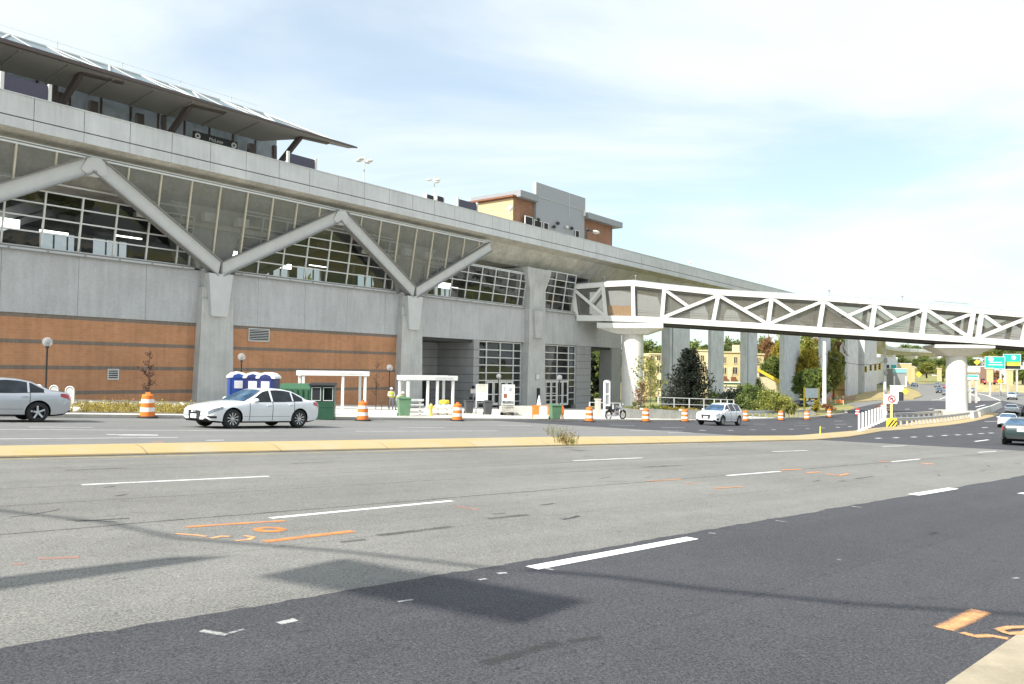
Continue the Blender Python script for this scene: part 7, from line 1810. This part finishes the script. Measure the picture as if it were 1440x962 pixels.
def block(name, px0, px1, y0, y1, Yd, dep, mat, label, cat, trims=()):
    p = at_z(px0, y0, Yd); q = at_z(px1, y1, Yd); g = min(q.z, at((px0+px1)/2, Yd).z)-.5
    r = empty(name, (p.x, Yd, g), 0, label, cat); w = q.x-p.x; H_ = p.z-g
    m = MB(); m.box(0, w, 0, dep, 0, H_); m.build('wall', mat, r)
    m = MB(); m.box(-.1, w+.1, -.1, dep+.1, H_, H_+.3); m.build('roof', M['roofw'], r)
    for nm, a0, a1, z0_, z1_, mt in trims:
        m = MB(); m.box(w*a0, w*a1, -.15, -.02, H_*z0_, H_*z1_); m.build(nm, mt, r)
    return r
block('garden_fence_wall', 1008, 1046, 538, 546, 215, .4, M['green_l'], 'green fence panels below the yellow row houses', 'fence', [('cap_rail', 0, 1, .8, .9, M['cream2']), ('panel_inset', .3, .42, .2, .7, M['cream2']), ('panel_inset', .5, .62, .2, .7, M['cream2'])])
block('garden_wall', 1003, 1070, 546.5, 556, 208, .4, M['kerb'], 'long pale garden wall beneath the green fence panels', 'wall')
block('tan_hoarding', 1166, 1189, 526, 556, 230, 1, plain('tan_hoarding', (.62, .42, .18), .8, var=.05), 'plain tan hoarding between the fifth and sixth viaduct piers', 'hoarding', [('top_band', 0, 1, .85, .97, M['plate']), ('joint', 0, 1, .3, .33, M['rust'])])
block('white_commercial_building', 1244, 1262, 503, 530, 330, 8, M['roofw'], 'white building under the left end of the far overpass', 'building', [('window', .1, .35, .5, .75, M['pane']), ('window', .5, .9, .5, .75, M['sign_teal'])])
block('petrol_station', 1256, 1276, 519, 528, 300, 8, M['panel_grey'], 'petrol station with turquoise canopy in the distance', 'petrol station', [('canopy', -.05, 1.05, .80, .98, plain('pale_turquoise', (.25, .55, .55), .5)), ('column', .02, .12, 0, .62, M['roofw']), ('column', .85, .95, 0, .62, M['roofw'])])
block('low_tan_building', 1262, 1282, 511.5, 517, 350, 8, M['cream'], 'low tan building behind the petrol station', 'building', [('window', .1, .4, .2, .7, M['rust'])])
for k, (px, y0, y1, Y, lb) in enumerate(((1283.5, 516, 531, 280, 'yellow post by the petrol station, left of the pair'), (1278, 520, 530, 282, 'yellow post directly right of the petrol station'), (1321, 519, 530, 260, 'yellow post left of the median pier'), (1392, 519, 529, 185, 'tan sign column under the left highway sign'), (1420, 521, 533, 185, 'tan sign column under the right highway sign'))):
    p = at_z(px, y1, Y); q = at_z(px, y0, Y); r = empty('sign_column', (p.x, p.y, p.z-1.5), 0, lb, 'column', 'yellowish columns in the distance')
    m = MB(); m.box(-.55, .55, -.4, .4, 0, q.z-p.z+1.5); m.build('shaft', M['cream'], r); m = MB(); m.box(-.65, .65, -.5, .5, q.z-p.z+1.5, q.z-p.z+1.8); m.build('cap', M['cream2'], r)
block('brown_brick_building', 1378, 1400, 516, 541, 262, 8, plain('brown_brick', (.26, .17, .13), .8), 'brown building behind the left turquoise highway sign', 'building', [('window', .05, .3, .3, .5, M['pane']), ('window', .5, .7, .3, .5, M['pane'])])
block('low_tan_building', 1356, 1378, 516, 526, 240, 8, M['cream'], 'low tan shop right of the median pier', 'building', [('window_band', .05, .95, .55, .75, M['pane']), ('fascia', 0, 1, .8, .98, M['plate'])])
block('white_kiosk', 1407, 1416, 521, 534, 256, 3, M['roofw'], 'white box shaped kiosk under the highway signs', 'kiosk', [('panel_frame', .1, .9, .1, .15, M['grey_metal'])])
block('service_truck', 1263, 1271, 544, 553, 190, 4, M['roofw'], 'white and dark utility box on the traffic island', 'utility box', [('door', .1, .45, .1, .7, M['pane']), ('door', .55, .9, .1, .7, M['pane'])])
em = MB()
_t = [at_z(px, py, Y) for px, py, Y in ((1368, 540, 240), (1388, 541, 236), (1418, 542, 232), (1460, 544, 228), (1520, 548, 222))]
_f = [Vector((p.x*.975, p.y*.975, gz(p.x*.975, p.y*.975)-.3)) for p in _t]
_b = [Vector((p.x*1.3, p.y*1.3, p.z+.5)) for p in _t]
n_ = len(_f); em.add(_f+_t+_b+[p+Vector((0, 0, -9)) for p in _b], [(r_*n_+i, r_*n_+i+1, (r_+1)*n_+i+1, (r_+1)*n_+i) for r_ in range(3) for i in range(n_-1)])
struct(em.build('embankment', plain('straw_bank', (.36, .30, .15), .9, var=.25, scale=.3)))
# barricades at the foot of the piers
for i, (px, py, lb) in enumerate(((1150, 563, 'long red barricade behind the blank blue sign'), (1163, 565, 'orange barricade right of the blank blue sign'), (1180, 569, 'orange barricade before the sixth viaduct pier'), (1172, 560, 'farther orange barricade before the tan hoarding'))):
    g = ground(px, py); r = empty('road_barricade', g, rad(8), lb, 'barricade', 'barricades near the viaduct piers'); w = 2.2 if i == 0 else 1.2
    for z in (.35, .8): m = MB(); m.box(-w, w, -.05, .05, z, z+.28); m.build('rail', M['sign_red'] if i == 0 else M['orange'], r)
    for x in (-w+.2, w-.2): m = MB(); m.beam((x, -.3, 0), (x, 0, 1.15), .08, .08); m.beam((x, .3, 0), (x, 0, 1.15), .08, .08); m.build('leg', M['barrel_white'], r)
# traffic island of dry grass, verge on the right
struct(drape('traffic_island', [PX((1200, 566), (1240, 562.5), (1285, 561), (1296.5, 557), (1292, 551.5), (1276, 546), (1240, 546), (1205, 556))], .12, M['leaf_t'] if False else plain('straw_verge', (.34, .27, .12), .9, var=.25, scale=.3), thick=.2))
struct(drape('right_verge', [PX((1350, 536.5), (1375, 540), (1405, 545), (1446, 552), (1446, 540), (1400, 536.5), (1370, 534.5))], .15, plain('straw_verge_far', (.34, .27, .12), .9, var=.25, scale=.3), thick=.3))
struct(drape('left_verge', [PX((1276, 538), (1345, 536.5), (1330, 533.5), (1265, 534.5), (1255, 538))], .15, M['grass'], thick=.3))
struct(drape('bare_soil_path', [PX((1186, 564), (1215, 560), (1258, 553), (1262, 547), (1238, 549), (1205, 556), (1180, 560))], .02, plain('red_soil', (.30, .18, .10), .95, var=.2, scale=.5)))

# ================================================================== THE MAST WHOSE SIGNS SHADE THE FOREGROUND (behind the camera)
SUN_AZ = math.atan2(-.66, -.75); SUN_EL = rad(41)
Sd = Vector((math.cos(SUN_AZ)*math.cos(SUN_EL), math.sin(SUN_AZ)*math.cos(SUN_EL), math.sin(SUN_EL)))
D_ = 14.5
def up_sun(px, py, d=D_): g = Vector(ground(px, py)); return g+Sd*d
r = empty('sign_mast', (-13.5, -7.5, gz(-13.5, -7.5)), 0, 'roadside mast behind the camera carrying two sign panels and a cable', 'mast'); b0 = Vector(r.location)
q = [up_sun(*p)-b0 for p in ((360, 811), (484, 785), (829, 846), (735, 880))]
m = MB(); n_ = Sd*.05; m.hexa([v-n_ for v in q]+[v+n_ for v in q]); m.build('sign_panel', M['grey_metal'], r)
q = [up_sun(*p)-b0 for p in ((-260, 868), (-260, 842), (240, 783), (330, 782))]
m = MB(); m.hexa([v-n_ for v in q]+[v+n_ for v in q]); m.build('sign_panel', M['grey_metal'], r)
m = MB(); m.tube([up_sun(*p)-b0 for p in ((-700, 690), (-200, 700), (0, 718), (150, 735), (250, 757), (480, 775), (700, 800))], .04, 6); m.build('cable', M['trim'], r)
m = MB(); m.tube([up_sun(*p)-b0 for p in ((740, 802), (860, 812), (1000, 830), (1200, 850), (1440, 865), (1900, 890))], .045, 6); m.build('cable', M['trim'], r)
cen = up_sun(600, 830)-b0
m = MB(); m.lathe([(.2, 0), (.14, cen.z+1.2)], 12); m.tube([(0, 0, cen.z+1.0), (cen.x, cen.y-.6, cen.z+1.0)], .09, 8) if False else None; m.build('post', M['grey_metal'], r)

# ================================================================== CAMERA, LIGHT, SKY
cam = bpy.data.cameras.new('camera'); co = bpy.data.objects.new('camera', cam); COL.objects.link(co)
cam.sensor_width = 36; cam.sensor_fit = 'HORIZONTAL'; cam.lens = 36*F_/1440; cam.clip_end = 9000; cam.clip_start = .1
co.matrix_world = Matrix(((Rv.x, Uv.x, -Fw.x, 0), (Rv.y, Uv.y, -Fw.y, 0), (Rv.z, Uv.z, -Fw.z, E), (0, 0, 0, 1)))
SC.camera = co
sl = bpy.data.lights.new('sun', 'SUN'); so = bpy.data.objects.new('sun', sl); COL.objects.link(so)
sl.energy = 3.9; sl.angle = rad(.53); sl.color = (1, .955, .88)
so.rotation_euler = Sd.to_track_quat('Z', 'Y').to_euler()
W = bpy.data.worlds.new('World'); SC.world = W; W.use_nodes = True; t = W.node_tree; t.nodes.clear()
out = t.nodes.new('ShaderNodeOutputWorld'); bg = t.nodes.new('ShaderNodeBackground'); t.links.new(bg.outputs[0], out.inputs[0]); bg.inputs[1].default_value = .11
sky = t.nodes.new('ShaderNodeTexSky'); sky.sky_type = 'NISHITA'; sky.sun_disc = False; sky.sun_elevation = SUN_EL; sky.sun_rotation = math.atan2(Sd.x, Sd.y); sky.air_density = 1.0; sky.dust_density = 1.2; sky.ozone_density = 1.0
tc = t.nodes.new('ShaderNodeTexCoord'); sp_ = t.nodes.new('ShaderNodeSeparateXYZ'); t.links.new(tc.outputs['Generated'], sp_.inputs[0])
def wm(op, a, b, clamp=False):
    n = t.nodes.new('ShaderNodeMath'); n.operation = op; n.use_clamp = clamp
    for i, v in enumerate((a, b)):
        if isinstance(v, (int, float)): n.inputs[i].default_value = v
        else: t.links.new(v, n.inputs[i])
    return n.outputs[0]
# project the direction on a cloud layer
zz = wm('ADD', wm('MAXIMUM', sp_.outputs[2], 0.0), .16)
cx_ = wm('DIVIDE', sp_.outputs[0], zz); cy_ = wm('DIVIDE', sp_.outputs[1], zz)
cb = t.nodes.new('ShaderNodeCombineXYZ'); t.links.new(cx_, cb.inputs[0]); t.links.new(cy_, cb.inputs[1])
mp = t.nodes.new('ShaderNodeMapping'); t.links.new(cb.outputs[0], mp.inputs[0]); mp.inputs['Rotation'].default_value = (0, 0, .5); mp.inputs['Scale'].default_value = (.62, .85, 1); mp.inputs['Location'].default_value = (1.7, 3.1, 0)
n1 = t.nodes.new('ShaderNodeTexNoise'); t.links.new(mp.outputs[0], n1.inputs['Vector']); n1.inputs['Scale'].default_value = .75; n1.inputs['Detail'].default_value = 9; n1.inputs['Roughness'].default_value = .55; n1.inputs['Distortion'].default_value = .5
mr = t.nodes.new('ShaderNodeMapRange'); t.links.new(n1.outputs[0], mr.inputs[0]); mr.inputs[1].default_value = .34; mr.inputs[2].default_value = .60; mr.inputs[3].default_value = .42; mr.inputs[4].default_value = .93; mr.interpolation_type = 'SMOOTHERSTEP'
mx = t.nodes.new('ShaderNodeMix'); mx.data_type = 'RGBA'; t.links.new(mr.outputs[0], mx.inputs[0]); 
tn = t.nodes.new('ShaderNodeMix'); tn.data_type = 'RGBA'; tn.blend_type = 'MULTIPLY'; tn.inputs[0].default_value = 1; t.links.new(sky.outputs[0], tn.inputs[6]); tn.inputs[7].default_value = (.93, 1.13, 1.07, 1)
t.links.new(tn.outputs[2], mx.inputs[6]); mx.inputs[7].default_value = (5.3, 5.65, 5.95, 1)
t.links.new(mx.outputs[2], bg.inputs[0])
SC.view_settings.view_transform = 'Standard'; SC.view_settings.look = 'None'; SC.view_settings.gamma = 1; SC.view_settings.exposure = .85
SC.render.engine = 'CYCLES'
SC.cycles.max_bounces = 8; SC.cycles.transparent_max_bounces = 24; SC.cycles.glossy_bounces = 4; SC.cycles.diffuse_bounces = 3
SC.render.resolution_x = 1024; SC.render.resolution_y = 684
